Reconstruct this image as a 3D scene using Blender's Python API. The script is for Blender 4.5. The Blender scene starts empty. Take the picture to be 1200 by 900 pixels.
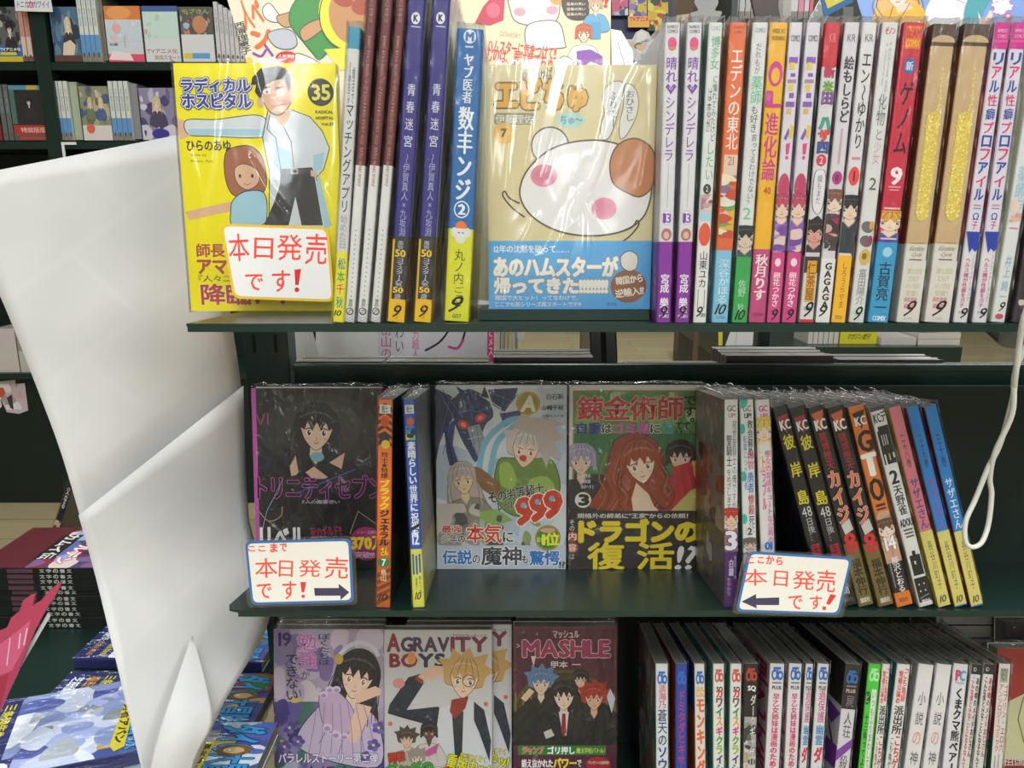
import bpy, math, random
import numpy as np
from mathutils import Matrix, Vector
from mathutils.geometry import tessellate_polygon

SC = bpy.context.scene
COL = SC.collection
R = math.radians

# ------------------------------------------------------------------ camera, world, lights, exposure
CZ = 0.97                       # camera height
PITCH = R(13.0)
FPX = 870.0
cam_d = bpy.data.cameras.new('camera')
cam_d.sensor_width = 36
cam_d.lens = FPX / 1200 * 36
cam_d.clip_start = 0.02
cam = bpy.data.objects.new('camera', cam_d)
cam.location = (0, 0, CZ)
cam.rotation_euler = (R(90) - PITCH, 0, 0)
COL.objects.link(cam)
SC.camera = cam

world = bpy.data.worlds.new('world')
world.use_nodes = True
world.node_tree.nodes['Background'].inputs[0].default_value = (0.90, 0.95, 1.0, 1)
world.node_tree.nodes['Background'].inputs[1].default_value = 0.32
SC.world = world
SC.view_settings.view_transform = 'Standard'
SC.view_settings.look = 'None'
SC.view_settings.gamma = 1
SC.view_settings.exposure = 0.0
SC.cycles.transparent_max_bounces = 32
SC.cycles.max_bounces = 6
SC.cycles.sample_clamp_indirect = 4.0

def tube_light(name, x, y, z, lx, ly, watts):
    d = bpy.data.lights.new(name, 'AREA')
    d.shape = 'RECTANGLE'
    d.size, d.size_y = lx, ly
    d.energy = watts
    d.color = (0.94, 0.98, 1.0)
    o = bpy.data.objects.new(name, d)
    o.location = (x, y, z)
    COL.objects.link(o)
    return o

for lx_, ly_, w_ in [(-1.5, -0.9, 21), (0.05, -0.75, 44), (1.6, -0.9, 34),
                     (-1.2, -2.6, 18), (0.12, -2.4, 24), (1.8, -2.6, 18), (-1.55, -4.6, 24), (0.44, -4.6, 50), (1.8, -4.6, 14),
                     (-1.6, 1.5, 15), (0.2, 2.0, 20), (1.8, 1.9, 22), (0.2, 4.6, 30), (-1.6, 4.6, 26), (2.0, 4.6, 26)]:
    tube_light('ceiling_tube_light', lx_, ly_, 2.62, 0.5 if ly_ < -4 else 0.22, 1.25, w_)

# ------------------------------------------------------------------ helpers
def rt(v):
    """slope (z/y) of the sight line through picture row v at the picture's middle"""
    return math.tan(math.atan((450 - v) / FPX) - PITCH)

def P(u, v, D):
    a = (450 - v) / FPX
    t = D / (math.cos(PITCH) + a * math.sin(PITCH))
    return Vector(((u - 600) / FPX * t, D, CZ + t * (a * math.cos(PITCH) - math.sin(PITCH))))

def ray(u, v):
    a = (450 - v) / FPX
    return Vector(((u - 600) / FPX, math.cos(PITCH) + a * math.sin(PITCH), a * math.cos(PITCH) - math.sin(PITCH)))

def PZ(u, v, z):
    d = ray(u, v)
    t = (z - CZ) / d.z
    return Vector((d.x * t, d.y * t, z))

def lin(c):
    if isinstance(c, str):
        c = c.lstrip('#')
        if len(c) == 3: c = c[0] * 2 + c[1] * 2 + c[2] * 2
        c = tuple(int(c[i:i + 2], 16) / 255 for i in (0, 2, 4))
    return tuple(x / 12.92 if x <= 0.04045 else ((x + 0.055) / 1.055) ** 2.4 for x in c[:3]) + (1.0,)

def mesh_obj(name, verts, faces, mat, parent=None, cols=None, smooth=False):
    me = bpy.data.meshes.new(name)
    me.from_pydata([tuple(v) for v in verts], [], faces)
    if cols is not None:
        at = me.color_attributes.new('Col', 'FLOAT_COLOR', 'CORNER')
        i = 0
        buf = []
        for f, c in zip(faces, cols):
            buf.extend(list(lin(c)) * len(f))
        at.data.foreach_set('color', buf)
    if smooth:
        me.polygons.foreach_set('use_smooth', [True] * len(me.polygons))
    me.materials.append(mat)
    me.update()
    o = bpy.data.objects.new(name, me)
    COL.objects.link(o)
    if parent:
        o.parent = parent
    return o

def boxvf(x0, y0, z0, x1, y1, z1):
    v = [(x0, y0, z0), (x1, y0, z0), (x1, y1, z0), (x0, y1, z0), (x0, y0, z1), (x1, y0, z1), (x1, y1, z1), (x0, y1, z1)]
    f = [(0, 3, 2, 1), (4, 5, 6, 7), (0, 1, 5, 4), (1, 2, 6, 5), (2, 3, 7, 6), (3, 0, 4, 7)]
    return v, f

def bevel(o, w=0.001, seg=2):
    m = o.modifiers.new('bevel', 'BEVEL')
    m.width = w
    m.segments = seg
    return o

def box(name, x0, y0, z0, x1, y1, z1, mat, parent=None, bev=0, col=None):
    v, f = boxvf(x0, y0, z0, x1, y1, z1)
    o = mesh_obj(name, v, f, mat, parent, [col] * 6 if col else None)
    if bev:
        bevel(o, bev)
    return o

def empty(name, loc=(0, 0, 0), mtx=None):
    o = bpy.data.objects.new(name, None)
    o.empty_display_size = 0.02
    if mtx is not None:
        o.matrix_world = mtx
    else:
        o.location = loc
    COL.objects.link(o)
    return o

def tag(o, label, cat, group=None, kind=None):
    o['label'] = label
    o['category'] = cat
    if group:
        o['group'] = group
    if kind:
        o['kind'] = kind
    return o

# ------------------------------------------------------------------ materials
def new_mat(name, rough=0.5, base=(0.5, 0.5, 0.5), spec=0.5):
    m = bpy.data.materials.new(name)
    m.use_nodes = True
    b = m.node_tree.nodes['Principled BSDF']
    b.inputs['Base Color'].default_value = lin(base)
    b.inputs['Roughness'].default_value = rough
    b.inputs['Specular IOR Level'].default_value = spec
    return m, m.node_tree, b

def N(nt, kind, **kw):
    n = nt.nodes.new(kind)
    for k, v in kw.items():
        n.inputs[k].default_value = v
    return n

def bump_noise(nt, b, scale, strength, dist=0.002, stretch=None, detail=3):
    tc = nt.nodes.new('ShaderNodeTexCoord')
    src = tc.outputs['Object']
    if stretch:
        mp = nt.nodes.new('ShaderNodeMapping')
        mp.inputs['Scale'].default_value = stretch
        nt.links.new(src, mp.inputs['Vector'])
        src = mp.outputs['Vector']
    no = N(nt, 'ShaderNodeTexNoise', Scale=scale, Detail=detail)
    nt.links.new(src, no.inputs['Vector'])
    bp = N(nt, 'ShaderNodeBump', Strength=strength, Distance=dist)
    nt.links.new(no.outputs['Fac'], bp.inputs['Height'])
    nt.links.new(bp.outputs['Normal'], b.inputs['Normal'])
    return no

# printed paper: colour comes from the ink laid on the mesh
PRINT, nt, b = new_mat('printed_paper', 0.42)
a = nt.nodes.new('ShaderNodeAttribute'); a.attribute_name = 'Col'
nt.links.new(a.outputs['Color'], b.inputs['Base Color'])
b.inputs['Coat Weight'].default_value = 0.25
b.inputs['Coat Roughness'].default_value = 0.18

MATTE, nt, b = new_mat('matt_paper', 0.7, spec=0.3)
a = nt.nodes.new('ShaderNodeAttribute'); a.attribute_name = 'Col'
nt.links.new(a.outputs['Color'], b.inputs['Base Color'])

# page edges: fine sheets, drawn across the book's thickness (local x)
PAGES, nt, b = new_mat('page_edges', 0.8, spec=0.2)
tc = nt.nodes.new('ShaderNodeTexCoord')
mp = nt.nodes.new('ShaderNodeMapping'); mp.inputs['Scale'].default_value = (2600, 8, 8)
no = N(nt, 'ShaderNodeTexNoise', Scale=1.0, Detail=2)
cr = nt.nodes.new('ShaderNodeValToRGB')
cr.color_ramp.elements[0].position = 0.3; cr.color_ramp.elements[0].color = lin('#75736e')
cr.color_ramp.elements[1].position = 0.7; cr.color_ramp.elements[1].color = lin('#9c9a93')
nt.links.new(tc.outputs['Object'], mp.inputs['Vector'])
nt.links.new(mp.outputs['Vector'], no.inputs['Vector'])
nt.links.new(no.outputs['Fac'], cr.inputs['Fac'])
nt.links.new(cr.outputs['Color'], b.inputs['Base Color'])

def film_mat(name, base_fac, rough, nscale, nstr, stretch, gcol=(1, 1, 1, 1), dist=0.004):
    m = bpy.data.materials.new(name)
    m.use_nodes = True
    nt = m.node_tree
    nt.nodes.clear()
    out = nt.nodes.new('ShaderNodeOutputMaterial')
    mix = nt.nodes.new('ShaderNodeMixShader')
    tr = nt.nodes.new('ShaderNodeBsdfTransparent'); tr.inputs[0].default_value = (0.99, 0.99, 0.99, 1)
    gl = nt.nodes.new('ShaderNodeBsdfGlossy'); gl.inputs['Roughness'].default_value = rough
    gl.inputs['Color'].default_value = gcol
    fr = nt.nodes.new('ShaderNodeFresnel'); fr.inputs['IOR'].default_value = 1.5
    mu = nt.nodes.new('ShaderNodeMath'); mu.operation = 'MULTIPLY_ADD'; mu.inputs[1].default_value = 0.55; mu.inputs[2].default_value = base_fac
    mu.use_clamp = True
    tc = nt.nodes.new('ShaderNodeTexCoord')
    mp = nt.nodes.new('ShaderNodeMapping'); mp.inputs['Scale'].default_value = stretch
    no = N(nt, 'ShaderNodeTexNoise', Scale=nscale, Detail=2.0)
    no.inputs['Distortion'].default_value = 0.6
    bp = N(nt, 'ShaderNodeBump', Strength=nstr, Distance=dist)
    nt.links.new(tc.outputs['Object'], mp.inputs['Vector'])
    nt.links.new(mp.outputs['Vector'], no.inputs['Vector'])
    nt.links.new(no.outputs['Fac'], bp.inputs['Height'])
    nt.links.new(bp.outputs['Normal'], gl.inputs['Normal'])
    nt.links.new(fr.outputs[0], mu.inputs[0])
    nt.links.new(mu.outputs[0], mix.inputs[0])
    nt.links.new(tr.outputs[0], mix.inputs[1])
    nt.links.new(gl.outputs[0], mix.inputs[2])
    nt.links.new(mix.outputs[0], out.inputs[0])
    return m

FILM = film_mat('shrink_film', 0.0, 0.16, 5.0, 0.5, (0.6, 1.5, 1.2), dist=0.02)
SLEEVE = film_mat('clear_sleeve', 0.035, 0.13, 26.0, 0.25, (3, 1, 0.8))
CLEAR = film_mat('clear_plastic', 0.04, 0.08, 10.0, 0.1, (1, 1, 1))

GREEN, nt, b = new_mat('green_painted_steel', 0.3, '#132a24', 0.5)
bump_noise(nt, b, 260, 0.08, 0.0006)
GREEND, nt, b = new_mat('dark_green_panel', 0.45, '#0e1f1a', 0.4)
bump_noise(nt, b, 200, 0.1, 0.0006)
BLACK, nt, b = new_mat('black_slot', 0.6, '#060808', 0.3)
STEEL, nt, b = new_mat('grey_perforated_steel', 0.35, '#9a9c9e', 0.5)
b.inputs['Metallic'].default_value = 0.6
WHITEPL, nt, b = new_mat('white_plastic', 0.35, '#e4e4e0', 0.5)
RUBBER, nt, b = new_mat('white_cable', 0.45, '#cfd0cb', 0.4)
WALLM, nt, b = new_mat('cream_wall', 0.8, '#cfccc2', 0.2)
CEILM, nt, b = new_mat('ceiling_board', 0.9, '#dcdcd8', 0.2)

# wood strip floor
FLOORM, nt, b = new_mat('wood_floor', 0.45, '#a89a78', 0.4)
tc = nt.nodes.new('ShaderNodeTexCoord')
mp = nt.nodes.new('ShaderNodeMapping')
br = nt.nodes.new('ShaderNodeTexBrick')
br.inputs['Scale'].default_value = 1.0
br.inputs['Color1'].default_value = lin('#b3a47f')
br.inputs['Color2'].default_value = lin('#a59670')
br.inputs['Mortar'].default_value = lin('#877a5c')
br.inputs['Mortar Size'].default_value = 0.003
br.inputs['Brick Width'].default_value = 0.9
br.inputs['Row Height'].default_value = 0.15
no = N(nt, 'ShaderNodeTexNoise', Scale=6.0, Detail=5.0)
mp2 = nt.nodes.new('ShaderNodeMapping'); mp2.inputs['Scale'].default_value = (1, 14, 1)
mx = nt.nodes.new('ShaderNodeMixRGB'); mx.blend_type = 'MULTIPLY'; mx.inputs[0].default_value = 0.35
nt.links.new(tc.outputs['Object'], mp.inputs['Vector']); nt.links.new(mp.outputs['Vector'], br.inputs['Vector'])
nt.links.new(tc.outputs['Object'], mp2.inputs['Vector']); nt.links.new(mp2.outputs['Vector'], no.inputs['Vector'])
nt.links.new(br.outputs['Color'], mx.inputs[1]); nt.links.new(no.outputs['Fac'], mx.inputs[2])
nt.links.new(mx.outputs[0], b.inputs['Base Color'])

# thin poster paper: slightly translucent, faint show-through of the print on its other face
POSTERM = bpy.data.materials.new('poster_back_paper')
POSTERM.use_nodes = True
nt = POSTERM.node_tree
b = nt.nodes['Principled BSDF']
b.inputs['Roughness'].default_value = 0.55
tc = nt.nodes.new('ShaderNodeTexCoord')
no = N(nt, 'ShaderNodeTexNoise', Scale=9.0, Detail=2.0)
cr = nt.nodes.new('ShaderNodeValToRGB')
cr.color_ramp.elements[0].position = 0.35; cr.color_ramp.elements[0].color = lin('#bcbcbd')
cr.color_ramp.elements[1].position = 0.6; cr.color_ramp.elements[1].color = lin('#c8c7c5')
nt.links.new(tc.outputs['Object'], no.inputs['Vector'])
nt.links.new(no.outputs['Fac'], cr.inputs['Fac'])
sp = nt.nodes.new('ShaderNodeSeparateXYZ'); cb_ = nt.nodes.new('ShaderNodeCombineXYZ')
mp = nt.nodes.new('ShaderNodeMapping'); mp.inputs['Rotation'].default_value = (0, 0, R(-38))
br = nt.nodes.new('ShaderNodeTexBrick')
br.inputs['Scale'].default_value = 1.0; br.inputs['Brick Width'].default_value = 0.11; br.inputs['Row Height'].default_value = 0.07
br.inputs['Mortar Size'].default_value = 0.006; br.inputs['Mortar Smooth'].default_value = 1.0
br.inputs['Color1'].default_value = (0.86, 0.86, 0.87, 1); br.inputs['Color2'].default_value = (0.95, 0.94, 0.93, 1); br.inputs['Mortar'].default_value = (1, 1, 1, 1)
mx = nt.nodes.new('ShaderNodeMixRGB'); mx.blend_type = 'MULTIPLY'; mx.inputs[0].default_value = 0.28
nt.links.new(tc.outputs['Object'], sp.inputs[0]); nt.links.new(sp.outputs['X'], cb_.inputs['X']); nt.links.new(sp.outputs['Z'], cb_.inputs['Y'])
nt.links.new(cb_.outputs[0], mp.inputs['Vector']); nt.links.new(mp.outputs['Vector'], br.inputs['Vector'])
nt.links.new(cr.outputs['Color'], mx.inputs[1]); nt.links.new(br.outputs['Color'], mx.inputs[2])
nt.links.new(mx.outputs[0], b.inputs['Base Color'])

# ------------------------------------------------------------------ glyphs
_cu = bpy.data.curves.new('glyph_source', 'FONT')
_cu.resolution_u = 2
_ob = bpy.data.objects.new('glyph_source', _cu)
COL.objects.link(_ob)
_G = {}

def glyph(ch):
    if ch in _G:
        return _G[ch]
    _cu.body = ch
    dg = bpy.context.evaluated_depsgraph_get()
    dg.update()
    me = _ob.evaluated_get(dg).to_mesh()
    me.calc_loop_triangles()
    n = len(me.vertices)
    v = np.zeros(n * 3); me.vertices.foreach_get('co', v)
    v = v.reshape(-1, 3)[:, :2].copy()
    t = np.zeros(len(me.loop_triangles) * 3, dtype=np.int64)
    me.loop_triangles.foreach_get('vertices', t)
    t = t.reshape(-1, 3)
    _ob.evaluated_get(dg).to_mesh_clear()
    _G[ch] = (v, t)
    return _G[ch]

_k = glyph('国')[0]
EM = (_k[:, 0].max() - _k[:, 0].min()) / 0.86
ECX = (_k[:, 0].max() + _k[:, 0].min()) / 2
ECY = (_k[:, 1].max() + _k[:, 1].min()) / 2
TURN = set('ー〜～…―()「」（）-=')

def layout(s, vert):
    """cells of size 1; returns list of (verts, tris)"""
    out = []
    pen = 0.0
    for ch in s:
        if ch in ' 　':
            pen += 0.45
            continue
        v, t = glyph(ch)
        if len(v) == 0:
            pen += 0.45
            continue
        v = (v - np.array([ECX, ECY])) / EM
        cjk = ord(ch) > 0x2E00
        if vert:
            if not cjk:
                v = v - np.array([(v[:, 0].max() + v[:, 0].min()) / 2, 0])
            if ch in TURN:
                v = np.stack([v[:, 1], -v[:, 0]], 1)
            elif ch in '、。':
                v = v + np.array([0.55, 0.55])
            elif ch in 'ぁぃぅぇぉっゃゅょァィゥェォッャュョ':
                v = v + np.array([0.1, 0.08])
            adv = 0.98 if cjk else 0.86
            if ch in '!！':
                adv = 0.8
            out.append((v + np.array([0, -pen - adv / 2]), t, ord(ch)))
            pen += adv
        else:
            if cjk:
                out.append((v + np.array([pen + 0.5, 0]), t, ord(ch))); pen += 1.0
            else:
                w = v[:, 0].max() - v[:, 0].min()
                out.append((v - np.array([v[:, 0].min(), 0]) + np.array([pen + 0.04, 0]), t, ord(ch))); pen += w + 0.09
    return out

def clip_tri(tri, W, H):
    poly = tri
    for ax, lim, sg in ((0, 0, 1), (0, W, -1), (1, 0, 1), (1, H, -1)):
        res = []
        for i in range(len(poly)):
            p, q = poly[i], poly[(i + 1) % len(poly)]
            dp, dq = (p[ax] - lim) * sg, (q[ax] - lim) * sg
            if dp >= 0:
                res.append(p)
            if (dp >= 0) != (dq >= 0):
                k = dp / (dp - dq)
                res.append((p[0] + (q[0] - p[0]) * k, p[1] + (q[1] - p[1]) * k))
        poly = res
        if len(poly) < 3:
            return []
    return poly

class Art:
    """flat ink: canvas px box -> metres (0..W, 0..H)"""
    def __init__(s, x0, y0, x1, y1, W, H, clip=True):
        s.x0, s.y0, s.x1, s.y1, s.W, s.H = x0, y0, x1, y1, W, H
        s.sx = W / (x1 - x0); s.sy = H / (y1 - y0)
        s.v = []; s.t = []; s.c = []; s.l = []; s.n = 0; s.k = 0; s.bb = []; s.u = []
        s.clip = clip
    def m(s, pts):
        p = np.asarray(pts, float)
        return np.stack([(p[:, 0] - s.x0) * s.sx, (s.y1 - p[:, 1]) * s.sy], 1)
    def add(s, v, t, col, sub=None):
        """v in metres"""
        if s.clip and (v[:, 0].min() < -1e-9 or v[:, 0].max() > s.W + 1e-9 or v[:, 1].min() < -1e-9 or v[:, 1].max() > s.H + 1e-9):
            vs = []; ts = []; ss = []
            for tr in t:
                p = clip_tri([tuple(v[i]) for i in tr], s.W, s.H)
                if p:
                    b0 = len(vs)
                    vs.extend(p); ss.extend([0 if sub is None else sub[tr[0]]] * len(p))
                    ts.extend((b0, b0 + i, b0 + i + 1) for i in range(1, len(p) - 1))
            if not ts:
                return
            v = np.array(vs); t = np.array(ts); sub = np.array(ss, float)
        bx = (v[:, 0].min(), v[:, 0].max(), v[:, 1].min(), v[:, 1].max())
        lay_ = 1 + max([q[4] for q in s.bb if q[0] < bx[1] and bx[0] < q[1] and q[2] < bx[3] and bx[2] < q[3]] or [0])
        s.bb.append(bx + (lay_,))
        s.k = max(s.k, lay_)
        s.v.append(v); s.t.append(np.asarray(t) + s.n); s.n += len(v)
        s.c.append(np.tile(np.array(lin(col)), (len(v), 1)))
        s.l.append(np.full(len(v), lay_, float)); s.u.append(np.zeros(len(v)) if sub is None else np.asarray(sub, float))
    def poly(s, pts, col):
        v = s.m(pts)
        t = tessellate_polygon([[Vector((a, b, 0)) for a, b in v]])
        if t:
            s.add(v, np.array(t), col)
    def rect(s, x0, y0, x1, y1, col):
        s.add(s.m([(x0, y0), (x1, y0), (x1, y1), (x0, y1)]), np.array([(0, 1, 2), (0, 2, 3)]), col)
    def ell(s, cx, cy, rx, ry, col, rot=0, n=24, a0=0, a1=360):
        a = np.radians(np.linspace(a0, a1, n + 1))
        x = rx * np.cos(a); y = ry * np.sin(a)
        r = math.radians(rot)
        p = np.stack([cx + x * math.cos(r) - y * math.sin(r), cy + x * math.sin(r) + y * math.cos(r)], 1)
        p = np.vstack([[cx, cy], p])
        s.add(s.m(p), np.array([(0, i, i + 1) for i in range(1, n + 1)]), col)
    def line(s, pts, w, col, closed=False):
        p = np.asarray(pts, float)
        if closed:
            p = np.vstack([p, p[:1]])
        d = np.diff(p, axis=0); L = np.hypot(d[:, 0], d[:, 1]) + 1e-9
        nrm = np.stack([-d[:, 1] / L, d[:, 0] / L], 1)
        nn = np.vstack([nrm[:1], (nrm[1:] + nrm[:-1]) / 2, nrm[-1:]])
        if closed:
            nn[0] = nn[-1] = (nrm[0] + nrm[-1]) / 2
        nn /= np.maximum(np.hypot(nn[:, 0], nn[:, 1])[:, None], 0.5)
        a = p + nn * w / 2; b = p - nn * w / 2
        v = np.empty((len(p) * 2, 2)); v[0::2] = a; v[1::2] = b
        t = []
        for i in range(len(p) - 1):
            t += [(2 * i, 2 * i + 1, 2 * i + 3), (2 * i, 2 * i + 3, 2 * i + 2)]
        s.add(s.m(v), np.array(t), col)
    def curve(s, pts, w, col):
        s.line(smooth(pts), w, col)
    def blob(s, pts, col, line=None, lw=1.5):
        q = smooth(pts, closed=True)
        s.poly(q, col)
        if line:
            s.line(q, lw, line, closed=True)
    def text(s, st, x0, y0, x1, y1, col, vert=False, bold=0.0, out=None, ow=0.07, rot=0, shear=0, out2=None):
        """fit the string into the canvas box x0..x1, y0..y1 (y down)"""
        cells = layout(st, vert)
        if not cells:
            return
        av = np.vstack([c[0] for c in cells])
        mn, mxx = av.min(0), av.max(0)
        if vert and len(st) > 1:
            mn[0], mxx[0] = min(mn[0], -0.45), max(mxx[0], 0.45)
        sz = np.maximum(mxx - mn, 1e-6)
        if len(st) > 1 or ord(st[0]) < 0x2E00:
            pass
        sc = np.array([(x1 - x0) / sz[0], (y1 - y0) / sz[1]])
        em = min(sc)
        c0 = np.array([(x0 + x1) / 2, (y0 + y1) / 2]); mid = (mn + mxx) / 2
        r = math.radians(rot); cr, sr = math.cos(r), math.sin(r)
        def place(v):
            q = (v - mid) * sc
            q = np.stack([q[:, 0] + shear * q[:, 1], -q[:, 1]], 1)
            q = np.stack([q[:, 0] * cr - q[:, 1] * sr, q[:, 0] * sr + q[:, 1] * cr], 1)
            return q + c0
        def lay(rad, n, color):
            V = []; T = []; U = []; k = 0
            for v, t, code in cells:
                r_ = rad * em - (bold * .45 * em if 0x4E00 <= code < 0xA000 else 0)
                offs = [(0, 0)] if rad <= 0 else [(r_ * math.cos(2 * math.pi * i / n), r_ * math.sin(2 * math.pi * i / n)) for i in range(n)]
                q = place(v)
                for oi, o in enumerate(offs):
                    V.append(q + np.array(o)); T.append(t + k); k += len(q); U.append(np.full(len(q), oi, float))
            s.add(s.m(np.vstack(V)), np.vstack(T), color, np.concatenate(U))
        if out2:
            lay(bold + ow * 2.2, 8, out2)
        if out:
            lay(bold + ow, 8, out)
        lay(bold, 4 if bold < 0.04 else 6, col)
    def build(s, name, parent, place, mat=None):
        """place(x, y, layer_height) -> local xyz arrays"""
        if not s.v:
            return None
        v = np.vstack(s.v); t = np.vstack(s.t); c = np.vstack(s.c); l = np.concatenate(s.l)
        xyz = place(v[:, 0], v[:, 1], 0.0001 + l * min(2.6e-5, max(1.25e-5, 0.00055 / max(s.k, 1))) + np.concatenate(s.u) * 1.3e-6).astype(np.float32)
        me = bpy.data.meshes.new(name)
        me.vertices.add(len(v)); me.vertices.foreach_set('co', xyz.ravel())
        # turn every face towards the viewer of the print
        a, bb, cc = v[t[:, 0]], v[t[:, 1]], v[t[:, 2]]
        ar = (bb[:, 0] - a[:, 0]) * (cc[:, 1] - a[:, 1]) - (bb[:, 1] - a[:, 1]) * (cc[:, 0] - a[:, 0])
        t = t.copy(); fl = ar < 0
        t[fl] = t[fl][:, ::-1]
        nt_ = len(t)
        me.loops.add(nt_ * 3); me.loops.foreach_set('vertex_index', t.ravel().astype(np.int32))
        me.polygons.add(nt_)
        me.polygons.foreach_set('loop_start', np.arange(0, nt_ * 3, 3, dtype=np.int32))
        at = me.color_attributes.new('Col', 'FLOAT_COLOR', 'POINT')
        at.data.foreach_set('color', c.astype(np.float32).ravel())
        me.materials.append(mat or PRINT)
        me.update(calc_edges=True)
        o = bpy.data.objects.new(name, me)
        COL.objects.link(o)
        o.parent = parent
        return o

def smooth(pts, closed=False, n=6):
    p = [tuple(q) for q in pts]
    out = []
    m_ = len(p)
    rng = range(m_) if closed else range(m_ - 1)
    g = (lambda i: p[i % m_]) if closed else (lambda i: p[max(0, min(m_ - 1, i))])
    for i in rng:
        p0, p1, p2, p3 = g(i - 1), g(i), g(i + 1), g(i + 2)
        for j in range(n):
            t = j / n
            out.append(tuple(0.5 * ((2 * p1[k]) + (-p0[k] + p2[k]) * t + (2 * p0[k] - 5 * p1[k] + 4 * p2[k] - p3[k]) * t * t
                                    + (-p0[k] + 3 * p1[k] - 3 * p2[k] + p3[k]) * t ** 3) for k in (0, 1)))
    if not closed:
        out.append(p[-1])
    return out

def mix(a, b, f):
    g = lambda c: [int((c.lstrip('#') if len(c) == 7 else ''.join(ch * 2 for ch in c.lstrip('#')))[k:k + 2], 16) for k in (0, 2, 4)]
    return '#%02x%02x%02x' % tuple(int(x * (1 - f) + y * f) for x, y in zip(g(a), g(b)))

def blotches(A, x0, y0, x1, y1, pal, n, seed, smin=0.05, smax=0.2):
    r = random.Random(seed)
    w, h = x1 - x0, y1 - y0
    for _ in range(n):
        cx, cy = x0 + r.random() * w, y0 + r.random() * h
        s_ = (smin + r.random() * (smax - smin)) * min(w, h)
        a0 = r.random() * 6.28
        k = r.randint(4, 7)
        el = 0.5 + r.random()
        pts = [(cx + s_ * (0.6 + 0.7 * r.random()) * math.cos(a0 + 6.283 * i / k) * el, cy + s_ * (0.6 + 0.7 * r.random()) * math.sin(a0 + 6.283 * i / k)) for i in range(k)]
        q = [(min(max(a, x0), x1), min(max(b_, y0), y1)) for a, b_ in smooth(pts, True, 3)]
        A.poly(q, r.choice(pal))

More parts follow.
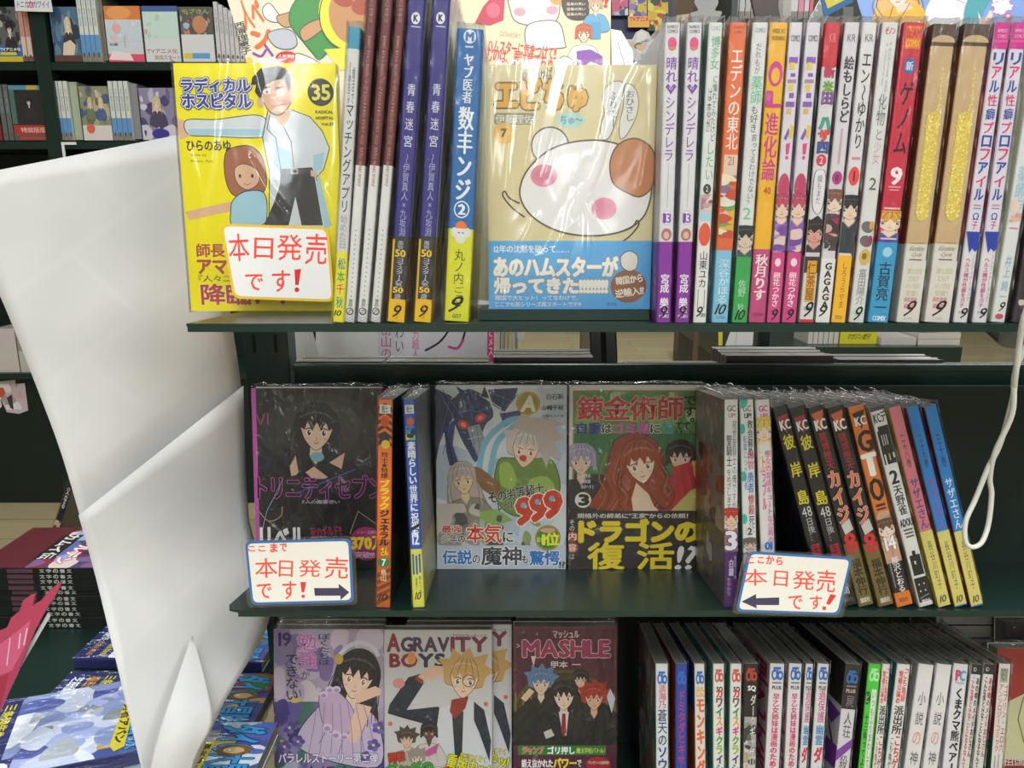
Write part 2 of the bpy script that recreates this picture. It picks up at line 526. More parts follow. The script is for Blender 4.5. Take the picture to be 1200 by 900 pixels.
def figure(A, cx, cy, h, hair, skin='#e8c6ad', top='#667', kind='short', ink='#2a2224', eye='#3a3a44', body=True, face=True, tilt=0):
    """plain anonymous comic figure: head height h centred on cx, cy"""
    w = h * 0.42
    def q(x, y):
        r = math.radians(tilt)
        return (cx + (x * math.cos(r) - y * math.sin(r)) * h, cy + (x * math.sin(r) + y * math.cos(r)) * h)
    if kind in ('long', 'wave'):
        A.blob([q(-.5, -.25), q(-.2, -.62), q(.2, -.62), q(.5, -.25), q(.56, .35), q(.72, .95), q(.42, 1.25), q(.1, .8), q(-.15, .85), q(-.45, 1.25), q(-.7, .9), q(-.55, .35)], hair, ink, h * .015)
    if body:
        A.blob([q(-.14, .42), q(-.16, .62), q(-.7, .85), q(-.95, 1.9), q(.95, 1.9), q(.7, .85), q(.16, .62), q(.14, .42)], top, ink, h * .02)
        A.poly([q(-.13, .3), q(-.14, .62), q(0, .85), q(.14, .62), q(.13, .3)], skin)
    if kind != 'long' and kind != 'wave':
        A.blob([q(-.5, 0), q(-.42, -.45), q(0, -.62), q(.42, -.45), q(.5, 0), q(.38, .2), q(-.38, .2)], hair, ink, h * .015)
    A.blob([q(-.36, -.2), q(-.3, .18), q(-.12, .43), q(0, .5), q(.12, .43), q(.3, .18), q(.36, -.2), q(0, -.42)], skin, ink, h * .015)
    if face:
        for sx in (-.17, .17):
            e = q(sx, .08)
            A.ell(e[0], e[1], h * .065, h * .08, '#f4f2ee', rot=tilt, n=12)
            A.ell(e[0], e[1], h * .045, h * .07, eye, rot=tilt, n=12)
            A.line([q(sx - .09, .0), q(sx, -.03), q(sx + .09, .0)], h * .025, ink)
        A.line([q(-.05, .32), q(0, .34), q(.06, .31)], h * .02, '#8a4038')
    if kind == 'spiky':
        A.poly([q(-.52, .15), q(-.6, -.3), q(-.75, -.45), q(-.42, -.5), q(-.4, -.78), q(-.15, -.62), q(.05, -.85), q(.2, -.6), q(.55, -.72), q(.5, -.42), q(.8, -.3), q(.56, -.12), q(.5, .2), q(.36, -.1), q(.25, .02), q(.12, -.18), q(-.02, .04), q(-.12, -.16), q(-.26, .04), q(-.36, -.1)], hair)
    else:
        A.poly([q(-.52, .28), q(-.5, -.3), q(-.2, -.61), q(.2, -.61), q(.5, -.3), q(.52, .28), q(.41, .30), q(.36, -.04), q(.28, .02), q(.21, -.2), q(.1, .03), q(0, -.2), q(-.1, .04), q(-.21, -.2), q(-.28, .02), q(-.36, -.04), q(-.41, .30)], hair)
    if h > 18:
        dk, lt = mix(hair, '#0c0a10', .45), mix(hair, '#ffffff', .22)
        A.curve([q(-.38, -.28), q(-.15, -.40), q(.15, -.40), q(.36, -.28)], h * .045, lt)
        for x0_, x1_, y1_ in ((-.30, -.38, .02), (-.14, -.2, -.14), (.02, .0, -.16), (.16, .22, -.14), (.30, .38, .0)):
            A.curve([q(x0_ * .5, -.56), q(x0_, -.36), q(x1_, y1_)], h * .016, dk)
        if kind in ('long', 'wave'):
            for sx in (-1, 1):
                for m_ in (0, 1, 2):
                    w_ = .06 if kind == 'wave' else 0
                    A.curve([q(sx * (.46 + .05 * m_), .1), q(sx * (.50 + .06 * m_ + w_), .45), q(sx * (.46 + .08 * m_ - w_), .75), q(sx * (.5 + .08 * m_), 1.05 - .08 * m_)], h * .018, dk if m_ != 1 else lt)
        if body:
            td = mix(top, '#101018', .4)
            A.line([q(-.16, .6), q(0, .9), q(.16, .6)], h * .03, mix(top, '#ffffff', .35))
            A.curve([q(-.45, 1.0), q(-.4, 1.3), q(-.5, 1.7)], h * .02, td); A.curve([q(.45, 1.0), q(.42, 1.3), q(.52, 1.7)], h * .02, td); A.curve([q(0, .92), q(.03, 1.3), q(0, 1.8)], h * .018, td)
        if face:
            for sx in (-.17, .17):
                A.ell(*q(sx + .015, .055), h * .014, h * .018, '#ffffff', n=8)
                A.ell(*q(sx * 1.25, .22), h * .06, h * .025, mix(skin, '#e07868', .3), n=12)
            A.line([q(-.01, .18), q(.02, .24), q(-.01, .25)], h * .014, mix(skin, '#703020', .6))

# ------------------------------------------------------------------ books
def jacket(name, W, H, T, bands, parent, mat=PRINT):
    """folded paper jacket: back board, rounded spine, front board. bands: (z0, z1, spine, front, back) fractions"""
    r = min(0.0012, T * 0.3)
    th = 0.0004
    outer = [(T / 2, W), (T / 2, r), (T / 2 - r * .3, r * .3), (T / 2 - r, 0), (-T / 2 + r, 0), (-T / 2 + r * .3, r * .3), (-T / 2, r), (-T / 2, W)]
    inner = [(T / 2 - th, W), (T / 2 - th, r), (T / 2 - th - r * .2, r * .3 + th * .5), (T / 2 - r, th), (-T / 2 + r, th), (-T / 2 + th + r * .2, r * .3 + th * .5), (-T / 2 + th, r), (-T / 2 + th, W)]
    zs = sorted({b[0] for b in bands} | {b[1] for b in bands})
    V = []; F = []; C = []
    for z in zs:
        for x, y in outer + inner:
            V.append((x, y, z * H))
    n = 16
    for i in range(len(zs) - 1):
        bd = next(b for b in bands if b[0] <= zs[i] + 1e-6 and b[1] >= zs[i + 1] - 1e-6)
        a, c = i * n, (i + 1) * n
        for k in range(7):
            col = bd[4] if k == 0 else (bd[3] if k == 6 else bd[2])
            F.append((a + k, a + k + 1, c + k + 1, c + k)[::-1]); C.append(col)
            F.append((a + 8 + k, c + 8 + k, c + 9 + k, a + 9 + k)[::-1]); C.append('#e8e6e0')
        F.append((a, c, c + 8, a + 8)[::-1]); C.append(bd[4])
        F.append((a + 7, a + 15, c + 15, c + 7)[::-1]); C.append(bd[3])
    for lv, rev in ((0, 0), (len(zs) - 1, 1)):
        a = lv * n
        for k in range(7):
            f = (a + k, a + k + 1, a + 9 + k, a + 8 + k)
            F.append(f if rev else f[::-1]); C.append('#e8e6e0')
    return mesh_obj(name, V, F, mat, parent, C)

_FILMS = {}
def film_mesh(kind):
    """crumpled heat-shrunk wrap, unit size, open nowhere"""
    if kind in _FILMS:
        return _FILMS[kind]
    rng = random.Random(5 if kind == 'spine' else 9)
    nx, ny, nz = (2, 8, 16) if kind == 'spine' else (2, 16, 22)
    V = []; F = []; idx = {}
    def pt(i, j, k):
        key = (i, j, k)
        if key not in idx:
            x, y, z = i / nx, j / ny, k / nz
            amp = 0.10 if k == nz else 0.03
            zz = z + (rng.uniform(-.004, .016) if k == nz else 0)
            idx[key] = len(V)
            V.append((x - .5 + rng.uniform(-amp, amp) * .4 * (0 if i in (0, nx) else 1), y + (rng.uniform(-.004, .002) if j == 0 else rng.uniform(-.003, .003)), zz))
        return idx[key]
    for j in range(ny):
        for k in range(nz):
            F.append((pt(0, j, k), pt(0, j, k + 1), pt(0, j + 1, k + 1), pt(0, j + 1, k)))
            F.append((pt(nx, j, k), pt(nx, j + 1, k), pt(nx, j + 1, k + 1), pt(nx, j, k + 1)))
    for i in range(nx):
        for k in range(nz):
            F.append((pt(i, 0, k), pt(i + 1, 0, k), pt(i + 1, 0, k + 1), pt(i, 0, k + 1)))
        for j in range(ny):
            F.append((pt(i, j, nz), pt(i + 1, j, nz), pt(i + 1, j + 1, nz), pt(i, j + 1, nz)))
    me = bpy.data.meshes.new('shrink_wrap')
    me.from_pydata(V, [], F)
    me.materials.append(FILM)
    _FILMS[kind] = me
    return me

def page_block(W, H, T, parent, name='page_block'):
    t = T / 2 - 0.0006
    V, F = boxvf(-t, 0.0012, 0.0006, t, W - 0.0008, H - 0.0008)
    return mesh_obj(name, V, F, PAGES, parent)

class Book:
    def __init__(s, M, W, H, T, bands, label, group=None, wrap=None, wrapname='shrink_wrap', name='paperback_book'):
        s.W, s.H, s.T = W, H, T
        s.root = empty(name, mtx=M)
        tag(s.root, label, 'book', group)
        if isinstance(bands, (str,)):
            bands = [(0, 1, bands, bands, bands)]
        s.cover = jacket('jacket', W, H, T, bands, s.root)
        page_block(W, H, T, s.root)
        if wrap:
            o = bpy.data.objects.new('shrink_wrap', film_mesh(wrap))
            COL.objects.link(o); o.parent = s.root
            o.scale = (T + 0.0016, W + 0.0020, H + 0.0022)
            o.location = (0, -0.0010, 0)
    def spine(s, y0=0, y1=100, x0=0, x1=10):
        return Art(x0, y0, x1, y1, s.T, s.H)
    def put_spine(s, A, name='spine_print', **k):
        T = s.T
        return A.build(name, s.root, lambda x, y, h: np.stack([x - T / 2, -h, y], 1), **k)
    def front(s, x0, y0, x1, y1):
        return Art(x0, y0, x1, y1, s.W, s.H)
    def put_front(s, A, name='cover_print', **k):
        T, W = s.T, s.W
        return A.build(name, s.root, lambda x, y, h: np.stack([-T / 2 - h, W - x, y], 1), **k)
    def obi(s, h, col, fcol=None, name='paper_band'):
        """paper belly band wrapped over the jacket, h metres tall"""
        g = 0.00022
        V = []; F = []; C = []
        T, W = s.T + 2 * g, s.W
        pr = [(T / 2, W), (T / 2, 0.0008), (T / 2 - 0.0008, -g), (-T / 2 + 0.0008, -g), (-T / 2, 0.0008), (-T / 2, W)]
        for z in (0.0002, h):
            for x, y in pr: V.append((x, y, z))
        for k in range(5):
            F.append((k, k + 1, 7 + k, 6 + k)[::-1]); C.append(col if 0 < k < 4 else (fcol or col))
        return mesh_obj(name, V, F, PRINT, s.root, C)

class Row:
    """a shelf row: x runs right, second axis goes into the shelf, third stands up from it"""
    def __init__(s, D, z, tilt):
        s.t = R(tilt)
        s.o = Vector((0, D, z))
        s.ey = Vector((0, math.cos(s.t), -math.sin(s.t)))
        s.ez = Vector((0, math.sin(s.t), math.cos(s.t)))
    def hit(s, u, v, dy=0.0):
        """picture point -> (x, height) on the plane dy behind the shelf's front line"""
        d = ray(u, v); c = Vector((0, 0, CZ)); o = s.o + s.ey * dy
        t = (o - c).dot(s.ey) / d.dot(s.ey)
        p = c + d * t - o
        return p.x, p.dot(s.ez)
    def mtx(s, x, dy, h=0.0, lean=0.0, yaw=0.0):
        base = Matrix((( 1, 0, 0, x), (0, s.ey.y, s.ez.y, 0), (0, s.ey.z, s.ez.z, 0), (0, 0, 0, 1)))
        p = s.o + s.ey * dy + s.ez * h
        base.translation = Vector((x, p.y, p.z))
        return base @ Matrix.Rotation(lean, 4, 'Y') @ Matrix.Rotation(yaw, 4, 'Z')
    def spine(s, top, ref, H, W, bands, label, dy=0.0, wrap='spine', group=None, yaw=0.0, T=None, shrink=0.93, base=0.0):
        """top=(uL,uR,v), ref=(uC,v)"""
        x0, h1 = s.hit(top[0], top[2], dy); x1, _ = s.hit(top[1], top[2], dy)
        xr, h2 = s.hit(ref[0], ref[1], dy)
        T = T or (x1 - x0) * shrink
        xc = (x0 + x1) / 2
        lean = math.atan2(xc - xr, h1 - h2)
        xb = xc - math.tan(lean) * h1
        return Book(s.mtx(xb, dy, T / 2 * abs(math.sin(lean)) + base, lean, yaw), W, H, T, bands, label, group, wrap)
    def face(s, uL, uR, v, dy, H, T, bands, label, wrap='face', group=None, lean=0.0, base=0.0, W=None):
        x0, _ = s.hit(uL, v, dy); x1, _ = s.hit(uR, v, dy)
        W = W or (x1 - x0)
        M = s.mtx(x1, dy + T / 2, base, lean, 0) @ Matrix.Rotation(math.pi / 2, 4, 'Z')
        return Book(M, W, H, T, bands, label, group, wrap)

TOP = Row(0.478, CZ - 0.0695, 3.0)
MID = Row(0.567, CZ - 0.324, 8.0)
BOT = Row(0.563, CZ - 0.569, 12.0)

# ------------------------------------------------------------------ the room
def struct(o):
    o['kind'] = 'structure'
    return o
struct(box('floor', -5, -6, -0.05, 5, 8, 0, FLOORM))
struct(box('ceiling', -5, -6, 2.7, 5, 8, 2.75, CEILM))
struct(box('wall_back', -5, 8, 0, 5, 8.1, 2.7, WALLM))
struct(box('wall_front', -5, -6.1, 0, 5, -6, 2.7, WALLM))
struct(box('wall_left', -5.1, -6, 0, -5, 8, 2.7, WALLM))
struct(box('wall_right', 5, -6, 0, 5.1, 8, 2.7, WALLM))

# ------------------------------------------------------------------ the display rack in front
rack = empty('display_rack', (0, 0.7, 0))
tag(rack, 'dark green steel shelving unit that carries the three rows of manga', 'shelving')
rack.matrix_world = Matrix.Translation((0, 0.7, 0))
def rack_part(name, o):
    return o
def tilted_box(name, row, x0, x1, dy0, dy1, h0, h1, mat, parent, bev=0.0006):
    M = row.mtx(0, 0)
    V, F = boxvf(x0, dy0, h0, x1, dy1, h1)
    par = parent.matrix_world.inverted()
    V = [par @ (M @ Vector(p)) for p in V]
    o = mesh_obj(name, V, F, mat, parent)
    if bev: bevel(o, bev)
    return o
def shelf_plate(row, xl, xr, d0, d1, xl2=None, cut=0.012):
    """sheet steel shelf with a folded front lip and a rounded left front corner"""
    M = rack.matrix_world.inverted() @ row.mtx(0, 0)
    th = 0.0022
    xl2 = xl if xl2 is None else xl2
    out = [(xl2, d1), (xl, d0 + cut), (xl + cut * .3, d0 + cut * .3), (xl + cut, d0), (xr, d0), (xr, d1)]
    n = len(out)
    V = [(x, y, -0.0003) for x, y in out] + [(x, y, -th) for x, y in out]
    F = [tuple(range(n))[::-1] if False else tuple(range(n)), tuple(range(n, 2 * n))[::-1]]
    for i in range(n):
        j = (i + 1) % n
        F.append((i, n + i, n + j, j))
    # folded lip under the front edge
    b0 = len(V)
    V += [(xl + cut, d0, -th), (xr, d0, -th), (xr, d0 + 0.0015, -th), (xl + cut, d0 + 0.0015, -th),
          (xl + cut, d0, -th - 0.0035), (xr, d0, -th - 0.0035), (xr, d0 + 0.0015, -th - 0.0035), (xl + cut, d0 + 0.0015, -th - 0.0035)]
    F += [tuple(b0 + i for i in f) for f in [(0, 4, 5, 1), (1, 5, 6, 2), (2, 6, 7, 3), (3, 7, 4, 0), (4, 7, 6, 5)]]
    return mesh_obj('shelf', [M @ Vector(p) for p in V], F, GREEN, rack)
xl, _ = TOP.hit(217, 374, -0.004)
shelf_plate(TOP, xl, 0.62, -0.004, 0.176, cut=0.001)
xl, _ = MID.hit(262, 713, -0.006)
shelf_plate(MID, xl, 0.62, -0.006, 0.118, xl2=xl + 0.006)
shelf_plate(BOT, -0.25, 0.62, -0.006, 0.20)
# panel behind the middle row, leaning with the books, and the rail above it
tilted_box('back_panel', MID, -0.225, 0.62, 0.1185, 0.1205, -0.004, 0.177, GREEND, rack)
tilted_box('back_panel', BOT, -0.225, 0.62, 0.2005, 0.2025, -0.004, 0.225, GREEND, rack)
def Zr(v, D): return CZ + rt(v) * D
YB = 0.742
def wbox(name, x0, y0, z0, x1, y1, z1, mat, parent, bev=0.0008):
    par = parent.matrix_world.inverted()
    V, F = boxvf(x0, y0, z0, x1, y1, z1)
    o = mesh_obj(name, [par @ Vector(p) for p in V], F, mat, parent)
    if bev: bevel(o, bev)
    return o
zt, zb = Zr(427, 0.735), Zr(452, 0.735)
wbox('top_rail', -0.222, 0.735, zb, 0.62, 0.744, zt, GREEN, rack, 0.0015)
wbox('rail_groove', -0.222, 0.7335, Zr(434, .735), 0.62, 0.735, Zr(432, .735), GREEN, rack, 0)
ZS2 = zt - 0.182
wbox('shelf', -0.222, 0.7605, ZS2 - 0.012, 0.62, 1.02, ZS2, GREEN, rack)
wbox('back_panel', -0.222, 0.812, 0.02, 0.62, 0.82, ZS2 - .0125, GREEND, rack)
# uprights with slots
def upright(x0, x1, y0, y1, z0, z1):
    o = wbox('upright', x0, y0, z0, x1, y1, z1, GREEN, rack)
    z = z0 + 0.05
    while z < z1 - 0.02:
        for xs in (x0 + (x1 - x0) * .24, x0 + (x1 - x0) * .72):
            par = rack.matrix_world.inverted()
            V, F = boxvf(xs - 0.0016, y0 - 0.0006, z, xs + 0.0016, y0 + 0.0002, z + 0.018)
            s_ = mesh_obj('slot', [V_ for V_ in V], F, BLACK, o)
            s_.location = par.translation
        z += 0.052
    return o
upright(-0.276, -0.230, 0.752, 0.779, 0.0, CZ - 0.078)
upright(0.628, 0.668, 0.752, 0.779, 0.0, CZ - 0.078)
# bracket arms carrying the top shelf
for bx in (-0.2035, 0.285, 0.640):
    M = rack.matrix_world.inverted() @ TOP.mtx(0, 0)
    V = [(bx - .0015, .06, -.0058), (bx + .0015, .06, -.0058), (bx + .0015, .27, -.0058), (bx - .0015, .27, -.0058),
         (bx - .0015, .06, -.009), (bx + .0015, .06, -.009), (bx + .0015, .27, -.030), (bx - .0015, .27, -.030)]
    F = [(0, 1, 2, 3), (4, 7, 6, 5), (0, 4, 5, 1), (1, 5, 6, 2), (2, 6, 7, 3), (3, 7, 4, 0)]
    mesh_obj('shelf_bracket', [M @ Vector(p) for p in V], F, GREEN, rack)
wbox('upright', 0.281, 0.8305, ZS2, 0.292, 0.8405, CZ - 0.09, GREEND, rack)

# ------------------------------------------------------------------ cards, posters: flat things standing in a plane
def plate(name, label, cat, row, dy, pts, canvas=None, thick=0.0005, col='#e9e7e2', group=None, round_=0, mat=None, tilt=None):
    """flat printed sheet: outline in picture points laid on the row's plane; returns (root, Art)"""
    loc = [row.hit(u, v, dy) for u, v in pts]
    x0 = min(p[0] for p in loc); h0 = min(p[1] for p in loc)
    x1 = max(p[0] for p in loc); h1 = max(p[1] for p in loc)
    M = row.mtx(x0, dy, h0)
    root = empty(name, mtx=M)
    tag(root, label, cat, group)
    q = [(a - x0, b - h0) for a, b in loc]
    n = len(q)
    ar = sum(q[i][0] * q[(i + 1) % n][1] - q[(i + 1) % n][0] * q[i][1] for i in range(n))
    if ar < 0: q = q[::-1]
    V = [(a, 0, b) for a, b in q] + [(a, thick, b) for a, b in q]
    F = [tuple(range(n)), tuple(range(n, 2 * n))[::-1]] + [(i, n + i, n + (i + 1) % n, (i + 1) % n) for i in range(n)]
    mesh_obj('sheet', V, F, mat or PRINT, root, [col] * len(F))
    class PA(Art):
        def m(s, p):
            return np.array([(lambda t: (t[0] - x0, t[1] - h0))(row.hit(a, b, dy)) for a, b in p])
    A = PA(0, 0, 1, 1, x1 - x0, h1 - h0)
    A.finish = lambda nm='print': Art.build(A, nm, root, lambda x, y, h: np.stack([x, -h, y], 1))
    return root, A

def rounded(pts, r):
    """cut the corners of a picture quad with small arcs"""
    out = []
    n = len(pts)
    for i in range(n):
        p0, p1, p2 = [np.array(pts[(i + k) % n], float) for k in (-1, 0, 1)]
        a = p1 + (p0 - p1) / np.linalg.norm(p0 - p1) * r
        b = p1 + (p2 - p1) / np.linalg.norm(p2 - p1) * r
        for t in (0, .25, .5, .75, 1):
            q = (1 - t) ** 2 * a + 2 * t * (1 - t) * p1 + t * t * b
            out.append(tuple(q))
    return out

# ================================================================== TOP ROW
def hand(A, s, x0, y0, x1, y1, out=None):
    A.text(s, x0, y0, x1, y1, '#16130f', bold=0.012, shear=0.18)

def blocks(c_top, c_bot, frac):
    return [(0, frac, c_bot, c_bot, c_bot), (frac, 1, c_top, c_top, c_top)]

# --- yellow face-out comic
b = TOP.face(222, 404.5, 366, 0.098, 0.182, 0.012, '#f4e414',
             'yellow face-out comic, man in white coat, with a card stuck on it', wrap=None, W=0.1195)
YB_ = b
A = b.front(213, 76, 405, 366)
Y = '#f7ea0c'
A.rect(213, 76, 405, 366, Y)
sk = '#e3b89a'; wh = '#d6dee6'; sh = '#a8cfe4'; ink = '#26262c'
# woman behind, lower left
A.blob([(268, 178), (282, 170), (300, 170), (312, 182), (316, 205), (312, 222), (296, 228), (274, 226), (266, 205)], '#a8694f', ink, 1)
A.blob([(278, 196), (290, 190), (306, 198), (306, 212), (292, 220), (280, 212)], sk, ink, .8)
for ex in (284, 299): A.ell(ex, 204, 1.6, 2.4, ink, n=10)
A.line([(288, 213), (293, 214.5), (297, 212)], .8, '#9a4a3a')
A.poly([(214, 246), (270, 234), (276, 244), (218, 256)], sk)
A.blob([(274, 232), (290, 222), (312, 224), (314, 250), (306, 262), (272, 262), (270, 246)], '#a4d2e8', ink, 1)
# man
A.poly([(213, 138), (222, 140), (226, 158), (215, 162), (213, 150)], sk)
A.blob([(224, 140), (260, 139), (305, 134), (320, 140), (322, 156), (300, 160), (250, 158), (225, 156)], wh, ink, 1)
A.rect(225, 150, 318, 157, sh)
A.poly([(322, 130), (350, 128), (372, 136), (386, 152), (394, 172), (386, 196), (376, 206), (392, 262), (384, 268), (318, 270), (320, 200), (314, 160)], wh)
A.line([(322, 130), (314, 160), (320, 200), (316, 258)], 1, ink)
A.line([(350, 128), (372, 136), (386, 152), (394, 172), (386, 196), (376, 206), (392, 262)], 1, ink)
A.poly([(330, 168), (346, 176), (350, 196), (334, 200), (326, 190)], sh)
A.poly([(380, 200), (392, 262), (384, 266), (376, 214)], sh)
A.poly([(374, 180), (388, 176), (384, 196), (374, 200)], sh)
A.line([(336, 140), (348, 164), (350, 194)], .9, ink); A.line([(324, 134), (320, 150), (330, 160), (334, 196)], .9, ink)
A.poly([(334, 196), (372, 194), (374, 202), (382, 262), (356, 262), (350, 228), (340, 262), (310, 262), (324, 234), (332, 214)], '#2e2e33')
A.rect(333, 196, 373, 201, '#46464a'); A.rect(346, 195, 355, 202, '#b8b6ae'); A.rect(348, 197, 353, 200, '#46464a')
A.poly([(370, 197), (378, 200), (377, 206), (370, 204)], sk)
A.poly([(328, 118), (346, 118), (349, 134), (340, 148), (330, 138)], sk)
A.blob([(315, 110), (319, 97), (340, 90), (352, 104), (349, 122), (336, 134), (323, 129)], sk, ink, 1)
A.ell(314, 119, 4, 6, sk); A.ell(351, 114, 3.4, 6, sk)
A.poly([(306, 92), (316, 82), (330, 80), (338, 78), (346, 82), (353, 92), (349, 108), (343, 93), (330, 96), (320, 102), (314, 116), (308, 108), (310, 100), (304, 100)], '#1c1c22')
for ex in (322, 338):
    A.ell(ex, 108, 4.6, 2.6, '#eef2f4'); A.ell(ex + .6, 108, 1.4, 1.6, '#50606a', n=10)
    A.line([(ex - 5, 104), (ex + 5, 102)], 1.6, ink)
A.line([(328, 125), (336, 123), (344, 122)], 1.3, '#8a4a3c')
A.text('ラディカル', 221, 93, 303, 108, '#2f3a8c', bold=.05, out='#f4f4ff', ow=.06, out2='#2f3a8c')
A.text('ホスピタル', 221, 110, 303, 126, '#2f3a8c', bold=.05, out='#f4f4ff', ow=.06, out2='#2f3a8c')
A.ell(386, 108.5, 15.5, 15.5, '#1b1a18', n=36)
A.text('35', 376, 100, 397, 117, '#ece352', bold=.03)
for i, s in enumerate(['RADICAL', 'HOSPITAL', 'Vol.35']):
    A.text(s, 379 + (6 if i == 2 else 0), 129 + i * 6.8, 400, 132.4 + i * 6.8, '#2a2a22', bold=.03)
A.text('ひらのあゆ', 222, 163, 275, 175, '#2a2a22', bold=.03)
A.text('Comic by', 226, 178, 245, 182, '#2a2a22'); A.text('Hirano Ayu', 226, 185, 252, 189, '#2a2a22')
A.rect(213, 281, 405, 366, '#f8ec14')
A.text('師長がアマで', 225, 284, 330, 300, '#b34b52', bold=.05)
A.text('アマチュア', 225, 303, 320, 320, '#b34b52', bold=.05)
A.text('『人々二見タ', 225, 322, 290, 330, '#4a4630', bold=.01)
A.text('降臨！！', 227, 333, 330, 358, '#b8424a', bold=.05, out='#f4e9b8', ow=.03)
b.put_front(A)

# --- pop card on it
root, A = plate('price_card', 'white card edged in yellow with red handwriting, on the yellow paperback', 'card', TOP, 0.0815,
                rounded([(258, 262), (385, 266), (392, 354), (273, 350)], 10), col='#e2b92a', round_=1)
A.poly(rounded([(261.5, 265), (382, 269), (389, 351), (276, 347)], 8), '#e8e6e4')
r_ = '#f2463a'
for ch, x0, y0, x1, y1, ro in [('本', 268, 274, 292, 306, -3), ('日', 298, 279, 320, 303, 2), ('発', 325, 275, 354, 305, 0), ('売', 358, 274, 383, 310, 2),
                               ('で', 287, 321, 308, 340, 4), ('す', 319, 317, 340, 342, 0)]:
    A.text(ch, x0, y0, x1, y1, r_, bold=.012, rot=ro)
A.poly([(345, 316), (353, 315), (350, 334), (346, 334)], '#d8262c'); A.ell(348, 339.5, 2.8, 2.8, '#d8262c')
A.finish('handwriting')

# --- spines
def top_spine(top, ref, H, W, bands, label, **k):
    return TOP.spine(top, ref, H, W, bands, label, **k)
wfr = '#dedad6'
# 1 white matching
b = top_spine((406.4, 423.4, 40), (396.8, 374), 0.180, 0.128, [(0, .25, '#e6dd3e', '#e6dd3e', '#e6dd3e'), (.25, .93, '#d2d3d2', '#d2d3d2', '#d2d3d2'), (.93, 1, '#3f97b4', '#3f97b4', '#3f97b4')],
              'slim white spine with large black brush title, yellow foot and teal head', shrink=.86)
A = b.spine(25, 376)
A.text('33歳女子が', 2.2, 65, 4.6, 112, '#55565a', 1); A.text('婚活で', 5.4, 70, 7.8, 112, '#55565a', 1)
A.text('マッチングアプリ', 1.6, 114, 8.4, 240, '#33343a', 1, bold=.005)
A.text('始めた日', 2, 243, 8, 284, '#9a9c9e', 1)
A.text('松', 2, 296, 8, 310, '#3b8aa0', bold=.03); A.text('本', 2, 312, 8, 326, '#47a04c', bold=.03)
A.text('千', 2, 328, 8, 341, '#d05048', bold=.03); A.text('秋', 2, 344, 8, 358, '#35a08c', bold=.03)
hand(A, '10', 1.5, 361, 7, 368)
b.put_spine(A)
# 2-4 maroon
for i, (l, r, tt) in enumerate([(414, 428, 408.5), (430.5, 444.5, 423.5), (446.5, 460, 439)]):
    b = top_spine((l + .8, r + .8, 200), (tt + .8, 375), 0.210, 0.148, [(0, .47, '#dcdcda', '#e0e0de', '#e0e0de'), (.47, 1, '#6d2b33', '#4a2c2a', '#4a2c2a')],
                  ['leftmost of three maroon spines with dotted white lower bands', 'middle one of three maroon spines with dotted white lower bands', 'rightmost of three maroon spines, beside the navy ones'][i],
                  group='maroon paperbacks on the top shelf', shrink=.84)
    A = b.spine(-45, 378)
    A.text('東京都北区赤羽の詩集選', 3.4, 24, 6.8, 205, '#b08a72', 1)
    A.text('別冊', 3.4, -25, 6.8, 10, '#b08a72', 1)
    for k in range(16):
        A.ell(5.4, 260 + k * 6 - (i % 2), .55, .9, '#5a5c60', n=8)
    A.text('風呂前', 3, 348, 7.4, 358, '#4a4a4a', 1)
    A.ell(5, 364, 4, 5, '#4a4a4e', n=14); A.ell(5, 364, 3, 3.8, '#dededc', n=14)
    hand(A, 'の', 3, 361, 7.5, 368)
    for k in range(3):
        A.line([(1, 370 + k * 3), (5, 373 + k * 3), (9, 370 + k * 3)], .5, '#4a4a4e')
    A.rect(.3, 272, .6, 300, '#5c4628')
    b.put_spine(A)
# 5-6 navy
for i, (l, r, tt) in enumerate([(477, 500, 464), (506, 529, 495)]):
    b = top_spine((l, r, 3), (tt, 378), 0.210, 0.148, [(0, .07, '#e4b91c', '#e4b91c', '#e4b91c'), (.07, .26, '#34343a', '#dcae1c', '#b8901c'), (.26, 1, '#352c80', '#3a3184', '#c8cdd8')],
                  ['left one of two thick navy spines with yellow foot', 'right one of two thick navy spines with yellow foot, nearer the blue one'][i],
                  group='navy paperbacks on the top shelf', shrink=.88)
    A = b.spine(-45, 378)
    A.ell(5, 6, 2.6, 7, '#e8e8ec', n=16); A.text('K', 3.9, 2, 6.3, 10, '#2a2a50', bold=.06)
    A.rect(2.5, 15, 8, 16.5, '#b9b9d8')
    for k, ch in enumerate('青春迷宮'): A.text(ch, 2.8, 82 + k * 20.5, 7.6, 96 + k * 20.5, '#d8d8e6', bold=.008)
    A.text('〜伊賀真人×九坂淵', 3.2, 166, 7.2, 268, '#a9a8cc', 1)
    A.rect(0, 272, 1.2, 352, '#d7ac1e'); A.rect(0, 352, 10, 378, '#e4b91c')
    A.text('風俗', 3, 274, 6.6, 284, '#c8c8c8', 1)
    A.text('50', 2, 285, 8, 294, '#e9c62c', bold=.04)
    A.text('コマスター人気', 3, 296, 7.4, 332, '#c9c9cb', 1, bold=.01)
    A.text('50', 2, 333, 8, 340, '#e9c62c', bold=.04)
    A.text('歳', 3, 341, 7, 349, '#c8c8c8', 1)
    A.text('ぶんか社コミック', 3.6, 354, 6.6, 374, '#6a5618', 1)
    hand(A, '9', 2.8, 356, 7.4, 372)
    b.put_spine(A)
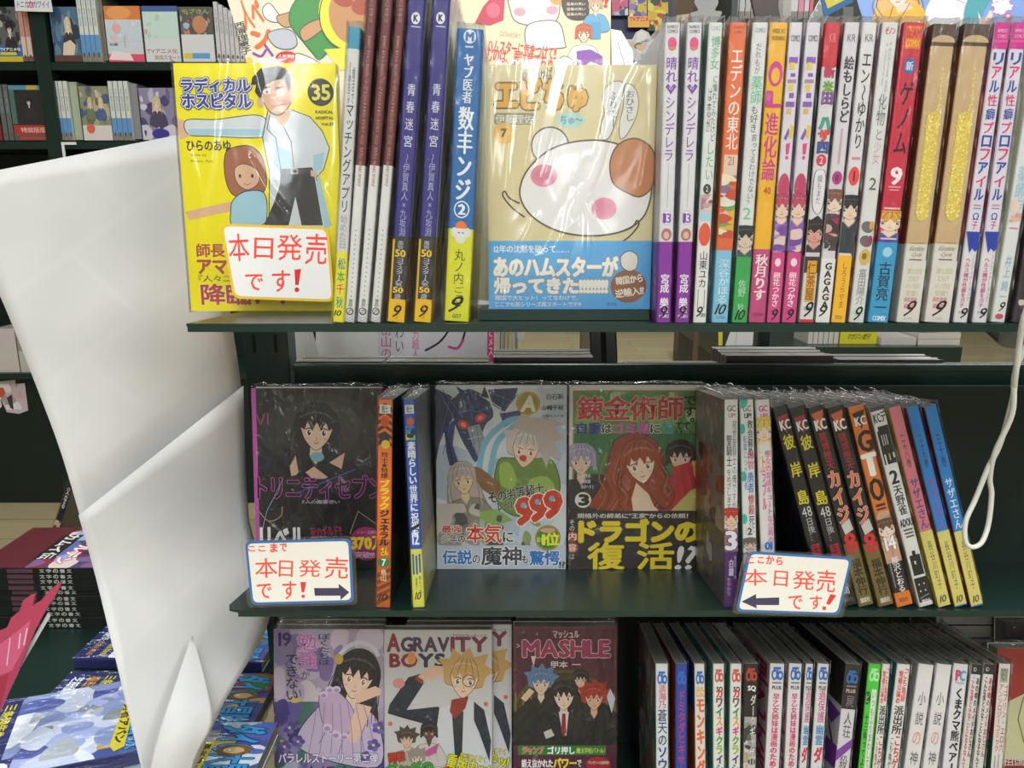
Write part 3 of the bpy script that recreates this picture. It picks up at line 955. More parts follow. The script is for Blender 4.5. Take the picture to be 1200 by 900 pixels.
# 7 blue
b = top_spine((534, 569, 26), (535, 373), 0.180, 0.128, [(0, .33, '#d5d52c', '#d5d52c', '#d5d52c'), (.33, 1, '#2468a8', '#2468a8', '#22629c')],
              'thick bright blue spine with heavy white title above a lime foot', dy=0.006, shrink=.88)
A = b.spine(25, 375)
A.ell(5, 34, 2.4, 8, '#d8e2ee', n=20); A.text('M', 3.6, 29, 6.4, 39, '#2468a8', bold=.06); A.rect(3.4, 44.5, 6.6, 46.5, '#c0d0e4')
A.text('ヤブ医者', 3.2, 54, 6.9, 110, '#dfe5ea', 1, bold=.05)
A.text('数丰ンジ', 2.2, 114, 8, 224, '#e6eaec', 1, bold=.06)
A.ell(5, 236, 3.1, 10.5, '#e6eaec', n=24); A.ell(5, 236, 2.6, 9, '#2468a8', n=24); A.text('2', 3.8, 230, 6.3, 242, '#e6eaec', bold=.06)
A.ell(2.6, 264, 1.3, 6, '#dadada'); A.ell(7.7, 264, 1.3, 6, '#dadada')
A.ell(5.1, 266, 2.4, 12, '#dcdcda'); A.ell(5.1, 259, 2.3, 9, '#e9752e', a0=180, a1=360)
A.line([(4, 264), (4.7, 265)], .9, '#444'); A.line([(5.6, 265), (6.3, 264)], .9, '#444')
A.text('丸ノ内', 3, 285, 7.2, 328, '#4a4a34', 1); A.text('ごっと', 3.4, 331, 7.4, 356, '#4a4a34', 1)
hand(A, '9', 2.2, 343, 6.6, 364)
A.text('GOT', 3.3, 366, 6.9, 371, '#4a4a34', bold=.02)
b.put_spine(A)

# --- the beige and blue face-out comic in a clear sleeve, two more copies behind it
for k in range(2):
    TOP.face(566 + k * 3, 758.5 + k * .3, 363, 0.0335 + k * 0.0125, 0.155, 0.0115, [(0, .25, '#4f8fb8', '#5fa0cc', '#5fa0cc'), (.25, 1, '#d6d3c8', '#d0c4a4', '#d0c4a4')],
             ['first white-spined copy tucked right behind the beige face-out comic', 'second white-spined copy behind the beige face-out comic'][k], wrap=None, W=0.1083, base=0.0072)
b = TOP.face(562, 761.3, 362, 0.020, 0.1552, 0.0125, [(0, .24, '#58a2d2', '#58a2d2', '#58a2d2'), (.24, 1, '#cdbf97', '#cdbf97', '#d0c4a0')],
             'beige face-out comic with a sky blue band, inside a shiny clear sleeve', wrap=None, W=0.1083, base=0.0072)
riser = empty('book_riser', mtx=TOP.mtx(0.034, 0.018))
tag(riser, 'flat dark green riser under the beige face-out comic', 'stand')
mesh_obj('plate', *boxvf(-0.056, 0, 0.0002, 0.058, 0.045, 0.0068), GREEN, riser)
mesh_obj('lip', *boxvf(-0.056, -0.002, 0.0002, 0.058, -0.0002, 0.0045), GREEN, riser)
A = b.front(566, 82, 765, 364)
A.rect(566, 82, 765, 364, '#d6c99c')
G_ = '#7d6e45'
A.text('おるちゅばんと', 606, 84, 656, 98, '#6a6450', bold=.02)
A.text('エビちゅ', 576, 98, 682, 132, '#dba534', bold=.07, out='#6a5a30', ow=.06)
A.blob(rounded([(573, 135), (622, 135), (622, 148), (573, 148)], 5), '#8e8a70')
A.text('伊藤理佐', 575, 137, 620, 147, '#dcdacb', bold=.02)
A.ell(585, 158, 12, 12, '#e0b24a'); A.text('7', 582, 153, 588, 162, '#6a5a30', bold=.05)
A.ell(664, 143, 17, 9, '#a8cdc4'); A.text('ちゅ〜', 652, 138, 678, 148, '#4e9cb8', bold=.04)
# pale speech shapes
A.blob([(704, 108), (716, 100), (726, 104), (722, 128), (712, 160), (702, 164), (700, 148), (704, 136), (701, 122)], '#dcdcd8', '#7a7468', 1)
A.text('ふりだー', 709, 112, 720, 150, '#4a4a4a', 1)
A.blob([(728, 104), (738, 106), (744, 120), (742, 138), (732, 158), (724, 164), (722, 150), (726, 128)], '#dcdcd8', '#7a7468', 1)
A.text('おひさし', 729, 110, 739, 144, '#4a4a4a', 1)
# plain rounded shapes in the same places and colours
A.ell(640, 172, 22, 21, '#d8d6d2'); A.line([(640 + 22 * math.cos(t / 10), 172 + 21 * math.sin(t / 10)) for t in range(20, 63)], 1.8, '#4a4238')
A.blob([(604, 226), (616, 196), (650, 172), (700, 166), (742, 180), (762, 210), (756, 250), (730, 270), (690, 276), (650, 270), (618, 252)], '#e6e4e2', '#5a5044', 2)
A.blob([(712, 190), (722, 170), (744, 164), (764, 180), (764, 216), (750, 230), (734, 226), (716, 214)], '#bd7c4e', '#5a5044', 1.6)
A.ell(633, 206, 16, 13, '#d8879a'); A.ell(633, 206, 11, 9, '#d37a90')
A.ell(706, 244, 15, 13, '#dc8ba0'); A.ell(706, 244, 10, 9, '#d97f98')
A.curve([(604, 238), (592, 232), (586, 224), (584, 230), (596, 244), (610, 254)], 1.8, '#4a4238')
A.curve([(700, 276), (724, 272), (740, 266), (746, 258), (748, 264), (736, 278), (720, 288)], 1.8, '#4a4238')
A.rect(566, 282, 765, 364, '#56a6de')
A.text('12年の沈黙を破って……', 573, 287, 664, 296, '#e4e6e6', bold=.03)
A.text('あのハムスターが', 573, 301, 724, 324, '#eceae6', bold=.07, out='#9a8d78', ow=.035)
A.text('帰ってきた!!!!!!!!', 573, 326, 712, 345, '#eceae6', bold=.07, out='#9a8d78', ow=.035)
A.text('韓国で大ヒット！ってなわけで、', 574, 347, 676, 353, '#d9dde0', bold=.02)
A.text('ここでも新シリーズ再スタートです!!!', 574, 355, 680, 361, '#d9dde0', bold=.02)
A.ell(738, 336, 22, 20, '#8c5a44', n=30)
A.text('韓国から', 722, 323, 755, 333, '#efe3d4', bold=.05, rot=-8); A.text('逆輸入!?', 722, 338, 757, 348, '#efe3d4', bold=.05, rot=-8)
A.blob([(729, 312), (728, 300), (738, 294), (748, 300), (747, 314), (738, 318)], '#dcdad2', '#6a5a48', 1)
A.text('芳文社', 712, 356, 724, 360, '#2a4a66')
b.put_front(A)
# clear sleeve, bulging, with long pulled creases
def sleeve(book, bulge, seed, creases, name='clear_sleeve'):
    W, H, T = book.W + 0.003, book.H + 0.004, book.T + 0.002
    nx, nz = 70, 80
    V = []; F = []
    r = random.Random(seed)
    for k in range(nz + 1):
        for i in range(nx + 1):
            a, c = i / nx, k / nz
            d = bulge * (math.sin(math.pi * a) ** .35) * min(c / .22, (1 - c) / .78)
            for (p, q, wd, am) in creases:      # polyline crease in unit space
                best = 9
                for (ax, ay), (bx, by) in zip(p[:-1], p[1:]):
                    vx, vy = bx - ax, by - ay
                    tt = max(0, min(1, ((a - ax) * vx + (c - ay) * vy) / (vx * vx + vy * vy + 1e-9)))
                    best = min(best, math.hypot((a - ax - vx * tt) * .7, (c - ay - vy * tt)))
                d += am * .6 * math.exp(-(best / wd) ** 2)
            V.append((-T / 2 - 0.0004 - d, W - a * W - .0015, c * H - .001))
    for k in range(nz):
        for i in range(nx):
            q = k * (nx + 1) + i
            F.append((q, q + 1, q + nx + 2, q + nx + 1))
    n0 = len(V)
    # thin side and back faces
    V += [(-T / 2, -.0015, -.001), (T / 2, -.0015, -.001), (T / 2, -.0015, H - .001), (-T / 2, -.0015, H - .001), (-T / 2, W - .0015, -.001), (T / 2, W - .0015, -.001), (T / 2, W - .0015, H - .001), (-T / 2, W - .0015, H - .001)]
    F += [(n0, n0 + 1, n0 + 2, n0 + 3), (n0 + 4, n0 + 7, n0 + 6, n0 + 5)]
    o = mesh_obj(name, V, F, SLEEVE, book.root, smooth=True)
    return o
cr_ = []
rr = random.Random(3)
for (xa, ya, xb, yb, w_, am) in [(.06, .98, .02, .45, .010, .0009), (.18, .98, .10, .40, .008, .0008), (.36, .99, .26, .60, .012, .0012), (.50, .97, .34, .55, .010, .0011),
                                 (.72, .97, .66, .62, .010, .0009), (.88, .97, .60, .52, .016, .0016), (.62, .60, .40, .22, .03, .0022), (.50, .35, .20, .14, .02, .0014),
                                 (.60, .45, .62, .05, .010, .0008), (.52, .50, .78, .24, .012, .0009), (.95, .96, .90, .5, .010, .0008), (.30, .40, .06, .08, .010, .0008)]:
    cr_.append(([(xa, ya), ((xa + xb) / 2 + rr.uniform(-.03, .03), (ya + yb) / 2), (xb, yb)], 0, w_, am))
sleeve(b, 0.0125, 1, cr_)
yc_ = [([(.30, .98), (.22, .62), (.12, .34)], 0, .02, .0012), ([(.08, .66), (.14, .52), (.10, .30)], 0, .014, .0012), ([(.45, .62), (.55, .50), (.66, .40)], 0, .016, .0014), ([(.9, .5), (.96, .42), (.93, .3)], 0, .012, .0010), ([(.5, .97), (.56, .8), (.52, .7)], 0, .02, .0008)]
sleeve(YB_, 0.0105, 2, yc_)
HAM = b

# --- right-hand run of spines on the top shelf
def label_head(A, c='#8a8a90', y0=33, y1=38, s='COMICS'):
    A.text(s, 1.6, y0, 8.4, y1, c, bold=.02)
for i, (l, r, c) in enumerate([(779, 798, 777.6), (805, 823.8, 799.5)]):
    b = top_spine((l, r, 27), (c, 378), 0.182, 0.128, [(0, .283, '#8a2fa0', '#8a2fa0', '#8a2fa0'), (.283, 1, '#dad9dc', '#cfd0dc', '#dad9dc')],
                  ['left one of two white spines with purple title and purple foot', 'right one of two white spines with purple title and purple foot'][i], group='purple footed paperbacks')
    A = b.spine(27, 378)
    A.text('BAMBOO', 1.6, 30, 8.4, 33.5, '#5a5a60', bold=.02); A.text('COMICS', 1.6, 35, 8.4, 38.5, '#5a5a60', bold=.02)
    A.ell(5, 50, 3, 7, '#e0508a', n=20); A.ell(5, 54, 2.8, 4, '#c88a5a', n=20, a0=0, a1=180)
    A.text('晴れ', 1.6, 65, 8.6, 93, '#8444a8', 1, bold=.02)
    A.poly([(1.4, 98), (3, 95), (5, 98), (7, 95), (8.8, 98), (5, 107)], '#8444a8'); A.text('の', 3.8, 97, 6.2, 102, '#e8e0ee')
    A.text('シンデレラ', 1.8, 110, 8.2, 183, '#9050b0', 1, bold=.01)
    A.rect(4.8, 186, 5.3, 238, '#b8b4bc')
    A.ell(5, 250, 3.6, 9, '#c8b4d8', n=20); A.ell(5, 250, 3.2, 8, '#e4e2e6', n=20); A.text('1', 2.6, 245, 4.2, 256, '#7a3aa0', bold=.02); A.text('3', 4.9, 245, 7.8, 256, '#7a3aa0', bold=.02)
    A.ell(5, 270, 3.6, 7.5, '#b4706c', n=18); A.ell(5, 271, 2, 4.5, '#dcb8a8', n=14)
    A.text('宮成', 2, 318, 8, 341, '#efe6f2', 1, bold=.05); A.text('樂', 2, 347, 8, 360, '#efe6f2', 1, bold=.05)
    A.text('TAKE', 2.6, 362, 8, 366, '#e8def0', bold=.02); A.text('SHOBO', 1.6, 368, 8.6, 372, '#e8def0', bold=.02)
    hand(A, '9', 2.2, 357, 6.8, 373)
    b.put_spine(A)
b = top_spine((830.5, 847.8, 27), (820, 378), 0.182, 0.128, [(0, .345, '#e2e2e0', '#8a3444', '#e2e2e0'), (.345, 1, '#dcdedc', '#74a8a0', '#dcdedc')],
              'white spine with pale green title, orange patch and black author name')
A = b.spine(27, 378)
A.text('COMICS', 1.8, 31, 8.4, 36, '#9ab8a8', bold=.01)
A.text('博多女', 2.4, 42, 8.8, 79, '#76b890', 1, bold=.015); A.text('に憧れてみたけど', 5, 86, 8.6, 160, '#5d6b66', 1)
A.text('は恋が', 1.8, 100, 4.8, 150, '#3e4a48', 1); A.text('したい', 3, 162, 8.5, 205, '#76b890', 1, bold=.01)
A.ell(5, 216, 3.0, 6, '#3a3c3c', n=18); A.text('2', 4, 213, 6, 219, '#e4e4e2')
blotches(A, 1, 222, 9.5, 242, ['#b87c8c', '#caa0a8', '#8a5a6c', '#e0c4bc'], 12, 3, .2, .5)
A.rect(1, 243, 9.4, 254, '#a8cddc'); A.ell(5, 270, 4.4, 14, '#e0583c', n=18)
A.text('山東ユカ', 2.2, 290, 8.2, 334, '#2c2c30', 1, bold=.01)
A.rect(2.2, 337, 2.7, 360, '#77777c'); A.rect(7.2, 337, 7.7, 360, '#77777c')
hand(A, '9', 2, 358, 6.4, 371); A.text('竹書房', 4, 366, 9, 371, '#44464a')
b.put_spine(A)
b = top_spine((855, 876.5, 27), (843.7, 378), 0.182, 0.128, [(0, .255, '#84c0dc', '#84c0dc', '#84c0dc'), (.255, 1, '#e0703c', '#c07848', '#c07848')],
              'bright orange spine with white brush title and a light blue foot')
A = b.spine(27, 378)
A.text('MANGATIME', 2, 31, 8, 34, '#a0482a'); A.text('COMICS', 2.4, 36, 7.6, 39, '#a0482a')
A.text('エデンの東北', 1.8, 58, 8.8, 170, '#f0e4dc', 1, bold=.025)
A.rect(1.2, 176, 9.4, 200, '#dbc6b2'); A.text('21', 3.4, 178, 7.2, 188, '#b86a4c')
blotches(A, .6, 198, 9.6, 274, ['#dcdccc', '#7a9c5c', '#c85038', '#e8d8b8', '#d8b040', '#4a4a4c', '#8a6a9c', '#e6b8a0'], 42, 8, .2, .7)
A.rect(.2, 274, 9.8, 289, '#dc683c')
A.text('深谷かほる', 2.2, 300, 8.6, 354, '#c8e4ee', 1, bold=.02); hand(A, '10', 2.2, 355, 8, 368)
A.text('TAKESHOBO', 2, 370, 8, 373, '#4c7c9c')
b.put_spine(A)
b = top_spine((882, 901.4, 27), (866.4, 378), 0.182, 0.128, [(0, .23, '#3aa456', '#3aa456', '#3aa456'), (.23, 1, '#d9dbda', '#a8b0b0', '#d9dbda')],
              'grey-white spine with mint characters and a green foot')
A = b.spine(27, 378)
label_head(A, '#9a9ca0')
A.text('だれもが', 3, 50, 6.6, 84, '#6e7072', 1); A.text('薬師', 1.6, 86, 8.6, 118, '#7cc49a', 1, bold=.03)
A.text('も好き', 2.4, 120, 7.4, 150, '#5e6264', 1); A.text('言ってるわけでない？', 4, 152, 8, 236, '#74787a', 1)
A.text('2', 2.2, 238, 7.4, 252, '#7cc49a', bold=.01)
figure(A, 5, 274, 24, '#2c3034', '#d8c4b4', '#46565c', 'short')
A.rect(0, 297, 10, 378, '#3aa456')
A.text('佐野', 2.4, 325, 7.8, 346, '#b8e0bc', 1); A.text('妙', 3, 354, 7.2, 364, '#b8e0bc'); hand(A, '10', 2.4, 362, 8.2, 375)
b.put_spine(A)
b = top_spine((902, 924.8, 27), (887, 378), 0.182, 0.128, [(0, .257, '#c04c80', '#c04c80', '#c04c80'), (.257, 1, '#eab42c', '#eab42c', '#eab42c')],
              'golden yellow spine with magenta title and magenta foot')
A = b.spine(27, 378)
A.text('WIDE KC', 1.6, 34, 8.6, 39, '#6a5420', bold=.02); A.text('MORNING', 1.6, 42, 8.6, 47, '#6a5420', bold=.01)
A.ell(5, 84, 4, 14, '#c8348c', n=26); A.ell(5, 86, 2.4, 9, '#eab42c', n=20)
A.text('L', 1.6, 104, 8.4, 121, '#c8348c', bold=.08)
A.text('進化論', 1.4, 128, 8.6, 206, '#c8348c', 1, bold=.04); A.text('40', 3.2, 214, 7.2, 222, '#b8542c', bold=.03)
A.text('秋月りす', 1.6, 294, 8.6, 350, '#f2dce6', 1, bold=.05); A.text('KODANSHA', 1.8, 366, 8.4, 370, '#5a2040')
b.put_spine(A)
for i, (l, r, c) in enumerate([(925, 941.7, 905.8), (945.4, 963, 924)]):
    b = top_spine((l, r, 28), (c, 378), 0.182, 0.128, [(0, .25, '#cc4a86', '#cc4a86', '#cc4a86'), (.25, 1, '#d8d4dc', '#b8a8c4', '#d8d4dc')],
                  ['left one of two pink footed spines with purple and yellow letters', 'right one of two pink footed spines with purple and yellow letters'][i], group='pink footed paperbacks')
    A = b.spine(28, 378)
    A.text('COMICS', 1.8, 42, 8.4, 49, '#5a5a66', bold=.02)
    for k, (c1, y0, y1) in enumerate([('#8a5ab8', 66, 73), ('#e0c84c', 72, 80), ('#8a5ab8', 84, 88), ('#b08a9c', 91, 95), ('#e0c84c', 97, 104), ('#8a5ab8', 106, 112), ('#8a5ab8', 116, 122), ('#dcb46c', 124, 130)]):
        A.rect(1.6 + (k % 3), y0, 8.2 - (k * 2 % 3), y1, c1)
    A.poly([(2, 158), (5, 146), (6.4, 150), (4, 160)], '#7a5ab0'); A.poly([(5.6, 156), (6.4, 142), (9, 144), (8, 158)], '#e4c43c')
    A.poly([(4, 164), (7.4, 163), (6.8, 176), (4.6, 176)], '#e0468c'); A.ell(5.6, 180, 1.2, 2.2, '#e0468c')
    A.ell(5, 214, 4.4, 16, '#c04468', n=20)
    figure(A, 5, 238, 26, '#c04c6a', '#e6c8b4', '#8c5cac', 'short', eye='#8a3848')
    blotches(A, .6, 258, 9.4, 294, ['#7c4ca4', '#9468b4', '#b89cc4', '#e0c8bc'], 14, 4 + i, .3, .8)
    A.rect(0, 292, 10, 378, '#cc4a86')
    A.ell(5, 304, 2.4, 5, '#f0dce6'); A.text('卵花つかさ', 2.4, 316, 7.8, 358, '#f4e4ec', 1, bold=.035)
    A.text('芳文社', 2.2, 362, 8.4, 367, '#3a2034'); hand(A, '9', 3.2, 361, 7.8, 375)
    b.put_spine(A)
b = top_spine((967.5, 986.3, 28), (945, 378), 0.182, 0.128, [(0, .235, '#dcdad8', '#c8c4c4', '#dcdad8'), (.235, .86, '#d8d6d8', '#4a4450', '#d8d6d8'), (.86, 1, '#cc3440', '#cc3440', '#cc3440')],
              'white spine with a crimson head and blocks of coloured letters')
A = b.spine(28, 378)
A.text('KR', 3, 40, 7.6, 50, '#e88a8c')
for y, c1, s in [(76, '#c83c5c', '新'), (93, '#7cb43c', '米'), (106, '#8a4c9c', '田'), (134, '#3ca48c', 'ハ'), (148, '#dc4c44', 'ザ'), (162, '#3c5ca4', '四')]:
    A.text(s, 1.8, y, 8.6, y + 13, c1, bold=.08, out='#2c2430', ow=.03)
A.ell(5, 183, 3.6, 7, '#d0445c', n=18); A.text('2', 3.8, 179, 6.2, 187, '#f0e0e0')
A.blob([(1.4, 200), (5, 194), (9, 200), (9, 234), (6, 246), (1.6, 236)], '#e2e0e2', '#4a4a50', .5)
A.text('婚もまだ', 3.6, 200, 7, 234, '#6a6a70', 1)
figure(A, 5, 268, 24, '#2a2024', '#dc9c90', '#3c3040', 'spiky'); A.rect(0, 292, 10, 297, '#cfccd0')
A.rect(2, 302, 8.6, 352, '#e0a42c'); A.text('仁茶屋', 2.4, 304, 8.2, 350, '#7a4c18', 1, bold=.02)
A.text('双葉社', 2, 358, 8.4, 363, '#4a4a50'); hand(A, '9', 3, 352, 8.2, 371); A.rect(0, 374, 10, 378, '#c83848')
b.put_spine(A)
b = top_spine((990, 1008.5, 29), (963.5, 378), 0.182, 0.128, [(0, .225, '#e4e2e0', '#e4e2e0', '#e4e2e0'), (.225, 1, '#d6d2d8', '#4c3458', '#d6d2d8')],
              'white spine lettered in black with a magenta oval and stacked letters at its foot')
A = b.spine(29, 378)
A.text('KR', 2.4, 42, 8, 50, '#6a6a70'); A.text('絵もしらど', 2, 66, 8.6, 140, '#3c3a40', 1, bold=.045)
A.rect(4.2, 147, 5.8, 188, '#c8a4ac'); A.ell(5, 204, 3.6, 8, '#b83c84', n=20); A.text('II', 4, 200, 6, 208, '#3a1830')
figure(A, 5, 232, 24, '#8c5c4c', '#e8d0c0', '#3c3438', 'short')
blotches(A, .8, 246, 9.4, 290, ['#463c44', '#57464c', '#9a2c4c', '#c8a8a0'], 16, 6, .3, .8)
A.rect(0, 300, 10, 378, '#e2e0de'); A.text('GAGAGA', 2.4, 305, 8.4, 360, '#343238', 1, bold=.05); hand(A, '9', 1.8, 357, 7, 371)
b.put_spine(A)
b = top_spine((1011, 1029, 29), (982, 378), 0.182, 0.128, [(0, .235, '#eeb830', '#d8503c', '#eeb830'), (.235, 1, '#dcdadc', '#8c7078', '#dcdadc')],
              'white spine with a red disc and an egg yellow foot')
A = b.spine(29, 378)
A.text('KR', 2.4, 42, 8, 50, '#6a6a70'); A.text('エン〜ゆかり', 2.2, 64, 8.4, 170, '#343236', 1, bold=.015)
A.rect(2, 180, 8, 183, '#d08494'); A.ell(5, 202, 3.9, 11, '#e84c48', n=24); A.rect(4.5, 196, 5.7, 208, '#5a1c20')
figure(A, 5, 240, 26, '#2c2e34', '#e6ccb8', '#3a4048', 'short')
A.rect(0, 296, 10, 378, '#eeb830'); A.text('しろうらやま', 3.6, 304, 7.4, 360, '#8a5c18', 1); A.text('芳文社', 2.4, 369, 7.6, 374, '#6a4410', bold=.02)
b.put_spine(A)
b = top_spine((1034, 1054, 29), (1003.8, 378), 0.182, 0.128, [(0, 1, '#d9dad8', '#b08c94', '#d9dad8')],
              'plain light grey spine with thin handwritten title and three small capsule drawings')
A = b.spine(29, 378)
A.text('ゼノン', 2, 34, 8.2, 42, '#c83c5c', bold=.06); A.text('A MONSTER AND', 5.4, 50, 7.2, 106, '#9a9ca0', 1); A.text('A LITTLE GIRL', 3, 52, 4.6, 98, '#9a9ca0', 1)
A.text('化物', 2.6, 108, 8, 144, '#6a6c70', 1); A.text('と', 3.6, 148, 7.2, 160, '#8c8e92'); A.text('少女', 3, 162, 7.6, 188, '#dc9cb4', 1)
A.text('2', 2.8, 204, 7.4, 218, '#54565a')
for y, c1, c2 in ((262, '#6c6a70', '#d8a440'), (279, '#78646c', '#a43c54')):
    A.ell(5, y, 4, 7, c1, rot=-8); A.ell(7.6, y - 2, 1.6, 5, c2)
A.ell(5.4, 298, 3.8, 10, '#d8b45c'); A.ell(5, 297, 1.6, 4, '#8a6c34')
A.text('富田陽介', 2.6, 312, 8, 356, '#84878a', 1); A.ell(5, 365, 4, 5, '#c0d8c8'); hand(A, '9', 3, 358, 7.4, 376)
b.put_spine(A)
b = top_spine((1059, 1085, 29), (1028.5, 378), 0.182, 0.128, [(0, .28, '#3a9cc8', '#3a9cc8', '#3a9cc8'), (.28, 1, '#c83048', '#a81c38', '#a81c38')],
              'thick crimson spine with orange logo head, sky blue foot and black author name')
A = b.spine(29, 378)
A.rect(1.2, 33, 8.8, 58, '#e0782c'); A.text('BEAM', 1.8, 36, 8.4, 46, '#c83048', bold=.05); A.text('COMIX', 1.8, 48, 8.4, 56, '#e8c03c', bold=.02)
A.ell(5, 77, 2.8, 9, '#3c6cac', n=24); A.text('新', 3.2, 72, 6.8, 82, '#e0e4ec', bold=.04)
A.text('ゲノム', 2, 94, 8.4, 176, '#2c1c24', 1, bold=.02); A.text('9', 2.6, 192, 7.6, 212, '#f0e8ea', bold=.05)
A.rect(2, 214, 8, 215.6, '#e8a4ac'); A.rect(2.6, 217.6, 7.4, 219, '#e8a4ac')
A.rect(1, 239, 9.2, 241, '#e8c4c8'); A.rect(1, 243, 9.2, 275, '#dcc8b4')
figure(A, 5, 256, 22, '#d8a040', '#ecd4bc', '#4c4ca0', 'short', eye='#3c5ca4'); A.rect(1, 275, 9.2, 277, '#e8c4c8')
A.rect(0, 280.5, 10, 378, '#3a9cc8')
A.ell(5.4, 292, 2.4, 6, '#a4d0e4', n=18); A.text('古賀亮一', 2.2, 304, 8.4, 360, '#16334a', 1, bold=.035); A.text('COMIX', 2, 370, 8.6, 376, '#e8ecee', bold=.05)
b.put_spine(A)
for i, (l, r, c) in enumerate([(1093, 1122.5, 1063.3), (1129.4, 1162, 1097.5)]):
    b = top_spine((l, r, 32), (c, 378), 0.181, 0.128, [(0, .275, '#d8d4cc', '#d8d4cc', '#d8d4cc'), (.275, .93, '#c8ad84', '#8c4c34', '#c8ad84'), (.93, 1, '#5a4438', '#5a4438', '#5a4438')],
                  ['left one of two thick tan spines with a golden glitter bar', 'right one of two thick tan spines with a golden glitter bar'][i], group='glittering tan paperbacks')
    A = b.spine(32, 378)
    A.ell(5, 52, 5, 8, '#c8ad84', a0=180, a1=360)
    rg = random.Random(7)
    for k in range(70):
        y = 80 + 60 * rg.random() ** .6; A.ell(6.6 + rg.uniform(-.7, .7), y, .35, .9, '#ecd884', n=6)
    q_ = [(2.2, 132), (5, 128), (7.8, 132), (8.0, 180), (7.8, 246), (6.6, 254), (5, 256), (3.2, 253), (2.2, 244)]
    A.poly(q_, '#dcc45c')
    for k in range(260):
        A.ell(rg.uniform(2.6, 7.8), rg.uniform(131, 251), .32, rg.uniform(.6, 1.2), rg.choice(['#f4e88c', '#fff4b4', '#c8a838', '#ecd868', '#e8d060']), n=6)
    for k in range(60):
        A.ell(rg.uniform(1.0, 2.6), rg.uniform(126, 246), .25, .8, '#e8d078', n=6)
    A.rect(1.4, 281, 8.6, 281.8, '#a88c64'); A.text('Kurohime', 2.0, 285, 8.4, 291, '#8a7454', shear=.2); A.text('Cycle', 3, 293, 7.4, 299, '#8a7454', shear=.2)
    A.rect(2.2, 301, 7.8, 302.4, '#6a5840')
    A.rect(0, 302.5, 10, 378, '#d8d4cc')
    for k in range(4): A.text(['第22回', '文化庁', 'メディア芸術祭', '受賞！'][k], 2.0 + (k % 2) * .6, 312 + k * 9, 8.4 - (k % 2) * .6, 319 + k * 9, '#b8b88c', bold=.02)
    A.text('高松美咲', 2, 347, 8.0, 353, '#c8606c', bold=.04); A.text('最新作', 2.4, 355, 7.2, 361, '#c8606c', bold=.04)
    hand(A, '9', 3.4, 351, 7.2, 371); A.text('小学館', 3, 372, 7, 375, '#a8a498')
    b.put_spine(A)
for i, (l, r, c) in enumerate([(1167.4, 1183, 1125.7), (1187.6, 1203.5, 1148.2)]):
    b = top_spine((l, r, 31), (c, 378), 0.182, 0.128, [(0, .3, '#dedcde', '#8a7890', '#dedcde'), (.3, 1, '#dcd8e2', '#b8207c', '#dcd8e2')],
                  ['left one of two pink headed spines with pink and blue katakana', 'right one of two pink headed spines with pink and blue katakana'][i], group='pink headed paperbacks', shrink=1.1)
    A = b.spine(31, 378)
    A.rect(0, 31, 10, 60, '#cf3494'); A.text('BAMBOO', 2, 38, 8.4, 42, '#f0c4dc'); A.text('COMICS', 2, 44, 8.4, 48, '#f0c4dc')
    A.rect(0, 50, 10, 53, '#e0559c')
    for k, ch in enumerate('リアル性癖プロファイル'):
        A.text(ch, 1.8, 64 + k * 15.4, 8.2, 77 + k * 15.4, ['#2c4ca8', '#d83c7c'][k % 2] if k != 4 else '#2c4ca8', bold=.035)
    A.rect(2.4, 236, 7.6, 238, '#d88ca8'); A.rect(2.4, 240, 7.6, 241.4, '#8c8ca8')
    A.text('Ω', 3, 246, 7, 254, '#2c4ca8', bold=.02); A.text('子', 3, 256, 7, 265, '#d83c5c', bold=.03)
    A.poly([(0, 268), (10, 268), (10, 288), (8, 292), (5.5, 288), (4, 294), (2, 282)], '#2c44a8')
    A.text('ヘルス嬢が性癖をガチ', 2.2, 300, 5.8, 360, '#c83c84', 1, bold=.02); A.text('ノンフィクションで', 6.8, 296, 8.6, 352, '#84688c', 1)
    A.text('竹書房', 2, 364, 8.6, 368, '#6a6a74'); hand(A, '9', 4, 360, 8.6, 373)
    b.put_spine(A)
b = top_spine((1193, 1211, 180), (1170, 376), 0.182, 0.128, [(0, 1, '#dcdedc', '#d8dcc0', '#dcdedc')],
              'white spine with pale blue author name, last standing book before the dark one', dy=0.002)
A = b.spine(30, 377)
A.text('薬師寺', 2, 190, 8.8, 246, '#a8c8dc', 1, bold=.04); blotches(A, 1, 228, 9, 256, ['#e0b8a8', '#eccfc0', '#d8a090'], 8, 5, .3, .6)
A.rect(2, 262, 8, 264, '#d88c94'); A.text('井上', 3, 296, 7.6, 322, '#84b0cc', 1, bold=.01); A.text('純一', 3, 326, 7.6, 346, '#84b0cc', 1, bold=.01)
hand(A, '9', 4, 352, 7.6, 364); A.ell(5, 370, 3, 3.4, '#d05068')
b.put_spine(A)
b = TOP.spine((1214, 1234, 200), (1197, 374), 0.18, 0.128, [(0, 1, '#3c3438', '#3a2c30', '#3c3438')], 'dark jacketed book cut off by the right picture edge')
A = b.spine(30, 376)
blotches(A, 0, 60, 10, 376, ['#5a4448', '#8c7c7c', '#c8c4c0', '#443438'], 30, 9, .3, .8); b.put_spine(A)

# ================================================================== MIDDLE ROW
DK = '#17171b'
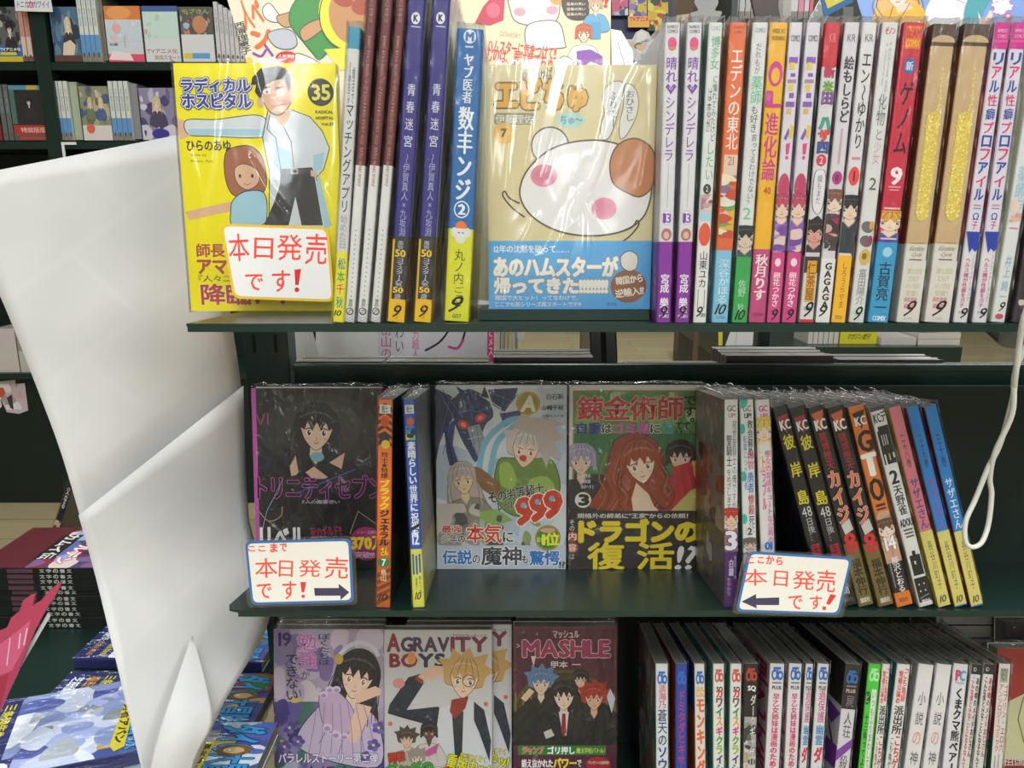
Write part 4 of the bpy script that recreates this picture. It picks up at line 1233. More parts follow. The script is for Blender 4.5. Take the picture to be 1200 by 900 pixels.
# --- dark face-out with magenta title
b = MID.face(301, 449, 671, 0.096, 0.1765, 0.015, [(0, 1, '#b03c9c', '#1b1b20', '#1b1b20')],
             'black face-out manga with magenta outlined title, behind the left white card')
A = b.front(302, 450, 450, 672)
A.rect(302, 450, 450, 672, '#1b1a1f')
A.rect(302, 450, 307, 672, '#b24a9e')
A.ell(378, 500, 70, 44, '#2c2b2e'); A.ell(378, 498, 50, 34, '#3a393b')
A.text('Ⅵ', 306, 480, 321, 494, '#8c3a6c')
figure(A, 376, 500, 50, '#1e1c22', '#d9bca6', '#18161c', 'long', ink='#0c0c10', eye='#34384c', tilt=3)
A.ell(376, 533, 8, 6, '#78a8b8')
A.poly([(362, 552), (372, 545), (388, 558), (382, 560), (370, 560)], '#cfae98'); A.poly([(344, 545), (351, 531), (354, 552), (346, 560)], '#cfae98'); A.poly([(390, 540), (408, 528), (404, 548)], '#cfae98')
blotches(A, 308, 520, 350, 560, ['#1c1c34', '#26203c', '#101014'], 10, 2)
A.text('トリニティセブン', 306, 556, 452, 585, '#1c1a20', bold=.03, out='#d058be', ow=.034)
A.line([(336, 560), (316, 600), (306, 640)], 1, '#7c8cb8'); A.line([(350, 578), (420, 548)], 1, '#4c5cc0')
A.text('7人の魔書使い', 357, 586, 401, 590.5, '#b8b4bc', bold=.02)
A.curve([(307, 600), (318, 612), (332, 606), (334, 594)], 1.4, '#9c8068')
blotches(A, 330, 592, 400, 622, ['#2c2c34', '#141418'], 14, 5, .05, .2)
A.line([(412, 628), (422, 600), (446, 618)], 1.2, '#a88c7c')
A.text('リベル', 308, 620, 360, 648, '#dcdadc', bold=.05); A.text('死のギルド!!', 366, 618, 402, 632, '#a82c5c', bold=.03, rot=-6)
A.ell(431, 640, 20, 21, '#9c2c6c', n=30); A.text('シリーズ累計', 420, 624, 444, 628, '#d8c4d0'); A.text('370万', 414, 631, 452, 648, '#e8d838', bold=.07); A.text('突破!!!', 418, 650, 440, 658, '#e0d4dc', bold=.02)
b.put_front(A)

def mid_spine(*a, **k):
    return MID.spine(*a, **k)
# --- orange
b = mid_spine((443, 460, 472), (449, 708), 0.176, 0.113, [(0, .33, '#c0622c', '#c0622c', '#3c3834'), (.33, 1, '#e8782c', '#e8782c', '#34302c')],
              'orange spine with yellow and black title and a small green oval', shrink=1.0)
A = b.spine(470, 711)
for k in range(6): A.poly([(0, 478 + k * 8), (5, 474 + k * 8), (10, 480 + k * 8), (10, 484 + k * 8), (5, 478 + k * 8), (0, 483 + k * 8)], '#5a2c14')
A.rect(1.2, 476, 8.6, 486, '#dcdcd4'); A.text('戦士', 2.6, 477, 7, 485, '#4c5c74', bold=.04)
A.ell(5, 495, 3, 6, '#c8501c'); A.ell(4.6, 515, 3.6, 8, '#2c2c38'); A.ell(5.6, 521, 3, 5, '#e0c43c')
A.text('残士★特爆', 2.6, 530, 7.4, 560, '#3a2c1c', 1, bold=.03)
A.text('ブラック', 1.8, 562, 8.6, 596, '#f4d43c', 1, bold=.07); A.text('ジェネラル', 2, 597, 8.4, 638, '#2a1c14', 1, bold=.06); A.text('さん', 3, 640, 8, 650, '#f4d43c', bold=.05)
A.ell(5, 658, 4.2, 5.5, '#2c7c4c', n=20); A.text('7', 3.8, 654, 6.4, 662, '#eee', bold=.05)
for k in range(5): A.poly([(0, 672 + k * 8), (10, 664 + k * 8), (10, 668 + k * 8), (0, 677 + k * 8)], '#7c3c1c')
A.text('鳥山', 3, 666, 7, 680, '#e8d8b0', 1, bold=.03); hand(A, '10', 2.2, 695, 8, 703)
b.put_spine(A)
# --- blue
b = mid_spine((471, 487.5, 472), (490.5, 708), 0.176, 0.113, [(0, .285, '#d8d85c', '#d8d85c', '#cfcf70'), (.285, 1, '#2a55b4', '#2a55b4', '#8c9098')],
              'royal blue spine with white title and pale yellow foot, beside the orange one', shrink=.84)
A = b.spine(470, 711)
A.rect(1.4, 476, 8.8, 486, '#dcdcd4'); A.text('戦士', 2.6, 477, 7.4, 485, '#4c5c74', bold=.04)
A.ell(5.4, 495, 3, 5, '#c8643c'); blotches(A, 1, 500, 9, 516, ['#e8d44c', '#3c8cc8', '#1c2c5c', '#8cc860'], 10, 3, .3, .7)
A.text('この', 2, 502, 8, 512, '#101c40', bold=.03)
A.text('素晴らしい', 2, 518, 8.6, 566, '#eef0f4', 1, bold=.05); A.text('世界に', 2, 568, 8.6, 598, '#eef0f4', 1, bold=.05); A.text('祝福を', 2, 600, 8.6, 628, '#eef0f4', 1, bold=.05)
A.poly([(1, 618), (9, 612), (9, 616), (1, 622)], '#1c1c24')
A.text('12', 2.4, 623, 8, 637, '#eef0f4', bold=.03)
A.rect(1.4, 648, 3, 672, '#3c5cac'); A.rect(4.2, 650, 5.8, 672, '#3c5cac'); A.rect(7, 648, 8.6, 670, '#3c5cac')
A.text('暁なつめ', 6.4, 674, 8.4, 694, '#4c4c3c', 1); A.text('渡真仁', 3.2, 676, 5.2, 690, '#4c4c3c', 1); hand(A, '10', 2.8, 693, 7.6, 702)
b.put_spine(A)

# --- white-haired face-out
b = MID.face(512.3, 663, 668, 0.096, 0.1785, 0.013, '#a8b4c0', 'face-out fantasy manga with blue dragon, silver-haired boy in green and large red 999')
A = b.front(508, 452, 664, 669)
A.rect(508, 452, 664, 669, '#bcc4ce')
blotches(A, 508, 452, 664, 640, ['#c4ccd4', '#b0bcc8', '#a4b8cc', '#d0d4d8'], 20, 2, .1, .35)
# dark winged shape
A.poly([(508, 455), (524, 462), (536, 470), (532, 486), (520, 500), (512, 520), (508, 540)], '#28305c')
A.poly([(570, 456), (606, 454), (602, 466), (590, 482), (576, 474)], '#28305c'); A.poly([(584, 484), (620, 478), (604, 492), (590, 500)], '#3a3c70')
A.blob([(528, 470), (546, 456), (568, 466), (576, 486), (566, 498), (560, 520), (556, 540), (548, 530), (538, 512), (530, 490)], '#26365e', '#101830', 1)
A.poly([(545, 500), (560, 496), (566, 512), (559, 536), (552, 522)], '#8c94a0'); A.poly([(518, 500), (532, 490), (528, 520), (536, 545), (524, 545), (520, 528)], '#30407a')
for e in ((541, 497, 7, 5, 25), (561, 489, 7, 5, -30)): A.ell(e[0], e[1], e[2], e[3], '#c83c40', rot=e[4]); A.ell(e[0], e[1], e[2] * .5, e[3] * .5, '#e88884', rot=e[4])
A.line([(560, 462), (586, 478)], 1.2, '#c8d0dc')
A.curve([(558, 560), (566, 520), (590, 495), (612, 490), (600, 500), (580, 520), (572, 560)], 7, '#7cb4cc')
for a_, b_ in (((512, 458), (536, 500)), ((516, 456), (540, 488)), ((524, 470), (512, 520)), ((530, 480), (516, 532)), ((584, 484), (606, 462)), ((590, 490), (618, 480)), ((574, 460), (600, 470))):
    A.line([a_, b_], .8, '#5a6aa8')
for k in range(7): A.poly([(522 + k * 1.6, 506 + k * 6), (516 + k * 1.4, 503 + k * 6), (521 + k * 1.6, 512 + k * 6)], '#1c2650')
A.poly([(538, 462), (532, 452), (544, 458)], '#1c2650'); A.poly([(562, 464), (566, 452), (572, 466)], '#1c2650')
A.line([(536, 484), (548, 480), (558, 482), (566, 478)], 1, '#4c68a8'); A.line([(548, 470), (552, 492)], .8, '#4c68a8'); A.line([(550, 500), (556, 534)], .7, '#5c6474'); A.line([(556, 498), (561, 528)], .7, '#5c6474'); A.line([(546, 514), (562, 510)], .7, '#c8ccd4')
# second figure, lower left
figure(A, 540, 562, 34, '#b4a8a0', '#dcc49c', '#8c8478', 'long', ink='#5a4c44', eye='#4a4434', tilt=-8)
blotches(A, 508, 590, 560, 640, ['#9c9088', '#c0b8b0', '#6c6458', '#48504c'], 14, 8, .1, .3)
# boy
A.blob([(582, 540), (600, 536), (640, 536), (652, 548), (656, 575), (640, 600), (600, 604), (578, 580)], '#6c8c3c', '#2c3c20', 1)
A.blob([(584, 545), (596, 542), (604, 560), (600, 572), (586, 568)], '#98b850'); A.blob([(620, 562), (640, 558), (650, 572), (636, 586), (618, 580)], '#9cb85c')
figure(A, 615, 526, 42, '#c9beb8', '#e8c8ac', '#6c8c3c', 'spiky', ink='#5a4c48', eye='#6c5440', body=False, tilt=8)
A.poly([(600, 500), (612, 480), (626, 478), (618, 488), (640, 490), (662, 496), (648, 500), (662, 514), (650, 516), (656, 540), (644, 534), (640, 548), (632, 528), (626, 510)], '#b8aaa4')
A.ell(612, 536, 4.5, 3.5, '#b8402c')
A.poly([(554, 546), (562, 548), (572, 556), (584, 566), (586, 580), (578, 584), (562, 572), (556, 562)], '#8a6238')
A.poly([(560, 600), (580, 596), (600, 610), (580, 616), (560, 612)], '#8cac58')
blotches(A, 560, 604, 660, 640, ['#c0c8cc', '#8c9c60', '#4c5458', '#a8b4a0'], 14, 4, .1, .3)
A.ell(618, 472, 14.5, 13.5, '#b89c2c', n=30); A.ell(618, 472, 12, 11.2, '#a8902c', n=30); A.text('A', 611, 464, 627, 481, '#e8e4cc', bold=.05, shear=.15)
A.text('白石新', 640, 461, 660, 467.5, '#23262c', bold=.03); A.text('山﨑千裕', 634, 474, 660, 480, '#23262c', bold=.03); A.text('三福カストモ', 634, 485, 660, 488.5, '#33363c', bold=.01)
A.text('その劣等騎士、', 570, 570, 642, 584, '#1c1c20', bold=.04, out='#e4e4e0', ow=.03, rot=-10)
A.text('レベル', 582, 588, 604, 597, '#1c1c20', bold=.04, out='#e4e4e0', ow=.03, rot=-8)
for k, ch in enumerate('999'):
    A.text(ch, 604 + k * 17, 584 - k * 4, 623 + k * 17, 615 - k * 4, '#cc3c24', bold=.06, out='#efe9e0', ow=.03, rot=6)
    A.ell(612.5 + k * 17, 592 - k * 4, 3.2, 3.4, '#78b0d0', n=16)
A.text('最強', 514, 616, 538, 625, '#b83c34', bold=.05, out='#f0ece6', ow=.06); A.text('少年の', 514, 627, 542, 637, '#2c2c2c', bold=.03, out='#f0ece6', ow=.06)
A.text('本気', 544, 615, 586, 637, '#cc4428', bold=.05, out='#f0ece6', ow=.04); A.text('に', 588, 624, 600, 636, '#2c2c2c', bold=.03, out='#f0ece6', ow=.06)
A.text('伝説', 515, 646, 550, 663, '#2878c0', bold=.06, out='#f0ece6', ow=.05); A.text('の', 551, 652, 560, 662, '#2c2c2c', bold=.02, out='#f0ece6', ow=.06)
A.text('魔神', 562, 642, 610, 664, '#3c4048', bold=.05, out='#f0ece6', ow=.05); A.text('も', 611, 652, 618, 662, '#2c2c2c', bold=.03, out='#f0ece6', ow=.06)
A.text('驚愕', 620, 647, 656, 664, '#2878c0', bold=.06, out='#f0ece6', ow=.05); A.text('!?', 656, 660, 663, 667, '#2c2c2c', bold=.03)
A.ell(642, 631, 15.5, 15.5, '#a89044', n=30); A.ell(642, 631, 13.2, 13.2, '#3c8c34', n=30); A.ell(642, 622, 9, 3, '#d8a890')
A.text('総合', 629, 630, 637, 636, '#d8dc3c', bold=.05); A.text('1位', 636, 625, 656, 640, '#e8e83c', bold=.08)
b.put_front(A)

# --- red-haired face-out
b = MID.face(666, 819.5, 669, 0.096, 0.1785, 0.013, [(0, .29, '#2c2422', '#2c2422', '#2c2422'), (.29, 1, '#c8c4bc', '#cfcbc2', '#c8c4bc')],
             'face-out manga with red title over a long red-haired woman, brown band with yellow words')
A = b.front(667, 452, 821, 671)
A.rect(667, 452, 821, 671, '#d2cec6'); A.rect(671, 457, 817, 600, '#8a7c4c'); A.rect(672.5, 459, 815.5, 600, '#5c8c48')
blotches(A, 673, 459, 815, 500, ['#a8c088', '#c0c8a0', '#80a860', '#6c9c50'], 20, 7, .1, .3)
A.rect(673, 508, 815, 600, '#2c6c3c'); blotches(A, 673, 508, 815, 600, ['#2f7440', '#2a6038', '#3a7c44'], 14, 7, .1, .3)
blotches(A, 673, 556, 815, 601, ['#2c2428', '#3a2c2c', '#5a3828', '#34302c'], 22, 3, .15, .4)
figure(A, 681, 540, 34, '#9c94ac', '#d8bca8', '#22242c', 'short', ink='#3c3848')
figure(A, 796, 536, 34, '#20181c', '#d8b89c', '#b8343c', 'short', ink='#28181c')
A.poly([(786, 548), (812, 540), (814, 560), (804, 600), (786, 598), (790, 570)], '#b8343c'); A.poly([(810, 540), (816, 540), (816, 566), (812, 556)], '#c8b04c')
A.poly([(786, 600), (808, 576), (816, 572), (816, 600)], '#c0b468'); A.ell(778, 592, 8, 7, '#28386c')
A.blob([(712, 540), (720, 516), (744, 507), (768, 518), (778, 545), (780, 575), (770, 590), (760, 600), (712, 600), (690, 594), (704, 570)], '#8c3c22', '#3c1812', 1)
for k in range(14):
    x = 706 + k * 5.5; A.curve([(x + 4, 530 + (k % 3) * 4), (x - 4, 560), (x + 4, 580), (x - 6, 600)], 1.2, ['#b86030', '#6c2c18', '#a8502a'][k % 3])
figure(A, 750, 544, 46, '#96401f', '#e4ccb0', '#2a2226', 'wave', ink='#401a12', eye='#5c3c2c', body=False, tilt=-10)
A.poly([(745, 566), (760, 580), (766, 594), (772, 600), (742, 600), (740, 585)], '#e0c8b0')
A.text('錬金術師', 676, 464, 798, 492, '#c02c30', bold=.055, out='#d8d4c0', ow=.02); A.text('です。', 799, 464, 812, 494, '#23201e', 1, bold=.03)
A.text('自重', 676, 495, 703, 508, '#2c2c8c', bold=.06); A.text('は', 705, 497, 716, 507, '#22201e', bold=.04, out='#dcdccc', ow=.06)
A.text('ゴミ箱', 718, 495, 759, 508, '#c85cac', bold=.06); A.text('に', 761, 497, 772, 507, '#22201e', bold=.04, out='#dcdccc', ow=.06)
A.text('捨', 774, 494, 788, 508, '#3c9c9c', bold=.06); A.text('てて', 790, 495, 806, 503, '#22201e', bold=.04); A.text('きました。', 789, 504, 812, 509, '#22201e', bold=.03)
for k, s in enumerate(['夏月涼', '猪高屋', '島田へすと']): A.text(s, 681, 556 + k * 6.4, 692 + 4 * (k == 2), 560.5 + k * 6.4, '#d0ccc8', bold=.03)
A.ell(683.5, 587, 9.5, 9.5, '#dcdad6', n=28); A.text('3', 679, 581, 690, 593, '#1c1a1a', bold=.07)
A.rect(667, 600, 821, 671, '#2e2623')
A.text('規格外の師弟に"王家"からの依頼！', 677, 603, 806, 609, '#dad6ce', bold=.03)
A.text('ドラゴンの', 680, 611, 818, 637, '#dcc82c', bold=.075); A.text('復', 690, 639, 732, 671, '#dcc82c', bold=.06); A.text('活', 748, 639, 790, 671, '#dcc82c', bold=.06)
A.text('!?', 794, 643, 817, 671, '#dcdad6', bold=.02, shear=.15)
A.text('その', 667.8, 611, 674, 624, '#dad6ce', 1, bold=.01)
for k, ch in enumerate('内容'): A.ell(671.5, 631 + 13.5 * k, 7, 6.6, '#a84434', n=20); A.text(ch, 667, 626.5 + 13.5 * k, 676, 635.5 + 13.5 * k, '#ecdcd0', bold=.03)
A.text('は…', 668, 652, 674, 666, '#dad6ce', 1)
b.put_front(A)

# --- right run
b = mid_spine((848.7, 865.3, 472), (856.5, 712), 0.176, 0.094, [(0, .38, '#4c2468', '#6c6470', '#8a8a8c'), (.38, 1, '#dcdcda', '#9a9490', '#8a8a8c')],
              'white spine with red-haired face, violet foot and 3, its side cover showing', shrink=.98)
A = b.spine(470, 718)
A.text('GC', 2, 477, 8, 484, '#8a7c74', bold=.05); A.text('UP!', 3, 486, 8, 491, '#b0907c', bold=.04)
A.text('前世聖騎士の俺ですが', 5.8, 494, 8.8, 600, '#5a5c60', 1); A.text('聖騎士', 1.6, 512, 5.4, 548, '#333438', 1, bold=.03); A.text('をめざします', 1.8, 552, 5.2, 600, '#44464a', 1)
figure(A, 5, 610, 20, '#b8342c', '#e0bca4', '#8c6c64', 'short'); A.text('3', 1.6, 626, 8.6, 648, '#dcd8e0', bold=.06, out='#4c2468', ow=.05)
A.text('白鍵', 3.4, 660, 7, 680, '#dcd8e4', 1, bold=.02); A.text('西島ふみ', 7.2, 656, 9, 684, '#b8a8c8', 1); A.text('ちやかり', 2, 682, 5, 704, '#b8a8c8', 1)
b.put_spine(A)
A = b.front(0, 0, 100, 150)
A.rect(0, 0, 100, 150, '#8f8a84'); blotches(A, 0, 0, 100, 40, ['#a8a49c', '#9ca898', '#b8b0a8'], 16, 2); blotches(A, 0, 40, 100, 96, ['#a4483c', '#c8a89c', '#6c6c54', '#3c3834', '#98604c'], 40, 3, .05, .2)
A.rect(0, 96, 100, 150, '#68606c'); blotches(A, 0, 96, 60, 150, ['#8c7c3c', '#7c7480', '#c8c0c8', '#584c5c'], 20, 5, .05, .2)
b.put_front(A)
b = mid_spine((866.9, 883.4, 472), (880.5, 712), 0.176, 0.113, [(0, 1, '#dcdedc', '#8cb8ac', '#9a9a9c')],
              'white spine with teal dots and red 2, second of the upright trio', shrink=.97)
A = b.spine(470, 718)
A.ell(1.5, 472, 4, 8, '#3cb49c'); A.text('GC', 2, 477, 8, 484, '#8c9494', bold=.05); A.text('UP!', 3, 486, 8, 492, '#2c2c30', bold=.05)
A.text('教会務め', 5, 494, 9, 536, '#2c3c3c', 1, bold=.03); A.text('の', 5.6, 522, 8, 530, '#333', 1); A.text('神官', 4.4, 532, 9.2, 552, '#c83c7c', 1, bold=.03)
A.ell(1.2, 504, 2.2, 6, '#3cb49c'); A.ell(1.4, 560, 2, 6, '#3cb49c'); A.text('転職につき勇者', 1.8, 512, 4.2, 576, '#3c7cc0', 1)
A.text('勇者', 4.2, 556, 8.8, 580, '#3c7cc8', 1, bold=.05); A.text('惨殺', 4.6, 582, 8.8, 606, '#b83444', 1, bold=.05); A.text('死体', 4.6, 608, 8.8, 630, '#2c2c30', 1, bold=.02)
A.ell(5, 626, 3.6, 6, '#c8ccc8'); A.text('2', 3.6, 622, 6.6, 630, '#222', bold=.03); A.ell(1.4, 611, 2, 6, '#3cb49c')
figure(A, 5, 642, 14, '#6c5c58', '#dcc0ac', '#8c8c90', 'short'); blotches(A, 0, 650, 10, 718, ['#a8a0a0', '#c8c0bc', '#787c84'], 14, 3, .3, .6)
b.put_spine(A)
b = mid_spine((885.3, 902.4, 472), (901.5, 690), 0.176, 0.113, [(0, 1, '#dcdad8', '#a89070', '#9a9a9c')],
              'white spine with blonde face and pink title, third of the upright trio', shrink=.97)
A = b.spine(470, 718)
A.text('GC', 2, 477, 8, 484, '#d05c94', bold=.06); A.text('UP!', 3, 486, 8, 492, '#d86ca0', bold=.05)
figure(A, 5, 506, 24, '#dcc468', '#ecd4c0', '#e0c8bc', 'wave', eye='#4c74b8', ink='#a88c4c'); blotches(A, 1, 520, 9, 560, ['#e8dcc8', '#e4d0c0', '#dce4dc'], 10, 6, .3, .6)
A.text('聖女の育成キュートな公爵の', 5.4, 530, 9.2, 640, '#d878b0', 1, bold=.04); A.text('トラブル', 2.4, 536, 5.2, 600, '#dc5c98', 1, bold=.04)
A.text('01', 3, 639, 8, 648, '#3c7cc8', bold=.05)
b.put_spine(A)
# leaning run
for i, (t, ref) in enumerate([((905, 923, 480), (945, 602)), ((924.5, 943.5, 481), (966.5, 602))]):
    b = mid_spine(t, ref, 0.176, 0.113, [(0, 1, '#1f1e20', '#241c2c', '#1f1e20')],
                  ['left one of two leaning black spines with large yellow characters', 'right one of two leaning black spines with large yellow characters'][i], group='leaning black and yellow paperbacks')
    A = b.spine(480, 720)
    A.poly([(1, 492), (9.2, 491), (5.2, 513)], '#9c2c34'); A.text('KC', 2, 497, 9, 508, '#e4e2e0', bold=.05)
    for k, ch in enumerate('彼岸島'): A.text(ch, 1.6, 514 + k * 33, 8.8, 531 + k * 33, '#d8cc2c', bold=.045)
    A.text('48', 1.8, 600, 8.6, 612, '#d0d0cc', bold=.0); A.text('日後…', 3, 614, 8, 640, '#c0c0bc', 1)
    A.rect(2, 645, 8, 664, '#a82c38'); A.text('王', 3, 647, 7, 655, '#3a1418', bold=.02)
    A.text('松', 3, 672, 7.2, 682, '#c8c43c', bold=.05); A.text('本光司', 3, 684, 7.2, 706, '#dcdcd8', 1, bold=.04); A.text('講談社', 1.8, 710, 8.2, 715, '#787878')
    b.put_spine(A)
for i, (t, ref) in enumerate([((946.3, 965.7, 481), (1017.5, 720)), ((968.8, 988.5, 481), (1041, 720))]):
    b = mid_spine(t, ref, 0.176, 0.113, [(0, .32, '#75643a', '#75643a', '#75643a'), (.32, 1, '#221f20', '#3c3034', '#221f20')],
                  ['left one of two leaning black spines with orange title, red 8 and bronze foot', 'right one of two leaning black spines with orange title, red 8 and bronze foot'][i], group='leaning bronze footed paperbacks')
    A = b.spine(481, 721)
    A.poly([(1, 489), (9.2, 487), (5.2, 511)], '#c8643c'); A.text('KC', 1.8, 497, 8.8, 509, '#eceae6', bold=.06)
    A.text('賭博堕天', 2.6, 512, 7.4, 556, '#a82c34', 1, bold=.04)
    A.text('カイジ', 1.4, 558, 8.8, 620, '#e0703c', 1, bold=.05, out='#e8e4e0', ow=.03)
    A.poly([(2, 622), (8, 616), (9, 630), (3, 634)], '#c8c4c0'); A.text('8', 1.8, 633, 8.6, 655, '#cc2c34', bold=.04)
    A.text('福本伸行', 2, 664, 8.4, 708, '#231c14', 1, bold=.04); A.text('講談社', 1.8, 711, 8.2, 717, '#e0dccc', bold=.05)
    b.put_spine(A)
b = mid_spine((994, 1014, 482), (1062.5, 720), 0.176, 0.113, [(0, .07, '#d87c34', '#d87c34', '#d87c34'), (.07, .29, '#242122', '#6c5c50', '#242122'), (.29, 1, '#d87a38', '#8c7464', '#d87a38')],
              'orange leaning spine with giant black and white letters and a white 14')
A = b.spine(482, 721)
A.poly([(1, 490), (9.4, 488), (5.2, 510)], '#2a2624'); A.text('KC', 2, 495, 8.8, 505, '#e8e4e0', bold=.05)
A.text('G', 1.2, 512, 9.2, 536, '#231f1e', bold=.05); A.text('T', 1.2, 539, 9.2, 564, '#ecebe6', bold=.1); A.text('O', 1.2, 568, 9.0, 594, '#231f1e', bold=.06)
A.rect(2, 598, 8, 601, '#3a302c'); A.rect(2, 603, 8, 605, '#3a302c')
A.rect(.6, 607, 9.4, 655, '#b49080'); blotches(A, .6, 607, 9.4, 622, ['#8c5c54', '#a87c70', '#c8a08c'], 10, 4, .3, .6); figure(A, 5, 628, 20, '#6c4c3c', '#e8d4c4', '#c89c84', 'short')
A.text('14', 2, 637, 8.6, 653, '#efeeec', bold=.03, out='#6c5444', ow=.03)
A.text('藤沢とおる', 3.4, 662, 8, 704, '#e0dedc', 1, bold=.03); A.rect(1.6, 664, 2.3, 698, '#8a8a8a'); A.rect(0, 706, 10, 721, '#d87c34'); A.text('講談社', 2, 711, 8, 716, '#5c3418', bold=.02)
b.put_spine(A)
b = mid_spine((1019.5, 1037.7, 485), (1087.8, 720), 0.176, 0.113, [(0, 1, '#dcdcda', '#c0bcb8', '#a0a0a0')],
              'leaning white spine with black blocky pixel shapes and 2')
A = b.spine(485, 721)
A.rect(0, 485, 10, 490, '#44464a'); A.text('KCデ', 1, 491, 9.4, 504, '#3a3c40', bold=.06); A.rect(1, 508, 9.4, 552, '#242426'); A.rect(0, 508, 2, 513, '#dcdcda')
for k in range(3): A.rect(3 + k * 1.6, 518, 3.5 + k * 1.6, 530, '#dcdcda')
A.rect(2, 540, 3, 552, '#dcdcda'); A.rect(8, 540, 9, 546, '#dcdcda'); A.rect(5, 540, 6, 548, '#a8a460')
A.text('2', 2.6, 560, 7.4, 575, '#222326', bold=.05); A.text('天野雀', 2.2, 578, 8.2, 612, '#222326', 1, bold=.04)
A.text('ADOU', 1, 617, 9.6, 626, '#222326', bold=.06)
for k in range(3): A.rect(2 + k * .4, 629 + k * 4, 8.6, 631 + k * 4, '#5a5c60')
A.rect(1.6, 660, 9, 684, '#242426'); A.rect(0, 656, 1.6, 668, '#dcdcda'); A.rect(4, 667, 5.2, 671, '#dcdcda'); A.rect(4, 655, 6.4, 660, '#242426')
A.rect(.8, 687, 9.6, 716, '#242426')
for x_, y_ in ((3, 694), (6.6, 694), (3, 702), (6.6, 702)): A.rect(x_, y_, x_ + .8, y_ + 2, '#dcdcda')
A.line([(1, 686), (9, 684)], .5, '#dcdcda'); A.line([(2, 711), (8.6, 708)], .5, '#dcdcda'); A.text('講談社', 2.4, 713, 8.6, 718, '#eee', bold=.04)
b.put_spine(A)
for i, (t, ref, c, side, tc_, n_) in enumerate([((1041.5, 1056.3, 480), (1109, 720), '#d8808c', '#d8c43c', '#5c4c9c', '二十八巻'),
                                        ((1062.5, 1077, 480), (1128.2, 720), '#2c84cc', '#b85c2c', '#9c54a8', '二十九巻'), ((1084, 1098.3, 480), (1147.2, 720), '#2c84cc', '#a01c30', '#e4ecf2', '三十巻')]):
    b = mid_spine(t, ref, 0.176, 0.113, [(0, .38, '#d8cc78', side, '#c0bc90'), (.38, 1, c, side, '#3c70a0')],
                  ['leaning rose pink spine with purple title and pale yellow foot', 'leaning sky blue spine with purple title and yellow foot', 'leaning sky blue spine with white title, rightmost of the middle row'][i], shrink=.97)
    A = b.spine(480, 721)
    A.rect(0, 629, 10, 721, '#d8cc78')
    A.text(n_, 3.2, 514, 7, 552, '#2c3450', 1); A.text('サザエさん', 2, 566, 8.4, 626, tc_, 1, bold=.02)
    A.text('長谷川町子', 3.4, 642, 7.2, 700, '#5a5840', 1); hand(A, '10', 2.8, 708, 7.8, 716)
    if i: A.rect(0, 719.5, 10, 721, '#2c74b4')
    b.put_spine(A)

# --- two laminated cards clipped to the middle shelf's front edge
def lam_card(label, pts, inner, words, bangs, arrow, dy):
    c = np.mean(np.array(pts), 0)
    big = [tuple(np.array(p) + (np.array(p) - c) / np.linalg.norm(np.array(p) - c) * 5) for p in pts]
    root, A = plate('price_card', label, 'card', MID, dy, rounded(pts, 7), col='#2467a8')
    A.poly(rounded(inner, 6), '#e9e5dd')
    for ch, x0, y0, x1, y1, ro, bo in words: A.text(ch, x0, y0, x1, y1, '#ee4638', bold=bo, rot=ro)
    for q in bangs: A.poly(q, '#d8262c')
    A.poly(arrow, '#2a2456')
    A.finish('handwriting')
    loc = [MID.hit(u, v, dy) for u, v in rounded(big, 6)]
    l0 = [MID.hit(u, v, dy) for u, v in rounded(pts, 7)]
    x0 = min(p[0] for p in l0); h0 = min(p[1] for p in l0)
    q = [(a - x0, b_ - h0) for a, b_ in loc]
    V = [(a, -0.0006, b_) for a, b_ in q] + [(a, 0.0011, b_) for a, b_ in q]
    n = len(q)
    mesh_obj('laminate', V, [tuple(range(n)), tuple(range(n, 2 * n))] + [(i, n + i, n + (i + 1) % n, (i + 1) % n) for i in range(n)], CLEAR, root)
    return root
lam_card('blue-edged white card whose arrow points right, at the left end of the middle shelf',
         [(287, 634), (411, 631), (415, 706), (294, 709)], [(290, 637), (408, 634), (411.5, 703), (297, 706)],
         [('こ', 291, 640, 299, 646, 0, .04), ('こ', 303, 640, 311, 646, 0, .04), ('ま', 317, 637, 325, 647, 0, .04), ('で', 328, 637, 336, 646, 0, .04),
          ('本', 299, 654, 325, 677, -2, .008), ('日', 327, 657, 343, 676, 2, .008), ('発', 350, 656, 376, 676, 0, .008), ('売', 381, 653, 408, 678, 2, .008),
          ('で', 301, 684, 318, 701, 0, .015), ('す', 331, 681, 347, 702, 0, .015)],
         [[(352, 682), (359, 682), (356.5, 694), (353.5, 694)], [(353.5, 697), (357, 697), (357, 700.5), (353.5, 700.5)]],
         [(368, 689), (397, 689), (397, 684), (409.5, 694), (399, 703), (399, 698), (369, 698)], -0.012)
lam_card('blue-edged white card whose arrow points left, in front of the black leaning spines',
         [(877, 646), (999, 653), (984, 721), (862, 717)], [(880, 649), (995.5, 656), (981, 718), (865.5, 714)],
         [('こ', 876, 653, 883, 660, 0, .04), ('こ', 888, 653, 895, 660, 0, .04), ('か', 898, 651, 907, 661, 0, .04), ('ら', 910, 653, 917, 662, 0, .04),
          ('本', 871, 667, 899, 686, 0, .008), ('日', 907, 669, 923, 687, 4, .008), ('発', 929, 669, 955, 691, 3, .008), ('売', 957, 668, 979, 694, 4, .008),
          ('で', 924, 698, 940, 714, 0, .015), ('す', 949, 698, 963, 714, 0, .015)],
         [[(973, 696), (980, 697.5), (972, 709), (968, 707.5)], [(964, 710.5), (968, 711), (967.5, 715), (963.5, 714.5)]],
         [(869, 705), (886, 696), (886, 701), (913, 700), (913, 709), (886, 709), (887, 713)], -0.012)

